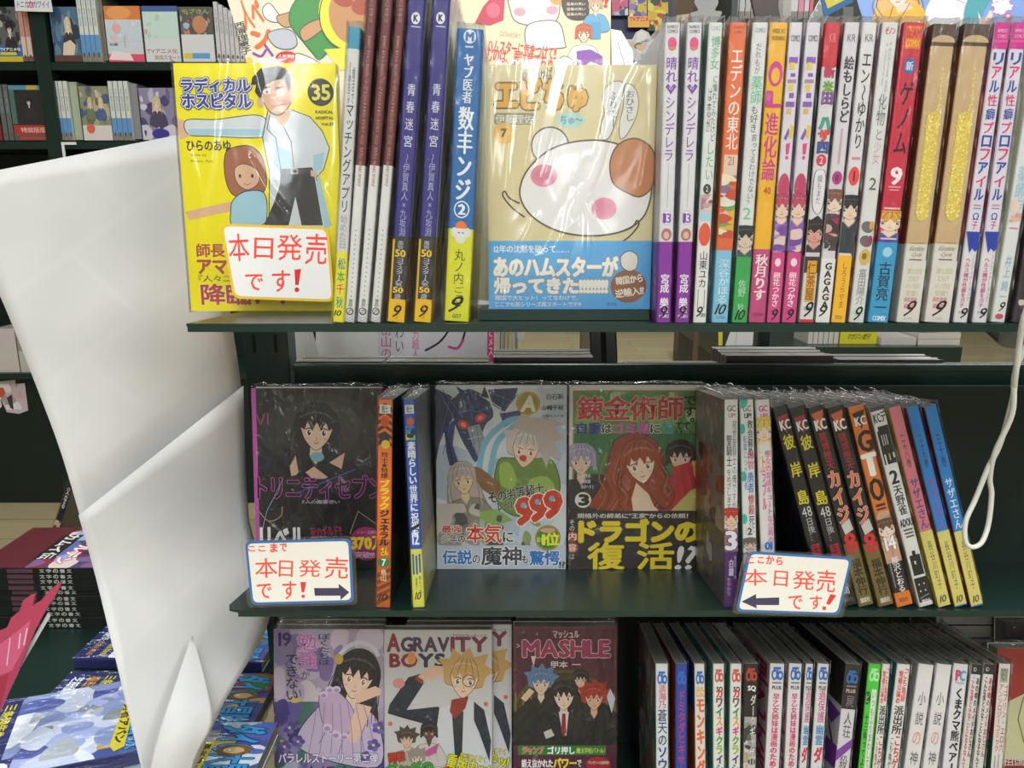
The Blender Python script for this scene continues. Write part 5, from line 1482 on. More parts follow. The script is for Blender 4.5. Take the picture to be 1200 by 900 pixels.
# ================================================================== BOTTOM ROW
def behind(n, uL, uR, v, dy, T, words, col='#3a3a3c', lean=0.0, W=None):
    for k in range(n):
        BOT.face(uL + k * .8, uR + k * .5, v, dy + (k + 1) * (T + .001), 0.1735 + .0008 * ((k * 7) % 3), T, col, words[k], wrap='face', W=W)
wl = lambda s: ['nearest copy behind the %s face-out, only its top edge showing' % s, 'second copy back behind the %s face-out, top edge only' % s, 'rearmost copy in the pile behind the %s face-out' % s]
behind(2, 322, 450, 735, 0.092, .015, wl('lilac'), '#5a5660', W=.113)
b = BOT.face(322, 449.5, 735, 0.090, 0.174, 0.016, '#8c7c9c', 'lilac face-out manga with a dark-haired girl in white lace, numbered 19', W=.113)
A = b.front(322, 737, 450, 930)
A.rect(322, 737, 450, 930, '#a89cb0'); blotches(A, 322, 737, 450, 930, ['#b8a8c0', '#8c80a8', '#c8b8c8', '#7c6c9c', '#d0c0c8'], 60, 3, .06, .2)
blotches(A, 322, 820, 450, 930, ['#544c88', '#6c60a0', '#3c5c50', '#48746c', '#8c80b4', '#4c4480'], 50, 9, .05, .16)
blotches(A, 325, 815, 360, 870, ['#3c3470', '#54488c', '#d0c070'], 10, 5, .1, .3)
figure(A, 419, 792, 50, '#26202c', '#e4c6b4', '#c4b4cc', 'long', ink='#1c1620', eye='#a87840', tilt=14)
A.curve([(398, 768), (408, 757), (424, 752), (438, 758), (444, 768)], 5, '#d0ccd8'); A.ell(398, 771, 5, 6, '#c8a850')
A.blob([(376, 810), (392, 806), (410, 822), (416, 840), (404, 860), (384, 852), (376, 834)], '#c0a8c4', '#6c5c7c', 1)
A.poly([(410, 846), (420, 822), (436, 826), (430, 842), (418, 868), (410, 866)], '#e0bca8'); A.poly([(414, 812), (440, 802), (448, 806), (446, 812), (420, 822)], '#e0bca8')
for (x, y, r0) in ((380, 812, 5), (387, 806, 5), (395, 806, 5), (384, 850, 6), (394, 858, 6), (404, 860, 5)): A.ell(x, y, r0, r0 * .8, '#d4c4dc'); A.ell(x, y + 1, r0 * .6, r0 * .45, '#a890b4')
for k in range(7): A.curve([(372 + k * 9, 822), (368 + k * 11, 850), (362 + k * 13, 880)], .8, '#8c78a0')
for (x, y) in ((340, 850), (350, 866), (334, 872), (438, 870), (428, 884), (444, 850)):
    for m_ in range(5): A.ell(x + 4.5 * math.cos(m_ * 1.257), y + 4.5 * math.sin(m_ * 1.257), 3.6, 3, ['#5c5098', '#7468b0'][m_ % 2])
    A.ell(x, y, 1.6, 1.6, '#d8cc8c')
A.text('19', 328, 741, 342, 756, '#3c2c6c', bold=.03); A.text('勉強', 349, 742, 372, 782, '#c070b0', 1, bold=.04, out='#d8ccd8', ow=.02)
A.text('ぼくたちは', 374, 742, 388, 778, '#3c3468', 1, bold=.02); A.text('できない', 336, 766, 350, 818, '#2c2440', 1, bold=.01); A.text('が', 354, 784, 364, 794, '#2c2440'); A.text('い', 344, 806, 354, 816, '#2c2440')
A.text('パラレルストーリー第二弾', 327, 879, 443, 891, '#e8e4ec', bold=.03, out='#54487c', ow=.06); A.text('古橋文乃', 356, 894, 432, 915, '#302850', bold=.02)
A.ell(338, 902, 12, 8, '#8cb0c4')
b.put_front(A)
WL = '#c8c6c6'
def agra(b, dx=0):
    A = b.front(452 + dx, 731, 577 + dx, 925)
    A.rect(452, 731, 612, 930, '#c6c4c4')
    ox = dx
    A.text('A', 456 + ox, 736, 470 + ox, 756, '#8c2838', bold=.05); A.text('GRAV', 472 + ox, 740, 527 + ox, 756, '#4a2c50', bold=.05); A.text('ITY', 530 + ox, 740, 571 + ox, 756, '#7c2840', bold=.05)
    A.text('BO', 459 + ox, 759, 490 + ox, 774, '#8c2838', bold=.05); A.text('YS', 492 + ox, 759, 522 + ox, 774, '#302850', bold=.05)
    A.ell(484 + ox, 764, 5, 7, '#e0904c')
    A.text('アグラビティボーイズ', 531 + ox, 737 - 1, 571 + ox, 740 - .5, '#4c3c58', bold=.02)
    # saluting figure
    A.poly([(456 + ox, 828), (458 + ox, 818), (480 + ox, 786), (494 + ox, 782), (498 + ox, 793), (478 + ox, 824), (514 + ox, 820), (530 + ox, 830), (520 + ox, 846), (476 + ox, 834)], '#222a3c')
    A.poly([(490 + ox, 786), (506 + ox, 772), (528 + ox, 774), (524 + ox, 782), (502 + ox, 790)], '#dcb8a0'); A.poly([(490, 784), (498, 790), (496, 794), (488, 788)] if not ox else [(490 + ox, 784), (498 + ox, 790), (496 + ox, 794), (488 + ox, 788)], '#a03c30')
    A.poly([(516 + ox, 822), (545 + ox, 812), (560 + ox, 816), (574 + ox, 832), (576 + ox, 900), (516 + ox, 900), (512 + ox, 850)], '#ccccd0')
    A.poly([(556 + ox, 814), (568 + ox, 824), (576 + ox, 860), (574 + ox, 884), (562 + ox, 850), (556 + ox, 836)], '#222a3c'); A.poly([(530 + ox, 820), (544 + ox, 826), (542 + ox, 880), (534 + ox, 880)], '#2c3038')
    A.poly([(530 + ox, 812), (550 + ox, 808), (546 + ox, 822), (534 + ox, 834), (528 + ox, 826)], '#94302c')
    figure(A, 545 + ox, 788, 44, '#c8a064', '#e4c4ac', '#ccccd0', 'spiky', body=False, ink='#5c4028', eye='#4c5c5c', tilt=6)
    A.line([(550 + ox + 7 * math.cos(t / 3), 790 + 7 * math.sin(t / 3)) for t in range(20)], 1, '#6c5c40')
    A.ell(469 + ox, 793, 7, 6, '#d8908c')
    for (x, y) in ((570, 817), (459, 840)): A.ell(x + ox, y, 3, 3, '#c86c50', n=5)
    figure(A, 478 + ox, 858, 20, '#4c4038', '#d8b49c', '#b8a898', 'spiky'); figure(A, 504 + ox, 850, 20, '#2a2420', '#6c4434', '#c8c0bc', 'short'); figure(A, 490 + ox, 880, 18, '#988c80', '#dcc4b0', '#c0b8b0', 'spiky')
    A.poly([(498 + ox, 872), (516 + ox, 862), (512 + ox, 874), (502 + ox, 878)], '#c05890')
    A.text('開戦', 457 + ox, 873, 476 + ox, 884, '#c83c28', bold=.06, out='#241c1c', ow=.05, rot=-6)
    A.text('ギャグの', 454 + ox, 885, 508 + ox, 898, '#4ca03c', bold=.07, out='#1c241c', ow=.05, rot=-5); A.text('旋風', 480 + ox, 897, 506 + ox, 910, '#3c8cb4', bold=.06, out='#202020', ow=.04)
    A.text('既刊ぞくぞく', 540 + ox, 876, 570 + ox, 883, '#e0dc48', bold=.04, out='#28204c', ow=.06, rot=10)
    A.text('重版中ッ!', 524 + ox, 880, 574 + ox, 898, '#dcd834', bold=.06, out='#241c18', ow=.05, rot=14); A.ell(524 + ox, 900, 14, 10, '#b83c34')
    b.put_front(A)
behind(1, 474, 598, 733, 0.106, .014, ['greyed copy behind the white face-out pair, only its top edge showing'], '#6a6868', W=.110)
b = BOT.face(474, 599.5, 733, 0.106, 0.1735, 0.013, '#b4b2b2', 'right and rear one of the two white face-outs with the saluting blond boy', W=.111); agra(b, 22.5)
b = BOT.face(452, 576.5, 733, 0.090, 0.1735, 0.013, WL, 'left and front one of the two white face-outs with the saluting blond boy', W=.111); agra(b)
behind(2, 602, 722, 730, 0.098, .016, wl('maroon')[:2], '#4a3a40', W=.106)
b = BOT.face(601.5, 723, 730, 0.096, 0.175, 0.016, '#481828', 'maroon face-out manga with four students in dark robes under a gothic title', W=.1075)
A = b.front(601, 727, 724, 925)
A.rect(601, 727, 724, 930, '#541a30'); A.line([(603, 729), (722, 729), (722, 925), (603, 925)], 1, '#7c3048', closed=True)
A.ell(662, 850, 68, 72, '#5c4c24', n=40); A.ell(662, 850, 64, 68, '#3c3420', n=40)
for k in range(14): A.rect(603 + k * 9, 805, 605 + k * 9, 860, '#7c6c34')
A.poly([(601, 830), (640, 800), (690, 800), (724, 830), (724, 868), (601, 868)], '#15151c')
figure(A, 634, 794, 28, '#5c80a8', '#d8bca8', '#18181f', 'spiky', face=True); figure(A, 681, 790, 20, '#17151a', '#d8b49c', '#14141a', 'short')
figure(A, 697, 812, 28, '#a8301f', '#d8ac90', '#16161d', 'spiky'); figure(A, 661, 810, 32, '#17161a', '#dcc0ac', '#15151c', 'short')
A.poly([(655, 828), (667, 828), (664, 856), (660, 856)], '#d0ccc8'); A.poly([(659, 830), (663, 830), (664, 852), (661, 858), (658, 852)], '#8c2028')
A.poly([(610, 812), (620, 800), (626, 804), (616, 816)], '#d8b8a4'); A.poly([(712, 810), (716, 800), (722, 812), (718, 830)], '#c8ccd8')
A.poly([(637, 852), (646, 848), (650, 856), (640, 860)], '#c0bcb8'); A.rect(601, 867, 724, 930, '#541a30')
A.text('マッシュル', 648, 732, 679, 741, '#e4d0d0', bold=.02, out='#9c2c54', ow=.05)
A.text('MASHLE', 613, 744, 715, 763, '#a03058', bold=.05, out='#e4c8cc', ow=.025); A.poly([(622, 762), (628, 762), (625, 775)], '#e4c8cc')
A.text('甲本 一', 646, 768, 681, 776, '#e4dcdc', bold=.03)
A.line([(605, 752), (609, 750), (605, 748)], 1, '#e4c8cc')
A.rect(607, 868, 711, 879, '#1f7c34'); A.text('ジャンプ', 612, 869, 637, 878, '#d83c34', bold=.06, out='#f0ece8', ow=.03); A.text('ゴリ押し', 642, 869, 674, 878, '#f0f0ec', bold=.05); A.text('魔法学校バトル！', 676, 870.5, 710, 877, '#e8e458', bold=.02)
A.text('鍛え抜かれた', 611, 884, 648, 894, '#f0ecec', bold=.05); A.text('パワー', 649, 883, 676, 894, '#ecd83c', bold=.06); A.text('で', 677, 885, 682, 893, '#f0ecec', bold=.04)
A.ell(702, 890, 15, 9, '#a82430', n=28); A.text('プレゼント企画実施！', 690, 886, 715, 890, '#f4e4c4', bold=.02)
b.put_front(A)

def bot_spine(top, ref, bands, label, **k):
    k.setdefault('shrink', .97)
    return BOT.spine(top, ref, 0.174, 0.113, bands, label, **k)
def jlogo(A, c, sq=False, plus=False, y=783):
    A.ell(3.2, y + 6, 1.9, 5, c, n=18); A.ell(3.4, y + 6, 1.0, 2.8, A.bg, n=14)
    A.rect(2.4, y - 1, 7.6, y + 1.2, c); A.rect(4.6, y, 5.9, y + 10, c)
    A.ell(7.3, y + 6.4, 2.0, 4.4, c, n=18); A.ell(7.3, y + 6.4, .9, 2.0, A.bg, n=14)
    if sq: A.text('SQ', 3, y + 15, 8.4, y + 20, '#222' if A.bg != '#1c1b1e' else '#e8e4e0', bold=.06)
    if plus: A.text('PLUS', 2.2, y + 16, 8.4, y + 19, '#3a3a3c' if A.bg != '#2c2028' else '#c8b0a0', bold=.05); A.rect(2, y + 12.5, 8.6, y + 14, '#7a7a7c')
b = bot_spine((768, 783, 776), (776.2, 900), [(0, 1, '#d2d6da', '#4c4c48', '#8a8c90')], 'white and blue spine numbered 16, first after the gap, with its dark side cover showing', yaw=R(-2))
A = b.spine(775, 950); A.bg = '#d2d6da'; jlogo(A, '#2c6cb4')
A.text('淡海乃', 2.2, 794, 8.4, 816, '#c05c68', 1, bold=.03, out='#e8c8c8', ow=.02); A.text('蒼天の', 1.6, 817, 8.8, 850, '#28345c', 1, bold=.02); A.text('ソウラ', 1.6, 852, 8.8, 884, '#28345c', 1, bold=.03, out='#a0b8d8', ow=.03)
A.ell(5, 893, 4.2, 6, '#c0a04c', n=24); A.text('16', 2.4, 889, 7.8, 897, '#3c6cac', bold=.05, out='#eee', ow=.03); b.put_spine(A)
A = b.front(0, 0, 100, 150)
A.rect(0, 0, 100, 150, '#46484a'); blotches(A, 0, 0, 100, 150, ['#3c4a50', '#5c4c40', '#8c3c30', '#4c5c4c', '#6c7c7c', '#2c3430', '#6c4434', '#9ca0a0'], 120, 12, .04, .16)
A.line([(60, 20), (72, 40), (80, 44), (84, 30), (76, 24)], 2, '#a8a8ac'); b.put_front(A)
b = bot_spine((791.8, 805.5, 777), (798.3, 900), [(0, 1, '#26429c', '#b04c34', '#5c5c60')], 'deep blue spine with crimson title and white flame holding 5')
A = b.spine(775, 950); A.bg = '#26429c'; jlogo(A, '#2c68c8')
A.text('ドミタダヒキサん', 2.4, 800, 8, 878, '#b02c7c', 1, bold=.04); A.poly([(2, 884), (3.6, 876), (5, 882), (6.6, 873), (8.4, 884), (7.6, 892), (5, 895), (2.8, 892)], '#e4e6ea'); A.text('5', 4, 883, 6.4, 891, '#c83c3c', bold=.03)
figure(A, 6, 908, 16, '#2c2420', '#dcbca4', '#888', 'short'); b.put_spine(A)
b = bot_spine((813.5, 826, 777), (821, 900), [(0, 1, '#d8d4d0', '#c86c34', '#808488')], 'white spine with blocky orange title and violet 2')
A = b.spine(775, 950); A.bg = '#d8d4d0'; jlogo(A, '#2c6cb4')
A.text('出た', 1.8, 795, 9, 806, '#dca42c', bold=.07); A.text('モンキング', 1.8, 808, 9, 878, '#e06c30', 1, bold=.08)
A.ell(5, 885, 4.2, 6.4, '#5440a0', n=22); A.text('2', 3.2, 880.5, 7, 890, '#ecebf0', bold=.08); A.rect(0, 893, 10, 905, '#e0d040'); b.put_spine(A)
A = b.front(0, 0, 100, 150); A.rect(0, 0, 100, 40, '#34549c'); A.rect(0, 40, 100, 100, '#c86c34'); blotches(A, 40, 90, 100, 150, ['#3c5c48', '#8c8c94', '#46607c'], 12, 3); b.put_front(A)
for i, (l, r, c) in enumerate([(835.7, 849, 842.5), (856, 869.5, 861)]):
    b = bot_spine((l, r, 778), (c, 900), [(0, 1, '#dcdcd8', '#76bcb0', '#8a9a98')], ['left one of two white spines with rainbow katakana and mint sides', 'right one of two white spines with rainbow katakana and mint sides'][i], group='rainbow lettered manga')
    A = b.spine(777, 950); A.bg = '#dcdcd8'; jlogo(A, '#c85c4c', sq=True)
    for k, (ch, cc) in enumerate(zip('カワイスギクライシス', ['#c83c3c', '#6c4c3c', '#2c8c5c', '#dca03c', '#c83c7c', '#5ca048', '#8cb43c', '#4c3c6c', '#2c8c8c', '#c84c44'])):
        A.text(ch, 2.8, 800 + k * 8.6, 8, 807.6 + k * 8.6, cc, bold=.06)
    A.ell(5, 894, 3.6, 5.6, '#a8c8a0', n=18); A.text('2', 3.6, 890, 6.6, 899, '#c8643c', bold=.03); b.put_spine(A)
b = bot_spine((872, 889, 779), (877.5, 900), [(0, 1, '#1c1b1e', '#242226', '#2c2c30')], 'black spine with scratched white title, between the rainbow and the pink ones')
A = b.spine(778, 950); A.bg = '#1c1b1e'; jlogo(A, '#b44434', sq=True)
A.rect(1, 826, 9.6, 900, '#a8a4a4'); blotches(A, 1, 826, 9.6, 900, ['#3c383c', '#5c585c', '#8c888c', '#c8c4c4'], 24, 4, .2, .6); A.text('ダークギャザリング', 5, 806, 8.8, 892, '#dcd8d4', 1, bold=.03, out='#1c1b1e', ow=.05)
A.text('BB', 2, 858, 5, 878, '#b89c4c', 1, bold=.03); b.put_spine(A)
for i, (l, r, c) in enumerate([(901.6, 920.6, 904.8), (924, 941, 926.6)]):
    b = bot_spine((l, r, 779), (c, 900), [(0, 1, '#d6d4d4', '#c4a8b0', '#a0a0a0')], ['left one of two white spines with bold pink lettering', 'right one of two white spines with bold pink lettering'][i], group='pink lettered manga', shrink=.9)
    A = b.spine(779, 950); A.bg = '#d6d4d4'; jlogo(A, '#2c6cb4', plus=True); A.text('早乙女姉妹は漫画のためなら!?', 3, 806, 7.6, 894, '#c83470', 1, bold=.05); A.ell(4, 902, 3.4, 5, '#e8e8e8')
    b.put_spine(A)
    A = b.front(0, 0, 100, 150); A.rect(0, 0, 100, 150, '#c8b8b8'); A.text('早乙女姉妹', 62, 4, 98, 120, '#b83464', 1, bold=.06); blotches(A, 20, 60, 100, 150, ['#d8b8ac', '#c8a8b0'], 12, 5); b.put_front(A)
for i, (l, r, c) in enumerate([(943.8, 954, 941.2), (957.5, 973, 956.8)]):
    b = bot_spine((l, r, 779), (c, 900), [(0, 1, '#d6d6d8', '#6c5c5c', '#a0a0a0')], ['slimmer left one of two white spines with pink, blue and red characters', 'wider right one of two white spines with pink, blue and red characters'][i], group='pink and blue lettered manga', shrink=.86)
    A = b.spine(779, 950); A.bg = '#d6d6d8'; jlogo(A, '#2c6cb4', plus=True)
    A.text('過保護', 2.6, 802, 8.6, 832, '#c84c84', 1, bold=.02); A.text('幽霊', 2.4, 834, 8.6, 852, '#4484b8', 1, bold=.04); A.text('ダ', 2.2, 854, 8.8, 868, '#c83454', bold=.08); A.text('くまり', 2.6, 872, 8.4, 900, '#3474b4', 1, bold=.03)
    b.put_spine(A)
b = bot_spine((991, 1008, 783), (987, 900), [(0, 1, '#cfccd2', '#cbc8cf', '#a0a0a0')], 'dark-topped white and violet striped book with thin black characters', shrink=1.0)
A = b.spine(783, 955); A.bg = '#2c2028'; A.rect(0, 783, 10, 824, '#2c2028'); jlogo(A, '#2c6cb4', plus=True, y=790)
A.text('屍', 3, 812, 8, 822, '#7c7480', bold=.02); A.text('人荘', 2.6, 827, 8, 850, '#38343c', 1); A.text('殺人', 2.6, 866, 8, 892, '#38343c', 1)
A.poly([(0, 862), (10, 850), (10, 858), (0, 872)], '#7c3c9c'); A.poly([(0, 893), (10, 880), (10, 890), (0, 902)], '#7c3c9c'); b.put_spine(A)
A = b.front(0, 0, 100, 150); A.rect(0, 0, 100, 150, '#c9c6cc'); A.rect(0, 0, 100, 34, '#34242c'); A.poly([(0, 70), (100, 66), (100, 84), (0, 92)], '#7c3c9c'); A.poly([(0, 105), (100, 100), (100, 122), (0, 128)], '#7c3c9c')
A.text('人', 66, 38, 92, 68, '#3c343c'); A.poly([(60, 36), (100, 40), (86, 54)], '#7c3c9c'); b.put_front(A)
b = bot_spine((1017.6, 1032.8, 783), (1013.5, 900), [(0, 1, '#4cc43c', '#2c2428', '#4cc43c')], 'vivid green spine with white and black columns of title', shrink=.95)
A = b.spine(783, 955); A.bg = '#4cc43c'; jlogo(A, '#b4e4a8', y=788); A.ell(1.6, 814, 2.4, 6, '#1c5c24'); A.text('ビ', .4, 810, 3, 818, '#88e070')
A.rect(4.4, 806, 8.4, 955, '#d8dcd4'); A.text('いつもふりまわしてくれる', 5, 808, 7.8, 900, '#44484a', 1); A.text('十三角ってよろ田た', .8, 828, 3.8, 900, '#20301c', 1, bold=.04); b.put_spine(A)
for i, (l, r, c, sd) in enumerate([(1033.4, 1043.6, 1027.5, '#c8b42c'), (1051, 1066.8, 1045, '#3c7c88')]):
    b = bot_spine((l, r, 782 + i * 3), (c, 900), [(0, 1, '#dcdad6', sd, '#a8a8a4')], ['narrow white spine with red top lettering, tight against the green one', 'wide white spine with red top lettering, beside the teal side cover'][i], shrink=.97)
    A = b.spine(782, 955); A.text('増補公論の', 1.8, 788, 5, 818, '#d04c48', 1, bold=.06); A.text('「こち亀録', 5.4, 786, 8.8, 816, '#d04c48', 1, bold=.04)
    A.text('派出所', 1.6, 820, 8.8, 846, '#28282a', 1, bold=.05); A.text('こちゲー', 4.6, 848, 9, 888, '#cc3c38', 1, bold=.05); A.text('こち亀ゲーム', 1.4, 850, 4, 892, '#44444a', 1, bold=.02); A.text('下', 2, 893, 6, 903, '#28282a', bold=.03)
    b.put_spine(A)
for i, (l, r, c) in enumerate([(1076, 1094.6, 1069), (1097.6, 1115.6, 1090.5)]):
    b = bot_spine((l, r, 784), (c, 900), [(0, 1, '#dad7d6', '#b4b4b8', '#b0b0b0')], ['left one of two plain white spines with widely spaced thin characters', 'right one of two plain white spines with widely spaced thin characters'][i], group='plain white manga spines')
    A = b.spine(784, 955)
    for k, (ch, cc) in enumerate(zip('小説の神様', ['#4a484c', '#4a484c', '#d88c7c', '#4a484c', '#4a484c'])): A.text(ch, 2.6, 809 + k * 18, 7.6, 821 + k * 18, cc)
    A.rect(4.8, 898, 5.1, 940, '#8a8a8c'); b.put_spine(A)
b = bot_spine((1117.4, 1135, 784), (1113.5, 900), [(0, 1, '#d8d6da', '#c0bcc4', '#b0b0b0')], 'white spine with heavy black kana and a pink and blue logo on top')
A = b.spine(784, 955); A.text('P', 2.2, 790, 5, 799, '#c83c6c', bold=.08); A.text('C', 5, 790, 8.2, 799, '#3c9cb8', bold=.08); A.text('PASH', 2.2, 800, 8, 802.4, '#5a5a5c')
A.text('くまクマ熊ベアー', 3, 806, 8.4, 882, '#222124', 1, bold=.06); figure(A, 5, 898, 22, '#2a2024', '#dca8a0', '#2a2024', 'short'); b.put_spine(A)
for i, (l, r, c) in enumerate([(1138.4, 1150.6, 1130.5), (1152.8, 1165.5, 1146.5)]):
    b = bot_spine((l, r, 785), (c, 900), [(0, 1, '#d4d2ce', '#9a8484' if i == 0 else '#8c8c70', '#b0b0b0')], ['left one of two slim white spines with black caps and red and black kana', 'right one of two slim white spines with black caps and red and black kana'][i], group='slim black-capped manga')
    A = b.spine(785, 955); A.rect(0, 785, 10, 794, '#2c2c2e'); A.text('ID', 2, 788, 5, 791.4, '#d8d8d8')
    A.text('こんな僕とHなことになるなんて', 1.6, 797, 4.8, 878, ['#c82c5c', '#2c2c30'][i], 1, bold=.04); A.text('あの噂のメイドおじさん', 6, 797, 9, 868, ['#2c2c30', '#b82c54'][i], 1, bold=.04)
    if i == 0: blotches(A, 0, 882, 10, 900, ['#c8b0a4', '#b4a08c'], 8, 3, .3, .7)
    b.put_spine(A)
b = bot_spine((1170.4, 1184.8, 783), (1168, 900), [(0, 1, '#d4d2cc', '#8c2c30', '#b0b0b0')], 'white spine lettered in red thin kana with red side, last of the bottom run')
A = b.spine(782, 955); A.rect(1.6, 786, 8, 799, '#a8a898'); A.text('REX', 2.4, 787, 7.4, 797, '#44443c')
A.text('ゴブリン・エロ六', 5.6, 801, 9, 862, '#b8444c', 1, bold=.02); A.text('アンソロジーコミック', 1.6, 801, 5, 862, '#b8444c', 1, bold=.02); A.rect(2.4, 866, 3.2, 898, '#8a8a88'); A.rect(5.4, 864, 6.2, 896, '#8a8a88'); b.put_spine(A)
A = b.front(0, 0, 100, 150); A.rect(0, 0, 100, 150, '#8c2c30'); A.rect(40, 60, 100, 150, '#34604c'); b.put_front(A)
# face-out cut by the right frame edge
b = BOT.face(1174, 1300, 765, 0.075, 0.160, 0.016, '#8c2430', 'crimson face-out cover with a cream jacketed figure at the bottom right', W=.113)
A = b.front(1174, 768, 1300, 950)
A.rect(1174, 768, 1300, 950, '#8c2a2c'); A.poly([(1174, 768), (1300, 768), (1300, 800), (1174, 840)], '#a03430')
A.poly([(1186, 830), (1210, 818), (1230, 828), (1234, 900), (1180, 896), (1176, 850)], '#c8c49c'); A.line([(1204, 824), (1198, 850), (1206, 880)], 1.2, '#5c5840'); A.rect(1210, 822, 1226, 850, '#a82c6c')
A.text('ゾ祖国', 1170, 892, 1206, 904, '#c8c4bc', bold=.02)
b.put_front(A)
b2 = Row.face(BOT, 1168, 1300, 750, 0.120, 0.172, 0.016, '#3a3a3c', 'dark copy standing behind the crimson cover at the right edge', W=.113)
# ------------------------------------------------------------------ books lying flat
def flat_m(x, y, z, kind, yaw=0.0):
    """z is the underside. 'head': head edge towards the viewer, cover up; 'spine': spine towards the viewer, cover up, head to the right; 'fore': fore edge towards the viewer"""
    if kind == 'head':
        c = ((0, 0, -1), (1, 0, 0), (0, -1, 0))
    elif kind == 'spine':
        c = ((0, 0, -1), (0, 1, 0), (1, 0, 0))
    else:
        c = ((0, 0, 1), (0, -1, 0), (1, 0, 0))
    M = Matrix(((c[0][0], c[1][0], c[2][0], 0), (c[0][1], c[1][1], c[2][1], 0), (c[0][2], c[1][2], c[2][2], 0), (0, 0, 0, 1)))
    M = Matrix.Rotation(yaw, 4, 'Z') @ M
    M.translation = (x, y, z)
    return M
def flat_book(x, y, z, W, H, T, kind, bands, label, group=None, yaw=0.0, wrap='spine'):
    return Book(flat_m(x, y, z + T / 2, kind, yaw), W, H, T, bands, label, group, wrap)

# pile at the right end of the bottom row, under the middle shelf
xa, _ = BOT.hit(1098, 740, 0.14)
hb = BOT.hit(1150, 760, 0.14)[1]
for k in range(3):
    M = BOT.mtx(xa, 0.196, hb - 0.0145 * (3 - k) + .040) @ Matrix(((0, 0, 1, 0), (0, -1, 0, 0), (1, 0, 0, 0), (0, 0, 0, 1)))
    Book(Matrix.Translation((0, BOT.ey.y * .0, 0)) @ M @ Matrix.Translation((0.007, -0.0, 0)), 0.054, 0.156, 0.0137, '#26262a',
         ['lowest flat manga of the dark pile under the right end of the middle shelf', 'middle flat manga of the dark pile under the right end of the middle shelf', 'topmost flat manga of the dark pile under the right end of the middle shelf'][k],
         'flat pile under the middle shelf', 'spine')

# film-wrapped manga standing in stacks on the other side of the rail, only their top edges in view
YF = 0.7475
lab_ = ['first stack from the left upright', 'second stack from the left upright', 'third and taller stack, left of the bent magazines', 'low stack right of the bent magazines',
        'tall dark stack in the middle of the rail', 'stack in front of the yellow boxed set', 'last low stack by the plastic bag']
nth = ['front', 'second', 'third', 'fourth', 'rearmost']
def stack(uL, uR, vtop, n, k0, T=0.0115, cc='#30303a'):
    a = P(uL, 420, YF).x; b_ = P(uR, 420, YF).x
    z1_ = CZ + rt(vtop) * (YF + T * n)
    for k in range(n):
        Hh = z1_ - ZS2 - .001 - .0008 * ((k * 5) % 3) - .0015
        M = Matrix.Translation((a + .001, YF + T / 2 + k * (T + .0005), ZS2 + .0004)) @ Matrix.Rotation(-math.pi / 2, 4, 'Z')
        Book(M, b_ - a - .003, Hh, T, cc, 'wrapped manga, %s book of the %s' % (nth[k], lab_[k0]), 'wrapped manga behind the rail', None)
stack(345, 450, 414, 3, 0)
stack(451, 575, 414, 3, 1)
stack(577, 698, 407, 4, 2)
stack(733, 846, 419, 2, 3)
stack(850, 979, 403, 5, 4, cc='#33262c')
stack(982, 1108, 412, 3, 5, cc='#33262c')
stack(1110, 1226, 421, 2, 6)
# two bent magazines standing behind them
for i, (u0, u1) in enumerate([(694, 706), (711, 724)]):
    rt_ = empty('bent_magazine', P((u0 + u1) / 2, 430, .835))
    rt_.location.z = ZS2 + .0004
    tag(rt_, ['left one of two floppy grey magazines bending over on the counter', 'right one of two floppy grey magazines bending over on the counter'][i], 'magazine', 'bent magazines on the counter')
    V = []; F = []
    n = 10
    for k in range(n + 1):
        z = k / n * 0.246
        bx = -0.012 * (k / n) ** 6
        w = 0.0055
        for (x, y) in ((-w + bx, 0), (w + bx, 0), (w + bx, .11), (-w + bx, .11)): V.append((x, y, z))
    for k in range(n):
        a = 4 * k
        F += [(a, a + 1, a + 5, a + 4), (a + 1, a + 2, a + 6, a + 5), (a + 2, a + 3, a + 7, a + 6), (a + 3, a, a + 4, a + 7)]
    F += [(3, 2, 1, 0), (4 * n, 4 * n + 1, 4 * n + 2, 4 * n + 3)]
    GR = '#48484a'
    mesh_obj('page_block', V, F, MATTE, rt_, [GR] * len(F), smooth=False)
    V2 = [(x + (.0012 if x > (-.012 * ((z / .246) ** 6)) else -.0012), y - .001 if y == 0 else y, z) for x, y, z in V]
    F2 = []
    for k in range(n):
        a = 4 * k
        F2 += [(a + 1, a + 2, a + 6, a + 5), (a + 3, a, a + 4, a + 7)]
    mesh_obj('cover', V2, F2, PRINT, rt_, ['#8c8c90', '#5a5a60'] * n)

# ================================================================== POSTERS BEHIND THE TOP ROW
VP_ = Row(0.625, CZ, 4.0)
root, A = plate('poster', 'cream poster with orange lettering and green and yellow shapes behind the yellow comic', 'poster', VP_, 0.0,
                [(262, -14), (436, -14), (436, 352), (292, 352), (292, 82)], col='#dcd5bd')
A.text('人ぺ', 282, -2, 306, 34, '#d8692c', bold=.07, rot=-18); A.text('ン', 296, 34, 318, 54, '#d8692c', bold=.07, rot=-20)
A.text('西原理恵子', 278, 26, 291, 64, '#3a3630', 1, bold=.03, rot=-14); A.curve([(296, 62), (306, 66), (312, 58)], 3, '#8a3c9c'); A.curve([(310, 52), (320, 66)], 3, '#8a3c9c')
A.blob([(308, 10), (316, 4), (326, 16), (332, 24), (320, 26), (310, 20)], '#ece8dc', '#3a3230', 1)
A.blob([(324, 20), (340, 14), (350, 6), (360, 10), (352, 26), (334, 32)], '#c49468', '#3a3230', 1)
A.blob([(340, 28), (342, 8), (356, -6), (376, 0), (388, 30), (396, 58), (384, 62), (374, 70), (366, 62), (356, 50)], '#3c8c3c', '#26482a', 1.2)
A.blob([(352, 36), (364, 26), (380, 22), (380, 32), (366, 44), (356, 48)], '#c49468', '#3a3230', 1)
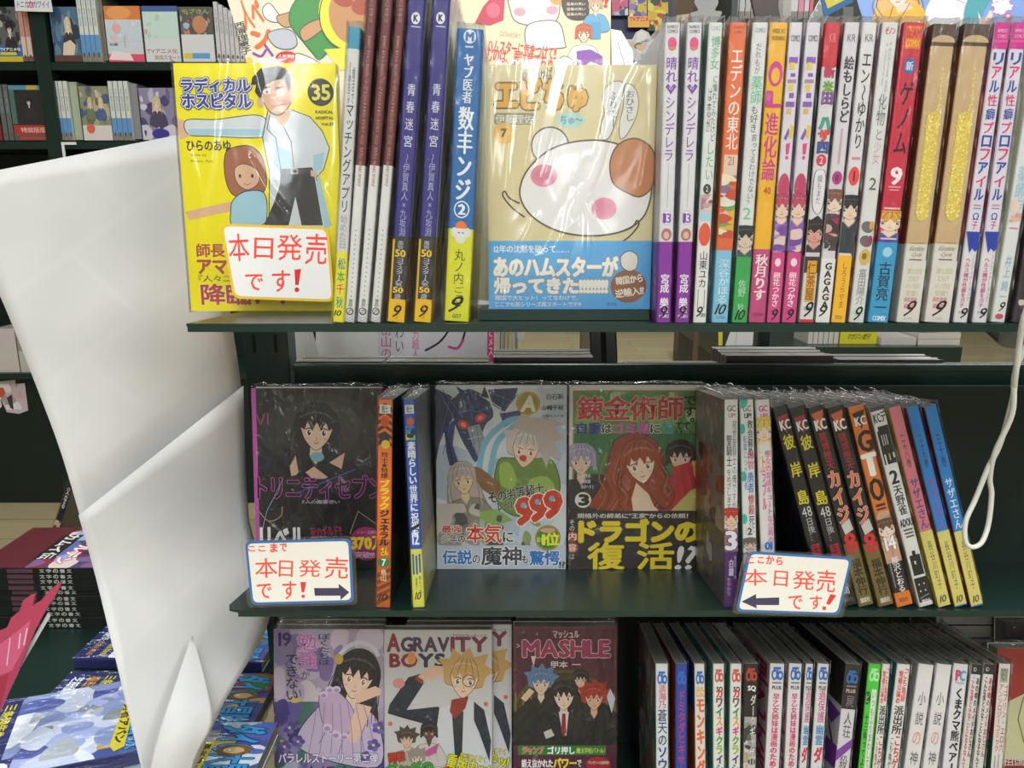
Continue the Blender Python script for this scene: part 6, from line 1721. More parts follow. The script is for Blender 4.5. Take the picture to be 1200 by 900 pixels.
A.ell(404, 18, 30, 40, '#e4dc3c', rot=-12); A.line([(404 + 30 * math.cos(t / 6) * math.cos(.2), 18 + 40 * math.sin(t / 6)) for t in range(38)], 1.2, '#3a3a20')
A.ell(408, 20, 22, 32, '#c08c5c', rot=-14); A.ell(402, 0, 12, 8, '#a8503c', rot=20); A.ell(424, 8, 12, 10, '#a8503c')
A.poly([(380, 58), (408, 56), (412, 82), (398, 82)], '#e4dc3c')
A.blob([(314, 40), (330, 34), (344, 38), (348, 52), (338, 58), (322, 54)], '#b8b8c4', '#4c4c58', 1)
A.ell(336, 68, 13, 8, '#c8282c'); A.text('人気漫画', 326, 64, 346, 68, '#efe6dc', bold=.04); A.ell(292, 71, 4, 4, '#e4c43c')
A.blob([(346, 64), (360, 66), (376, 76), (370, 84), (350, 84)], '#ece8dc', '#3a3230', 1)
A.finish('poster_print')
root, A = plate('poster', 'pale yellow poster with red Japanese slogan above the beige face-out comic', 'poster', VP_, 0.004,
                [(526, -14), (716, -14), (713, 352), (556, 352), (530, 92)], col='#e2dab4')
A.poly([(556, 28), (566, 8), (578, -6), (592, -6), (590, 24), (574, 30)], '#c83c54'); A.ell(578, 12, 8, 9, '#dc6478')
A.blob([(600, -6), (598, 12), (606, 26), (628, 30), (650, 26), (656, 8), (650, -10)], '#e6e4e0', '#4c4438', 1)
A.blob([(618, 30), (616, 50), (626, 57), (660, 56), (662, 50), (656, 28), (640, 24)], '#e6e4e0', '#4c4438', 1)
A.ell(609, 14, 7, 5, '#e8a0a8'); A.ell(647, 12, 7, 5, '#e8a0a8'); A.ell(652, -2, 8, 8, '#e4a04c')
A.blob([(658, 0), (672, -8), (688, -2), (690, 18), (680, 24), (664, 20)], '#4c3c30'); 
for k in range(3): A.text('猛毒の笑い', 664, 3 + k * 6, 686, 6.5 + k * 6, '#e0d8c0', bold=.02)
A.text('!!', 704, -4, 712, 8, '#d8342c', bold=.06, rot=12)
figure(A, 698, 6, 16, '#c8a888', '#ecd0b8', '#6ca8c8', 'short'); A.rect(692, 26, 704, 46, '#5c9cc4')
figure(A, 684, 40, 20, '#c8683c', '#ecd0b8', '#e8e4e0', 'short'); A.poly([(676, 60), (692, 58), (706, 66), (706, 78), (692, 72), (682, 80), (676, 78)], '#8c4ca8')
A.text('ハムスターに気をつけて!!', 571, 50, 652, 66, '#d0302c', bold=.04, rot=7, out='#f0ecd0', ow=.03); A.text('むのは、要注意でちゅ…', 570, 60, 656, 78, '#d0302c', bold=.04, rot=8, out='#f0ecd0', ow=.03)
A.text('エビちゅのひみつ', 586, 37, 610, 44, '#b8805c', rot=8); A.blob([(656, 70), (660, 66), (668, 68), (672, 74), (668, 79), (658, 79)], '#e6e4e0', '#4c4438', .8)
A.finish('poster_print')
root, A = plate('poster', 'blue poster with a girl in yellow, behind the right end of the top row', 'poster', VP_, 0.008,
                [(1000, -14), (1250, -14), (1250, 12), (1176, 36), (1150, 48), (1130, 352), (1030, 352), (1019, 48)], col='#7c9cd8')
A.poly([(1120, -14), (1168, -14), (1140, 40), (1124, 40)], '#4c9ca8')
figure(A, 1052, -12, 44, '#dcb068', '#ecd0bc', '#e8ac2c', 'wave', body=False, ink='#a87848')
A.blob([(1032, 26), (1040, 12), (1058, 8), (1078, 6), (1086, 26), (1088, 48), (1030, 48)], '#e8ac2c'); A.poly([(1048, 6), (1064, 4), (1070, 10), (1052, 16)], '#ecc8b4'); A.line([(1046, 8), (1040, 30)], 1, '#a83c2c'); A.line([(1066, 4), (1050, 30)], 1, '#a83c2c')
A.blob([(1084, 20), (1090, 0), (1104, -12), (1134, -12), (1130, 10), (1124, 34), (1100, 38)], '#e4e6ea', '#a8b4c4', 1); A.line([(1108, -6), (1130, 4)], 1, '#b89ca0')
A.poly([(1146, 14), (1150, 22), (1156, 20), (1160, 12), (1164, 14), (1160, 30), (1148, 32)], '#ecccb8')
A.text('仕事', 1160, -14, 1184, 16, '#eceaf0', 1, bold=.1, out='#e04c94', ow=.05, rot=-18); A.ell(1181, 19, 4, 4, '#e04c94'); A.ell(1181, 19, 2, 2, '#eee')
A.line([(1148, 44), (1210, 22)], 2, '#2c3450')
A.finish('poster_print')
# blank white paper sheets standing between cream poster and white spines
root, A = plate('paper_sheet', 'blank white paper sheets fanned upright right of the beige comic', 'paper', VP_, 0.012, [(716, 34), (728, 36), (742, 60), (744, 352), (722, 352)], col='#e9e8e6')
A.line([(724, 50), (736, 90)], .6, '#8a8a8c'); A.finish('poster_print')
root, A = plate('paper_sheet', 'narrow white card edge just left of the purple titled spines', 'paper', VP_, -0.003, [(757, 70), (772, 70), (774, 200), (760, 200)], col='#dcdad2', thick=.002)
A.line([(765, 72), (768, 200)], .6, '#9a988c'); A.finish('poster_print')

# ================================================================== HANGING WHITE POSTER, LEFT
def patch(name, rows, parent, mat, nu=16, thick=0.0003, inv=None):
    """rows: list of (uL, vL, DL, uR, vR, DR, bulge)"""
    V = []; F = []
    R_ = []
    for k in range(len(rows) - 1):
        for j in range(4):
            t = j / 4
            p0, p1, p2, p3 = rows[max(k - 1, 0)], rows[k], rows[k + 1], rows[min(k + 2, len(rows) - 1)]
            R_.append([0.5 * (2 * b + (-a + c) * t + (2 * a - 5 * b + 4 * c - d) * t * t + (-a + 3 * b - 3 * c + d) * t ** 3) for a, b, c, d in zip(p0, p1, p2, p3)])
    R_.append(list(rows[-1]))
    for r_ in R_:
        a = P(r_[0], r_[1], r_[2]); b = P(r_[3], r_[4], r_[5])
        for i in range(nu + 1):
            t = i / nu
            p = a.lerp(b, t)
            p.y -= r_[6] * math.sin(math.pi * t)
            V.append(inv @ p)
    for k in range(len(R_) - 1):
        for i in range(nu):
            q = k * (nu + 1) + i
            F.append((q, q + 1, q + nu + 2, q + nu + 1))
    o = mesh_obj(name, V, F, mat, parent, smooth=True)
    sm = o.modifiers.new('solid', 'SOLIDIFY'); sm.thickness = thick
    return o
sheet = empty('hanging_poster', (-0.45, 0.62, CZ - 0.1))
tag(sheet, 'large blank white back of a poster hanging at the left end of the shelves', 'poster')
inv = Matrix.Translation((0.45, -0.62, -CZ + 0.1))
patch('upper_sheet', [(-56, 210, .60, 250, 150, .655, .0), (-21, 300, .60, 262, 300, .66, .0), (8, 365, .60, 272, 380, .67, .004), (40, 446, .60, 282, 450, .695, .010), (72, 532, .595, 288, 545, .715, .014), (100, 628, .59, 290, 650, .72, .012)], sheet, POSTERM, inv=inv)
patch('lower_sheet', [(92, 604, .582, 285, 452, .690, .002), (112, 676, .575, 292, 610, .69, .010), (130, 750, .55, 319, 714, .668, .010), (148, 826, .530, 262, 824, .575, .008), (166, 902, .512, 226, 906, .540, .004), (180, 960, .50, 205, 960, .52, 0)], sheet, POSTERM, inv=inv)
patch('folded_corner', [(225, 745, .578, 226, 746, .578, 0), (206, 800, .535, 242, 800, .545, .004), (188, 852, .510, 249, 846, .525, .006), (176, 900, .497, 228, 892, .510, .005), (170, 960, .485, 214, 960, .50, 0)], sheet, POSTERM, inv=inv)

# ================================================================== LOW TABLE WITH FLAT COMICS, BOTTOM LEFT
ZT = CZ - 0.545
tb = empty('display_table', (-0.62, 0.75, 0))
tag(tb, 'low dark green display table holding flat blue comics and a stack of black spined ones', 'table')
def tbx(nm, x0, y0, z0, x1, y1, z1, mat=GREEN):
    return box(nm, x0 + .62, y0 - .75, z0, x1 + .62, y1 - .75, z1, mat, tb, .001)
tbx('table_top', -1.1, .42, ZT - .02, -.285, 1.12, ZT)
for x in (-1.09, -.32):
    for y in (.44, 1.08): tbx('leg', x, y, 0, x + .025, y + .025, ZT - .02)
NV = '#26306c'
def blue_cover(b, num, seed, pal):
    A = b.front(0, 0, 100, 150)
    A.rect(0, 0, 100, 150, '#4c58a0'); blotches(A, 0, 0, 100, 150, pal, 50, seed, .06, .22)
    blotches(A, 14, 30, 90, 100, pal[:3] + ['#c8a860', '#8c9498', '#b0b8c0'], 26, seed + 4, .06, .2)
    A.text('ダイの大冒険', 6, 4, 96, 30, '#3c9cd4', bold=.07, out='#14204c', ow=.05)
    A.ell(46, 17, 9, 10, '#7c5c34'); A.ell(46, 17, 5, 6, '#c8b080')
    A.poly([(30, 30), (92, 30), (96, 36), (88, 40), (34, 38)], '#d8cc3c'); A.text('勇者アバン', 36, 31, 86, 38, '#3a3414', bold=.05)
    A.poly([(0, 112), (100, 106), (100, 150), (0, 150)], NV)
    A.rect(80, 100, 100, 128, NV); A.text(num, 84, 102, 96, 122, '#eceef4', bold=.05)
    for k in range(3):
        A.text(['三条陸先生', '稲田浩司', '芝田優作'][k], 8 + k * 2, 114 + k * 11, 52, 122 + k * 11, ['#d8cc4c', '#c08c3c', '#dfe4ee'][k], bold=.06, out='#10142c', ow=.04)
        A.text('新装彩録版', 56, 116 + k * 11, 92, 121 + k * 11, ['#c8d0e4', '#d8cc4c', '#c08c3c'][k], bold=.03)
    b.put_front(A)
for k, (v0, v1, uR, num, pal, lb, dz, uL) in enumerate([
        (697, 772, 330, '1', ['#2c6cc8', '#3c8cd8', '#1c2c6c', '#5c68a8', '#88b8e0'], 'blue comic numbered 1, farthest of the three lying flat beside the hanging poster', 0.0, 45),
        (778, 848, 325, '2', ['#3c8c44', '#8c3c50', '#c8a868', '#586074', '#2c3c7c'], 'comic with green and tan artwork numbered 2, middle one of those lying flat', 0.0155, 20),
        (850, 925, 312, '3', ['#8c3c3c', '#b8c8d4', '#c8b478', '#5c6cb8', '#dce4ec'], 'comic with red and pale spiky artwork numbered 3, nearest row of those lying flat', 0.031, -28)]):
    z = ZT + dz
    top = z + .014
    pn = PZ(uR, v1, top); pl = PZ(uR, v0, top)
    y0 = PZ(200, v1, top).y
    x1 = PZ(uR, (v0 + v1) / 2, top).x
    x1 = min(x1, (-.282, -.268, -.236)[k]); Lh = (.233, .240, .255)[k]
    b = flat_book(x1 - Lh, y0, z + .0004, (.085, .088, .088)[k], Lh, 0.0145, 'spine', [(0, 1, '#2c3470', '#3c4890', '#3c4890')], lb, wrap='spine', yaw=R(-2 + k))
    blue_cover(b, num, 4 + k * 3, pal)
z = ZT + .047
p = PZ(62, 902, z + .014)
b = flat_book(p.x - .10, p.y - .03, z, 0.12, 0.20, 0.0145, 'spine', [(0, 1, '#2c3470', '#3c4890', '#3c4890')], 'uppermost blue comic lying crosswise on the near flat ones, at the bottom edge', yaw=R(18))
blue_cover(b, '0', 31, ['#c8d0e4', '#8c9cc8', '#a8b4dc', '#5c6cb0', '#dfe6f0'])
# stack of thin black spined books
y0 = 0.90
for k in range(11):
    T = .0078
    x = -0.712 + random.Random(k).uniform(-.002, .002)
    b = flat_book(x, y0 + random.Random(k + 50).uniform(-.0015, .0015), ZT + .0004 + k * (T + .0002), 0.128, 0.205, T, 'spine', '#1a1c1a',
                  'black spined book in the tall flat stack, %s' % ['bottommost', 'second from the bottom', 'third from the bottom', 'fourth from the bottom', 'fifth from the bottom', 'middle one', 'fifth from the top', 'fourth from the top', 'third from the top', 'second from the top'][k] if k < 10 else 'red and violet covered book on top of the tall flat stack', 'black spined books in the flat stack' if k < 10 else None, wrap=None)
    A = b.spine(0, 10, 0, 100)
    rg = random.Random(k)
    blotches(A, 0, 0, 100, 10, ['#3c4430', '#5c6450', '#2c2c28'], 8, k, .2, .5)
    b.put_spine(A)
    o = [c for c in b.root.children if c.name.startswith('spine_print')]
    A2 = Art(0, 0, 182, 6.8, .205, .0078)
    A2.rect(0, 0, 182, 6.8, '#1a1c1a')
    for j in range(5): A2.text('文字の書'[j % 4], 78 + j * 8, 1.2, 84 + j * 8, 5.8, '#c4c4bc', bold=.03)
    A2.rect(40, 1, 70, 6, '#5c3c48'); A2.rect(150, 0, 182, 6.8, '#28405c')
    T_ = b.T
    A2.build('spine_lettering', b.root, lambda X, Y, h: np.stack([T_ / 2 - Y, -.0003 - h, X], 1))
    if k == 10:
        A = b.front(0, 0, 100, 150); A.rect(0, 0, 100, 150, '#4c4868')
        blotches(A, 0, 0, 100, 150, ['#8c3040', '#5c6ca8', '#98a8d0', '#c87058', '#3c3448', '#dcc8c0', '#7c5c8c'], 70, 6, .05, .2)
        A.rect(0, 100, 100, 150, '#5c2028'); A.rect(20, 84, 80, 104, '#241c20'); A.text('ゴールデン', 20, 60, 90, 76, '#f0e4e4', bold=.05, out='#c83c54', ow=.05, rot=8); A.text('カムイ伝', 20, 86, 80, 100, '#e0dcdc', bold=.04)
        b.put_front(A)
# leaning book in a clear bag behind the stack
pb = P(46, 640, 1.06)
M = Matrix.Translation((pb.x, 1.06, ZT + .006)) @ Matrix.Rotation(R(24), 4, 'Y')
b = Book(M, .128, .182, .009, [(0, .25, '#34302e', '#34302e', '#34302e'), (.25, 1, '#2c2428', '#4c4034', '#2c2428')], 'dark thin book leaning in a clear bag above the flat stack', None, 'spine')
A = b.spine(0, 100); blotches(A, 0, 52, 10, 66, ['#c8683c', '#dcc0a8', '#8c4030'], 8, 3, .3, .6); A.text('父なる', 2, 20, 8, 40, '#dcd8d8', 1, bold=.03); b.put_spine(A)
bag = empty('clear_bag', (pb.x + .05, 1.065, ZT))
tag(bag, 'crinkled empty clear plastic bag standing beside the leaning dark book', 'bag')
V = []; F = []
rg = random.Random(4)
for k in range(9):
    for i in range(9):
        V.append((-.03 + i * .008 + k * .004, rg.uniform(-.004, .004), k * .022))
for k in range(8):
    for i in range(8): F.append((k * 9 + i, k * 9 + i + 1, k * 9 + i + 10, k * 9 + i + 9))
mesh_obj('film', V, F, CLEAR, bag, smooth=True)
# pink acrylic cut-out
FR = Row(.56, CZ, 0)
root, A = plate('acrylic_cutout', 'jagged pink and crimson acrylic cut-out sign at the left edge above the blue comics', 'sign', FR, 0,
                [(73, 680), (66, 696), (54, 714), (40, 740), (30, 764), (20, 790), (8, 815), (0, 834), (-20, 834), (-20, 748), (8, 736), (13, 724), (23, 716), (27, 704), (35, 698), (41, 697), (38, 710), (48, 704), (58, 692)], thick=.002, col='#b03c5c')
A.poly([(20, 740), (36, 726), (30, 756), (14, 786), (-20, 800), (-20, 770)], '#c8587c'); A.poly([(-20, 800), (10, 790), (0, 830), (-20, 834)], '#a02c48')
A.line([(24, 742), (22, 760)], 1.6, '#e4b8c8'); A.line([(32, 736), (28, 756)], 1.6, '#e4b8c8'); A.line([(12, 748), (8, 780)], 1.2, '#e4b8c8')
A.finish('tint')
root, A = plate('plastic_stay', 'narrow clear white plastic strip behind the pink cut-out', 'strip', FR, .004, [(56, 718), (59, 722), (24, 782), (18, 784)], thick=.001, col='#c9ccd0')

# ================================================================== FAR BOOKCASE, UPPER LEFT
D0 = 2.45
case = empty('tall_bookcase', (-1.6, D0, 0))
tag(case, 'tall dark green bookcase far behind at the left, filled with comics', 'bookcase')
ci = Matrix.Translation((1.6, -D0, 0))
def cbox(nm, x0, y0, z0, x1, y1, z1, mat=GREEN):
    V, F = boxvf(x0, y0, z0, x1, y1, z1)
    return mesh_obj(nm, [ci @ Vector(p) for p in V], F, mat, case)
def zv(v, D=D0): return CZ + rt(v) * D
XL, XR = P(-260, 100, D0).x, P(420, 100, D0).x
cbox('back_panel', XL, D0 + .24, 0, XR, D0 + .26, 2.15, GREENB if 'GREENB' in globals() else GREEND)
for v0, v1 in ((-20, -12), (74, 83), (166, 175), (258, 267)):
    cbox('shelf_board', XL, D0 - .01, zv(v1), XR, D0 + .24, zv(v0))
xp = P(54, 80, D0).x
cbox('side_post', xp - .022, D0 - .012, zv(420), xp + .022, D0 + .24, 2.15)
cbox('side_post', XL - .03, D0 - .012, 0, XL, D0 + .26, 2.15); cbox('side_post', XR, D0 - .012, 0, XR + .03, D0 + .26, 2.15)
cbox('lower_cabinet', XL, D0 - .06, zv(588), XR, D0 + .24, zv(437), GREEND)
cbox('plinth', XL, D0 - .055, 0, XR, D0 + .24, zv(588) - .002, GREEND)
cbox('counter', XL, D0 - .10, zv(437) + .001, XR, D0 + .24, zv(437) + .02)

def far_book(uL, uR, vT, vB, D, depth, cols, label, group=None, art=None, name='paperback_book', side=None):
    """small distant book: a real block with coloured bands on its visible face; cols: (fraction from top, colour)"""
    a = P(uL, vB, D); b = P(uR, vB, D)
    zb, zt_ = a.z, CZ + rt(vT) * D
    x0, x1 = a.x + .0006, b.x - .0006
    root = empty(name, ((x0 + x1) / 2, D, zb))
    tag(root, label, 'book', group)
    w = (x1 - x0) / 2; H = zt_ - zb
    V, F = boxvf(-w, 0, 0, w, depth, H)
    sc_ = side or cols[0][1]
    mesh_obj('cover', V, F, PRINT, root, ['#a09c94', '#a8a49c', sc_, '#9c988f', '#9c988f', sc_] if w * 2 > .05 else ['#aaa', '#a8a49c', sc_, sc_, '#9c988f', sc_])
    A = Art(0, 0, 100, 100, w * 2, H)
    y = 0
    for f, c in cols:
        A.rect(0, y, 100, f * 100, c); y = f * 100
    if art: art(A)
    A.build('spine_print' if w < .02 else 'cover_print', root, lambda X, Y, h: np.stack([X - w, -h * 4, Y], 1))
    return root
def spine_txt(A):
    A.text('の物語', 24, 12, 76, 50, '#8a9098', 1); A.ell(50, 90, 24, 4, '#5a5048')
WB = [(.62, '#d0d4cc'), (.9, '#5c94cc'), (1, '#8a8074')]
far_book(-6, 28, 8, 72.5, D0, .014, [(.7, '#5a5c60'), (.9, '#3c64a8'), (1, '#c8b43c')], 'grey comic with yellow and blue band, far bookcase top shelf at the left edge',
         art=lambda A: (blotches(A, 0, 0, 100, 68, ['#3a3a3c', '#8a8c88', '#a8a498', '#2c2c30'], 24, 2), figure(A, 66, 40, 22, '#1c1a1e', '#dcc8bc', '#2a282c', 'spiky'), A.text('TVアニメ化', 26, 74, 96, 80, '#e8ecf4', bold=.06), A.rect(24, 82, 80, 88, '#c8c43c')))
for i, (a, b_) in enumerate([(28, 33.5), (34, 40)]):
    far_book(a, b_, 14, 72, D0, .12, [(.5, '#c88c7c'), (.9, '#d4bcae'), (1, '#6c5c54')], ['left', 'right'][i] + ' one of two slim salmon spines beside the far post, top shelf', 'salmon spines by the post', art=spine_txt)
far_book(65, 97, 8, 72.5, D0, .014, [(1, '#4c6c84')], 'blue comic with a blonde girl in a skirt, far top shelf right of the post',
         art=lambda A: (blotches(A, 0, 0, 100, 100, ['#3c5c7c', '#5c7c94', '#2c3448', '#6c8c9c'], 20, 5), figure(A, 62, 32, 22, '#dccc9c', '#ecd8c8', '#38343c', 'long'), A.poly([(30, 96), (40, 66), (66, 60), (84, 70), (70, 96)], '#dcc4b0'), A.rect(0, 88, 100, 100, '#5c3c38')))
for i in range(4):
    far_book(97.5 + i * 5.7, 102.6 + i * 5.7, -12, 72.5, D0, .12, WB, ['leftmost', 'second', 'third', 'rightmost'][i] + ' of the four slim white and blue spines on the far top shelf', 'white and blue spines, far top shelf', art=spine_txt)
far_book(121.8, 127, -8, 71, D0 + .02, .11, [(1, '#8c9080')], 'shadowed olive side of a comic after the four blue footed spines, far top shelf')
far_book(128, 170, 7, 72.5, D0, .014, [(.24, '#d87c3c'), (.86, '#c8d0d8'), (1, '#e0506c')], 'comic with orange head and pink foot band, far top shelf',
         art=lambda A: (A.ell(40, 12, 34, 12, '#e89c58'), blotches(A, 4, 26, 96, 60, ['#d0dce4', '#c4ccd8', '#e4b4b8', '#b8d4dc'], 14, 4), A.ell(30, 40, 12, 9, '#e8a8a8'), A.rect(0, 62, 100, 64, '#c8c8c8'), A.line([(50, 52), (50, 74)], 2, '#a89c88'), A.text('佐藤', 6, 66, 30, 71, '#444', bold=.04), A.poly([(0, 96), (14, 80), (60, 84), (70, 98)], '#ecd8d4')))
far_book(172, 213, 7, 72.5, D0, .014, [(.14, '#3c5c9c'), (1, '#d4d8d8')], 'comic with navy head and red lettering on its white foot, far top shelf',
         art=lambda A: (A.rect(0, 10, 100, 58, '#c4dcd0'), blotches(A, 2, 14, 60, 56, ['#d4a0a8', '#e8d4cc', '#b8ccbc'], 10, 4), A.text('TVアニメ化', 4, 76, 92, 85, '#b84c54', bold=.02), A.text('放送スタート', 24, 88, 98, 96, '#b84c54', bold=.02)))
far_book(215, 253, 8, 72.5, D0, .014, [(.5, '#5c5450'), (1, '#d8d8d8')], 'comic with dark photo-like head and blue foot strip, far top shelf',
         art=lambda A: (blotches(A, 2, 8, 98, 50, ['#4c4440', '#6c7480', '#c87c5c', '#a8b8cc'], 20, 4), A.ell(60, 32, 22, 16, '#c8845c'), A.rect(4, 84, 30, 94, '#e0c43c'), A.rect(30, 84, 84, 94, '#5c9cd4'), A.text('モブさん', 8, 4, 92, 12, '#9cb050', bold=.04)))
for i in range(6):
    far_book(255 + i * 5.4, 260 + i * 5.4, 2 + i * 3.5, 72.5, D0, .12, [(.9, '#d0cccc'), (1, '#b8b0b0')], ['leftmost', 'second', 'third', 'fourth', 'fifth', 'rightmost'][i] + ' of six slim white spines, far top shelf beside the cream poster', 'white spines beside the cream poster', art=spine_txt)
far_book(-6, 4, 98, 164.5, D0, .014, [(.7, '#2c2826'), (1, '#7c2420')], 'black comic cut off by the left picture edge, second far shelf')
for i, a in enumerate((5, 11.5)):
    far_book(a, a + 5.8, 99, 164.5, D0, .12, [(1, '#5c6460')], ['left', 'right'][i] + ' one of two slim dark grey spines, second far shelf', 'dark grey spines, second far shelf', art=spine_txt)
far_book(18, 60, 100, 164.5, D0, .014, [(.08, '#4c8ca0'), (.72, '#262425'), (.9, '#a8342c'), (1, '#5c5856')], 'black comic with red band and small pale figure, second far shelf',
         art=lambda A: (A.rect(50, 0, 80, 8, '#b8a048'), figure(A, 52, 30, 14, '#1a181a', '#d8c8c0', '#2c2a2c', 'short'), A.rect(0, 8, 14, 70, '#4c6c64'), A.text('特装版版', 20, 76, 90, 86, '#e8b0a0', bold=.04), A.rect(14, 94, 90, 98, '#c83830')))
for i in range(4):
    far_book(65.5 + i * 5.4, 70.4 + i * 5.4, 95, 164.5, D0, .12, WB, ['leftmost', 'second', 'third', 'rightmost'][i] + ' of the four white and blue spines, left block of the second far shelf', 'white and blue spines, left block of the second far shelf', art=spine_txt)
far_book(88.8, 98, 96, 164, D0 + .01, .11, [(1, '#a8b49c')], 'pale green side of a comic after the left block of spines, second far shelf')
far_book(99, 133, 101, 164.5, D0, .014, [(.72, '#8c8c74'), (1, '#d8d0cc')], 'olive comic with two tiny figures and a white foot, second far shelf',
         art=lambda A: (blotches(A, 0, 0, 100, 72, ['#a8a888', '#6c6c5c', '#c8c0a8', '#4c5c84', '#b8a890'], 26, 7), figure(A, 34, 30, 16, '#c8b88c', '#ecd8c8', '#6c7c5c', 'long'), figure(A, 72, 30, 16, '#dcc890', '#ecd8c8', '#4c6494', 'long'), A.ell(28, 78, 14, 9, '#d8644c')))
for i in range(4):
    far_book(133.5 + i * 6, 138.8 + i * 6, 95, 164.5, D0, .12, WB, ['leftmost', 'second', 'third', 'rightmost'][i] + ' of the four white and blue spines, right block of the second far shelf', 'white and blue spines, right block of the second far shelf', art=spine_txt)
far_book(158, 167, 98, 163, D0 + .01, .11, [(1, '#8c8c90')], 'grey side of a comic after the right block of spines, second far shelf')
far_book(168, 211, 103, 164, D0, .014, [(1, '#8c84a0')], 'violet comic with a fair-haired girl, second far shelf next to the yellow comic',
         art=lambda A: (blotches(A, 0, 0, 100, 100, ['#b8b0c8', '#6c6090', '#d0c8d8', '#4c4470'], 24, 7), figure(A, 46, 30, 22, '#dcc494', '#ecd8c8', '#4c4460', 'long'), A.ell(50, 88, 24, 10, '#3c3490')))
sg, A = plate('shelf_sign', 'small white sign with red katakana hanging over the far top shelf', 'sign', Row(D0 - .03, CZ, 0), 0, [(16, -10), (58, -10), (62, 14), (18, 13)], col='#dcd9d4', thick=.001)
A.text('トニカクカワイイ', 20, 1, 58, 9, '#4c6cb0', bold=.02); A.text('カ', 32, 1, 39, 9, '#c8503c', bold=.03); A.finish('lettering')
hk = empty('white_hook', P(78, 176, D0 - .013)); tag(hk, 'small white plastic hook under the second far shelf', 'hook')
mesh_obj('hook', *[(lambda V, F: (V, F))(*boxvf(-.012, -.004, -.03, -.004, .0, .016))][0], WHITEPL, hk); mesh_obj('arm', *boxvf(-.012, -.004, .016, .034, .0, .024), WHITEPL, hk)
# things on the far counter
for i, (a, b_, t_, c) in enumerate([(-30, -2, 392, '#b8a8a0'), (-1, 24, 385, '#c4bcb4'), (25, 60, 398, '#b8b4ac')]):
    far_book(a, b_, t_, 436, D0 - .08, .16, [(.35, ['#a85048', '#c8b8b8', '#8c8c88'][i]), (1, c)], ['first', 'second', 'third'][i] + ' pile of flat comics on the far counter left of the hanging poster', name='comic_pile')
st, A = plate('wall_sticker', 'pale pink printed sheet stuck on the far dark green cabinet', 'sticker', Row(D0 - .0615, CZ, 0), 0, [(-8, 448), (18, 445), (18, 450), (29, 449), (33, 481), (22, 485), (8, 483), (2, 470), (-8, 470)], col='#c8b8bc', thick=.0006)
blotches(A, -4, 450, 28, 480, ['#dcd4d8', '#a89ca4', '#d8a4b0', '#e4dce0'], 16, 3, .1, .3); A.ell(2, 460, 4, 6, '#c85c44'); A.poly([(8, 466), (14, 462), (16, 480), (12, 478)], '#3c3438'); A.finish('sticker_print')

# ================================================================== FAR THINGS, UPPER RIGHT
BROWN0, nt, b0 = new_mat('brown_board', 0.5, '#5c4a3a', 0.3)
D1_ = 2.2
def fplate(name, label, cat, D, pts, col, art=None, thick=.004, group=None, mat=None):
    r_, A = plate(name, label, cat, Row(D, CZ, 0), 0, pts, col=col, thick=thick, group=group, mat=mat)
    if art: art(A); A.finish('print')
    return r_
fplate('notice_board', 'navy blue display board far behind, right of the pale yellow poster', 'board', 2.3, [(690, -30), (788, -30), (788, 130), (690, 130)], '#1c2a5c', thick=.02)
mg = [(704, 716, -8, 34, ['#4c5c8c', '#2c3450', '#8c90a0', '#a8a8b0']), (717, 736, -8, 18, ['#a8b8c8', '#3c4c6c', '#d0c8d0', '#c85c7c']), (737, 758, -8, 22, ['#8c78b8', '#d8c0cc', '#c8b43c', '#5c5c9c']), (759, 783, -8, 36, ['#c8a830', '#3c3c44', '#a83c34', '#d8c84c'])]
for i, (a, b_, t_, c_, pal) in enumerate(mg):
    fplate('magazine', ['slate', 'pale grey-blue', 'violet', 'yellow and black'][i] + ' covered magazine pinned on the far navy board', 'magazine', 2.28, [(a, t_), (b_, t_), (b_, c_), (a, c_)], pal[0], (lambda A, a=a, b_=b_, t_=t_, c_=c_, pal=pal: blotches(A, a, t_, b_, c_, pal, 30, 3 + int(a), .1, .35)), thick=.005)
fplate('leaflet', 'orange lettered strip below the magazines on the far navy board', 'leaflet', 2.275, [(736, 19), (761, 19), (761, 32), (736, 32)], '#e0a83c', lambda A: (A.text('TVアニメ', 738, 20, 760, 25, '#c83c4c', bold=.06),), thick=.004)
fplate('standee', 'small printed standee of pale figures in front of the far navy board', 'standee', 2.1, [(729, 46), (741, 46), (745, 38), (752, 34), (760, 38), (764, 46), (776, 46), (774, 70), (732, 70)], '#c8c8cc', lambda A: (blotches(A, 732, 46, 774, 68, ['#d8b484', '#7c94b8', '#4c6c44', '#e0dcd8', '#c88c5c'], 22, 8, .1, .3), A.ell(752, 42, 6, 6, '#e0dcd8')), thick=.004)
dt = empty('tall_stand', (P(760, 90, 2.2).x, 2.2, 0)); tag(dt, 'tall thin-legged stand that carries the standees behind the top row', 'table')
zs_ = CZ + rt(70) * 2.1 - .03
mesh_obj('stand_top', *boxvf(-.18, -.2, zs_ - .02, .14, .07, zs_), BROWN0, dt)
for x in (-.17, .12):
    for y in (-.19, .05): mesh_obj('leg', *boxvf(x, y, 0, x + .012, y + .012, zs_ - .02), BROWN0, dt)
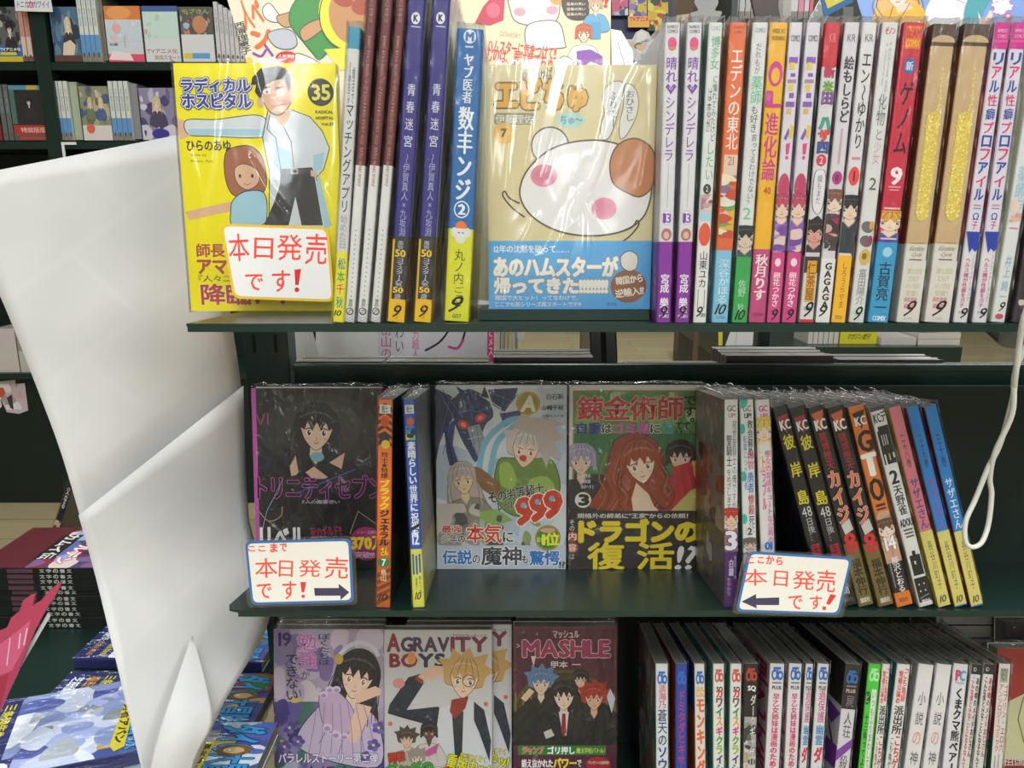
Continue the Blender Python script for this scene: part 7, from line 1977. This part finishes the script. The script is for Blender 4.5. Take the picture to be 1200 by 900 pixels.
# far right shelf with spines and its things
fc = empty('far_bookcase', (0.75, 2.6, 0)); tag(fc, 'far brown and green bookcase seen above the right half of the top row', 'bookcase')
def fbx(nm, u0, u1, v0, v1, D, dep, mat):
    a, b_ = P(u0, v1, D), P(u1, v1, D)
    V, F = boxvf(a.x - .75, D - 2.6, a.z, b_.x - .75, D - 2.6 + dep, CZ + rt(v0) * D)
    return mesh_obj(nm, V, F, mat, fc)
BROWN, nt, b0 = new_mat('brown_board', 0.5, '#5c4a3a', 0.3)
fbx('back_panel', 788, 1230, -40, 380, 2.9, .02, BROWN)
fbx('side_post', 788, 806, -40, 130, 2.6, .3, BROWN); fbx('side_post', 850, 857, -40, 130, 2.55, .3, GREEN)
fbx('shelf_board', 855, 1230, 22, 27, 2.6, .3, BLACK); fbx('shelf_board', 806, 852, 30, 36, 2.6, .3, BLACK)
fplate('standee', 'grey back of a rounded cardboard standee above the white spines', 'standee', 2.0, smooth([(816, 28), (809, 16), (818, 12), (814, 2), (822, -8), (836, -8), (842, 2), (838, 12), (846, 14), (838, 26)], True), '#a4a4a6', thick=.004, mat=None)
fplate('price_tag', 'pale pink slip leaning beside the grey standee', 'card', 2.0, [(793, 18), (808, 16), (804, 38), (792, 38)], '#c8aca0', lambda A: (A.rect(796, 24, 803, 28, '#8c6c60'),), thick=.002)
for i, (a, b_, c) in enumerate([(860, 865, '#c8c0c4'), (865.5, 872, '#d0ccd0'), (872.5, 879, '#b8b4b8'), (879.5, 884, '#c4b8bc'), (884.5, 890, '#d0a084'), (925, 934, '#d0ccd0'), (934.5, 941, '#d88ca0'), (941.5, 947, '#d4c4c8'), (947.5, 952, '#d06c88')]):
    far_book(a, b_, -20, 21.5, 2.6, .12, [(.8, c), (1, '#8c8080')], ['lilac', 'pale grey', 'mid grey', 'dusty pink', 'salmon', 'off-white', 'bright pink', 'pinkish white', 'deep pink'][i] + ' spine on the far right bookcase', art=None)
fplate('display_board', 'dark brown slanting board seen above the light grey and yellow spines', 'board', 1.6, [(878, -14), (908, -14), (918, 40), (890, 40)], '#4a3e36', thick=.01)
fplate('display_board', 'pale grey panel right of the dark slanting board', 'board', 1.65, [(919, -14), (928, -14), (926, 40), (916, 40)], '#b8b4b0', thick=.01)
pr = fplate('perforated_strip', 'grey perforated steel strip leaning left of the yellow and blue poster corner', 'strip', 1.5, [(968, -14), (984, -14), (956, 44), (938, 44)], '#a4a6a8',
            lambda A: [A.ell(966 - k * 4.5, -4 + k * 8, 1.6, 1.6, '#dcdee0') for k in range(6)], thick=.004)
fplate('leaflet', 'yellow and blue leaflet corner hanging at the top right', 'leaflet', 1.3, [(960, -14), (1002, -14), (1000, 2), (966, 20)], '#2c6ca8', lambda A: (A.poly([(962, -14), (998, -14), (994, -2), (970, 10)], '#e0d43c'), A.poly([(966, -14), (990, -14), (980, 2)], '#dfe8ee')), thick=.002)
fplate('dark_display', 'black display panel with a small white tag behind the white spines', 'panel', 1.4, [(975, 6), (1004, -10), (1018, 46), (960, 46)], '#2c2e30', lambda A: (A.rect(988, 8, 1000, 26, '#6c6c6c'), A.rect(986, 26, 1016, 30, '#d0ccc8'), A.rect(998, 27, 1006, 29, '#c83c34'), A.line([(972, 8), (1000, -4)], .8, '#8c8c8c'), A.line([(976, 30), (984, 8)], 1, '#4c4c4c')), thick=.01)

# ================================================================== THROUGH THE GAP UNDER THE TOP SHELF
GP = Row(.83, CZ, 0)
fplate('paper_sheet', 'white triangular sheet of paper seen in the gap at the left upright', 'paper', .86, [(334, 340), (352, 340), (374, 416), (400, 480), (334, 480)], '#d4d4d2', thick=.001)
r_ = fplate('poster', 'grey-white poster with pink and black words in the gap under the top shelf', 'poster', .90, [(372, 345), (581, 345), (578, 500), (366, 500)], '#d2d1cf',
    lambda A: (A.rect(443, 360, 572, 424, '#c9c5cb'), A.text('秘密山の', 446, 366, 459, 420, '#b04c80', 1, bold=.0), A.text('わい', 463, 382, 473, 412, '#3a3a3e', 1), A.text('学力超人', 483, 376, 491, 420, '#c0507c', 1, bold=.01),
               A.curve([(532, 360), (528, 382), (516, 400), (498, 411)], 2.4, '#26262a'), A.curve([(548, 360), (545, 388), (540, 404)], 2.6, '#26262a'), A.curve([(543, 398), (536, 408), (525, 406)], 3, '#c04c84'),
               A.rect(571, 360, 579, 424, '#c8407c'), A.text('君とメス', 572.5, 374, 577.5, 416, '#ecdce4', 1, bold=.03)), thick=.0012)
for i in range(5):
    far_book(583 + i * 5, 587 + i * 5, 372, 485, .90, .08, [(1, ['#c0c0bc', '#a8a8a0', '#b8b070', '#b4b4b4', '#9a9a98'][i])], ['white', 'grey', 'yellowish', 'pale grey', 'darker grey'][i] + ' magazine edge seen in the gap right of the poster', name='magazine')
bg2 = fplate('plastic_bag', 'small crumpled white plastic tag hanging in the gap', 'tag', .88, [(606, 345), (614, 345), (616, 388), (612, 402), (606, 396)], '#d8d6d0', thick=.002)
# low table further back with books (seen at the right of the gap)
lt = empty('low_table', (0.95, 2.1, 0)); tag(lt, 'low dark green display table beyond the counter carrying boxes and books', 'table')
ztb = CZ + rt(407) * 1.9
def ltb(nm, x0, y0, z0, x1, y1, z1, mat=GREEN): return mesh_obj(nm, *[(V, F) for V, F in [boxvf(x0 - .95, y0 - 2.1, z0, x1 - .95, y1 - 2.1, z1)]][0], mat, lt)
xa, xb = P(848, 407, 1.9).x, P(1128, 407, 1.9).x
ltb('table_top', xa, 1.9, ztb - .04, xb, 2.6, ztb); ltb('apron', xa + .02, 1.93, ztb - .32, xb - .02, 2.55, ztb - .04, GREEND)
for x in (xa + .02, xb - .05):
    for y in (1.94, 2.5): ltb('leg', x, y, 0, x + .03, y + .03, ztb - .32)
def on_table(u0, u1, v0, D, dep, cols, lab, name='paperback_book', group=None, art=None):
    a, b_ = P(u0, 407, D), P(u1, 407, D)
    top = CZ + rt(v0) * D
    root = empty(name, ((a.x + b_.x) / 2, D, ztb + .0005)); tag(root, lab, 'box' if name == 'boxed_set' else 'book', group)
    w = (b_.x - a.x) / 2 - .0004; H = max(top - ztb, .004)
    V, F = boxvf(-w, 0, 0, w, dep, H)
    mesh_obj('body', V, F, PRINT, root, [cols[1]] * 2 + [cols[0]] + [cols[1]] * 3)
    if art:
        A = Art(0, 0, 100, 100, w * 2, H); art(A); A.build('front_print', root, lambda X, Y, h: np.stack([X - w, -h * 4, Y], 1))
        A = Art(0, 0, 100, 100, w * 2, dep); blotches(A, 0, 0, 100, 100, ['#c8b050', '#a8705c', '#dcd0b0', '#c86c84'] if name == 'boxed_set' else ['#c8407c', '#d8c84c', '#dcd0d4', '#8c3c6c'], 24, 3, .1, .3); A.build('top_print', root, lambda X, Y, h: np.stack([X - w, Y, H + h * 4], 1))
for i in range(6):
    on_table(946 + i * 6, 951.6 + i * 6, 378, 1.95, .10, ['#bcb8ae', '#a8a49a'], ['leftmost', 'second', 'third', 'fourth', 'fifth', 'rightmost'][i] + ' of six cream page edges standing beyond the gap', group='cream page edges beyond the gap')
on_table(983, 1027, 386, 1.95, .13, ['#c8c02c', '#c8c02c'], 'yellow boxed set with black italic lettering on the low table', 'boxed_set', art=lambda A: (A.rect(0, 0, 100, 100, '#c4bc28'), A.text('マガジン増刊', 20, 30, 80, 70, '#2a2814', bold=.03, shear=.2)))
on_table(1031.5, 1073, 396, 1.93, .14, ['#b4aeaa', '#a49e9c'], 'grey flat book between the yellow box and the pink topped ones', art=None)
for k in range(2):
    a, b_ = P(1075, 407, 1.93), P(1124, 407, 1.93)
    root = empty('paperback_book', ((a.x + b_.x) / 2, 1.93, ztb + .0005 + k * .017)); tag(root, ['lower of two flat pink-covered books at the low table end', 'upper of two flat pink-covered books at the low table end'][k], 'book')
    w = (b_.x - a.x) / 2
    mesh_obj('body', *boxvf(-w, 0, 0, w, .16, .016), PRINT, root, ['#b8b0a8', '#c85c80', '#bcb8b0', '#b8b0a8', '#b8b0a8', '#b8b0a8'])
    if k:
        A = Art(0, 0, 100, 100, w * 2, .16); A.rect(0, 0, 100, 100, '#c8a0a8'); blotches(A, 0, 0, 100, 100, ['#c83c74', '#dcd0c0', '#8c4c6c', '#d8c048', '#e4dcd8'], 50, 3, .05, .16); A.build('cover_print', root, lambda X, Y, h: np.stack([X - w, Y, .016 + h * 4], 1))
# standing white sheets and dark slanted panel
fplate('paper_sheet', 'pair of white sheets standing beyond the gap behind the grey wrapped pile', 'paper', 1.93, [(862, 372), (884, 372), (882, 405), (850, 405)], '#c8c8c6', lambda A: (A.line([(866, 372), (862, 404)], .6, '#909090'),), thick=.002)
fplate('yellow_tag', 'small yellow tag left of the white sheets beyond the gap', 'tag', 1.93, [(842, 374), (847, 374), (846.5, 405), (842, 405)], '#c8b83c', thick=.002)
sp = empty('slanted_bin', (P(820, 400, 2.6).x, 2.6, 0)); tag(sp, 'long dark green bin side running back across the floor beyond the gap', 'bin')
a0, a1, b0_, b1_ = PZ(800, 372, 0.25), PZ(868, 372, 0.25), PZ(836, 424, 0.25), PZ(900, 424, 0.25)
ox = sp.location.x
V = [(p_.x - ox, p_.y - 2.6, z_) for z_ in (0.0, .25) for p_ in (a0, a1, b1_, b0_)]
mesh_obj('bin_body', V, [(3, 2, 1, 0), (4, 5, 6, 7), (0, 1, 5, 4), (1, 2, 6, 5), (2, 3, 7, 6), (3, 0, 4, 7)], GREEND, sp)
# dark rack and plastic bag at far right of the gap
fplate('dark_display', 'black slanting rack side beyond the gap at the right', 'panel', 1.2, [(1140, 370), (1200, 370), (1215, 410), (1182, 408)], '#1c1e1f', thick=.02)
pbag = empty('plastic_bag', P(1190, 425, .80)); tag(pbag, 'clear plastic bag slumped on the counter at the right picture edge', 'bag')
V = []; F = []; rg = random.Random(8)
for k in range(8):
    for i in range(8):
        V.append((-.018 + i * .012 + k * .001, rg.uniform(-.006, .006) + .02, ZS2 - pbag.location.z + k * .033))
for k in range(7):
    for i in range(7): F.append((k * 8 + i, k * 8 + i + 1, k * 8 + i + 9, k * 8 + i + 8))
mesh_obj('film', V, F, film_mat('milky_plastic', 0.25, 0.3, 30, .4, (1, 1, 1)), pbag, smooth=True)

# ================================================================== WHITE CABLE LOOP, RIGHT
cb = empty('white_cable', P(1170, 500, .50)); tag(cb, 'doubled white cord hanging in a loop in front of the shelves at the right', 'cord')
def cable(pts, name):
    q = [P(*p_) - cb.location for p_ in pts]
    sp_ = []
    for k in range(len(q) - 1):
        p0, p1, p2, p3 = q[max(k - 1, 0)], q[k], q[k + 1], q[min(k + 2, len(q) - 1)]
        for j in range(6):
            t = j / 6
            sp_.append(0.5 * (2 * p1 + (p2 - p0) * t + (2 * p0 - 5 * p1 + 4 * p2 - p3) * t * t + (3 * p1 - p0 - 3 * p2 + p3) * t ** 3))
    V = []; F = []
    for k, p_ in enumerate(sp_):
        d = (sp_[min(k + 1, len(sp_) - 1)] - sp_[max(k - 1, 0)]).normalized()
        a = d.cross(Vector((0, 1, 0))).normalized(); b_ = d.cross(a)
        for i in range(10):
            th = 2 * math.pi * i / 10
            V.append(p_ + (a * math.cos(th) + b_ * math.sin(th)) * .0017)
    for k in range(len(sp_) - 1):
        for i in range(10):
            F.append((k * 10 + i, k * 10 + (i + 1) % 10, (k + 1) * 10 + (i + 1) % 10, (k + 1) * 10 + i))
    mesh_obj(name, V, F, RUBBER, cb, smooth=True)
cable([(1215, 330, .44), (1200, 372, .445), (1195, 400, .452), (1190, 440, .46), (1186, 470, .47), (1172, 520, .48), (1158, 548, .485), (1143, 585, .49), (1132, 610, .49), (1131, 632, .49), (1138, 641, .49), (1150, 636, .49),
       (1158, 615, .492), (1162, 580, .49), (1160, 560, .487), (1166, 530, .48), (1186, 485, .47), (1189, 440, .462), (1200, 410, .455), (1222, 372, .447)], 'cord')

# the glyph source is not part of the place
bpy.data.objects.remove(_ob)
bpy.context.view_layer.update()
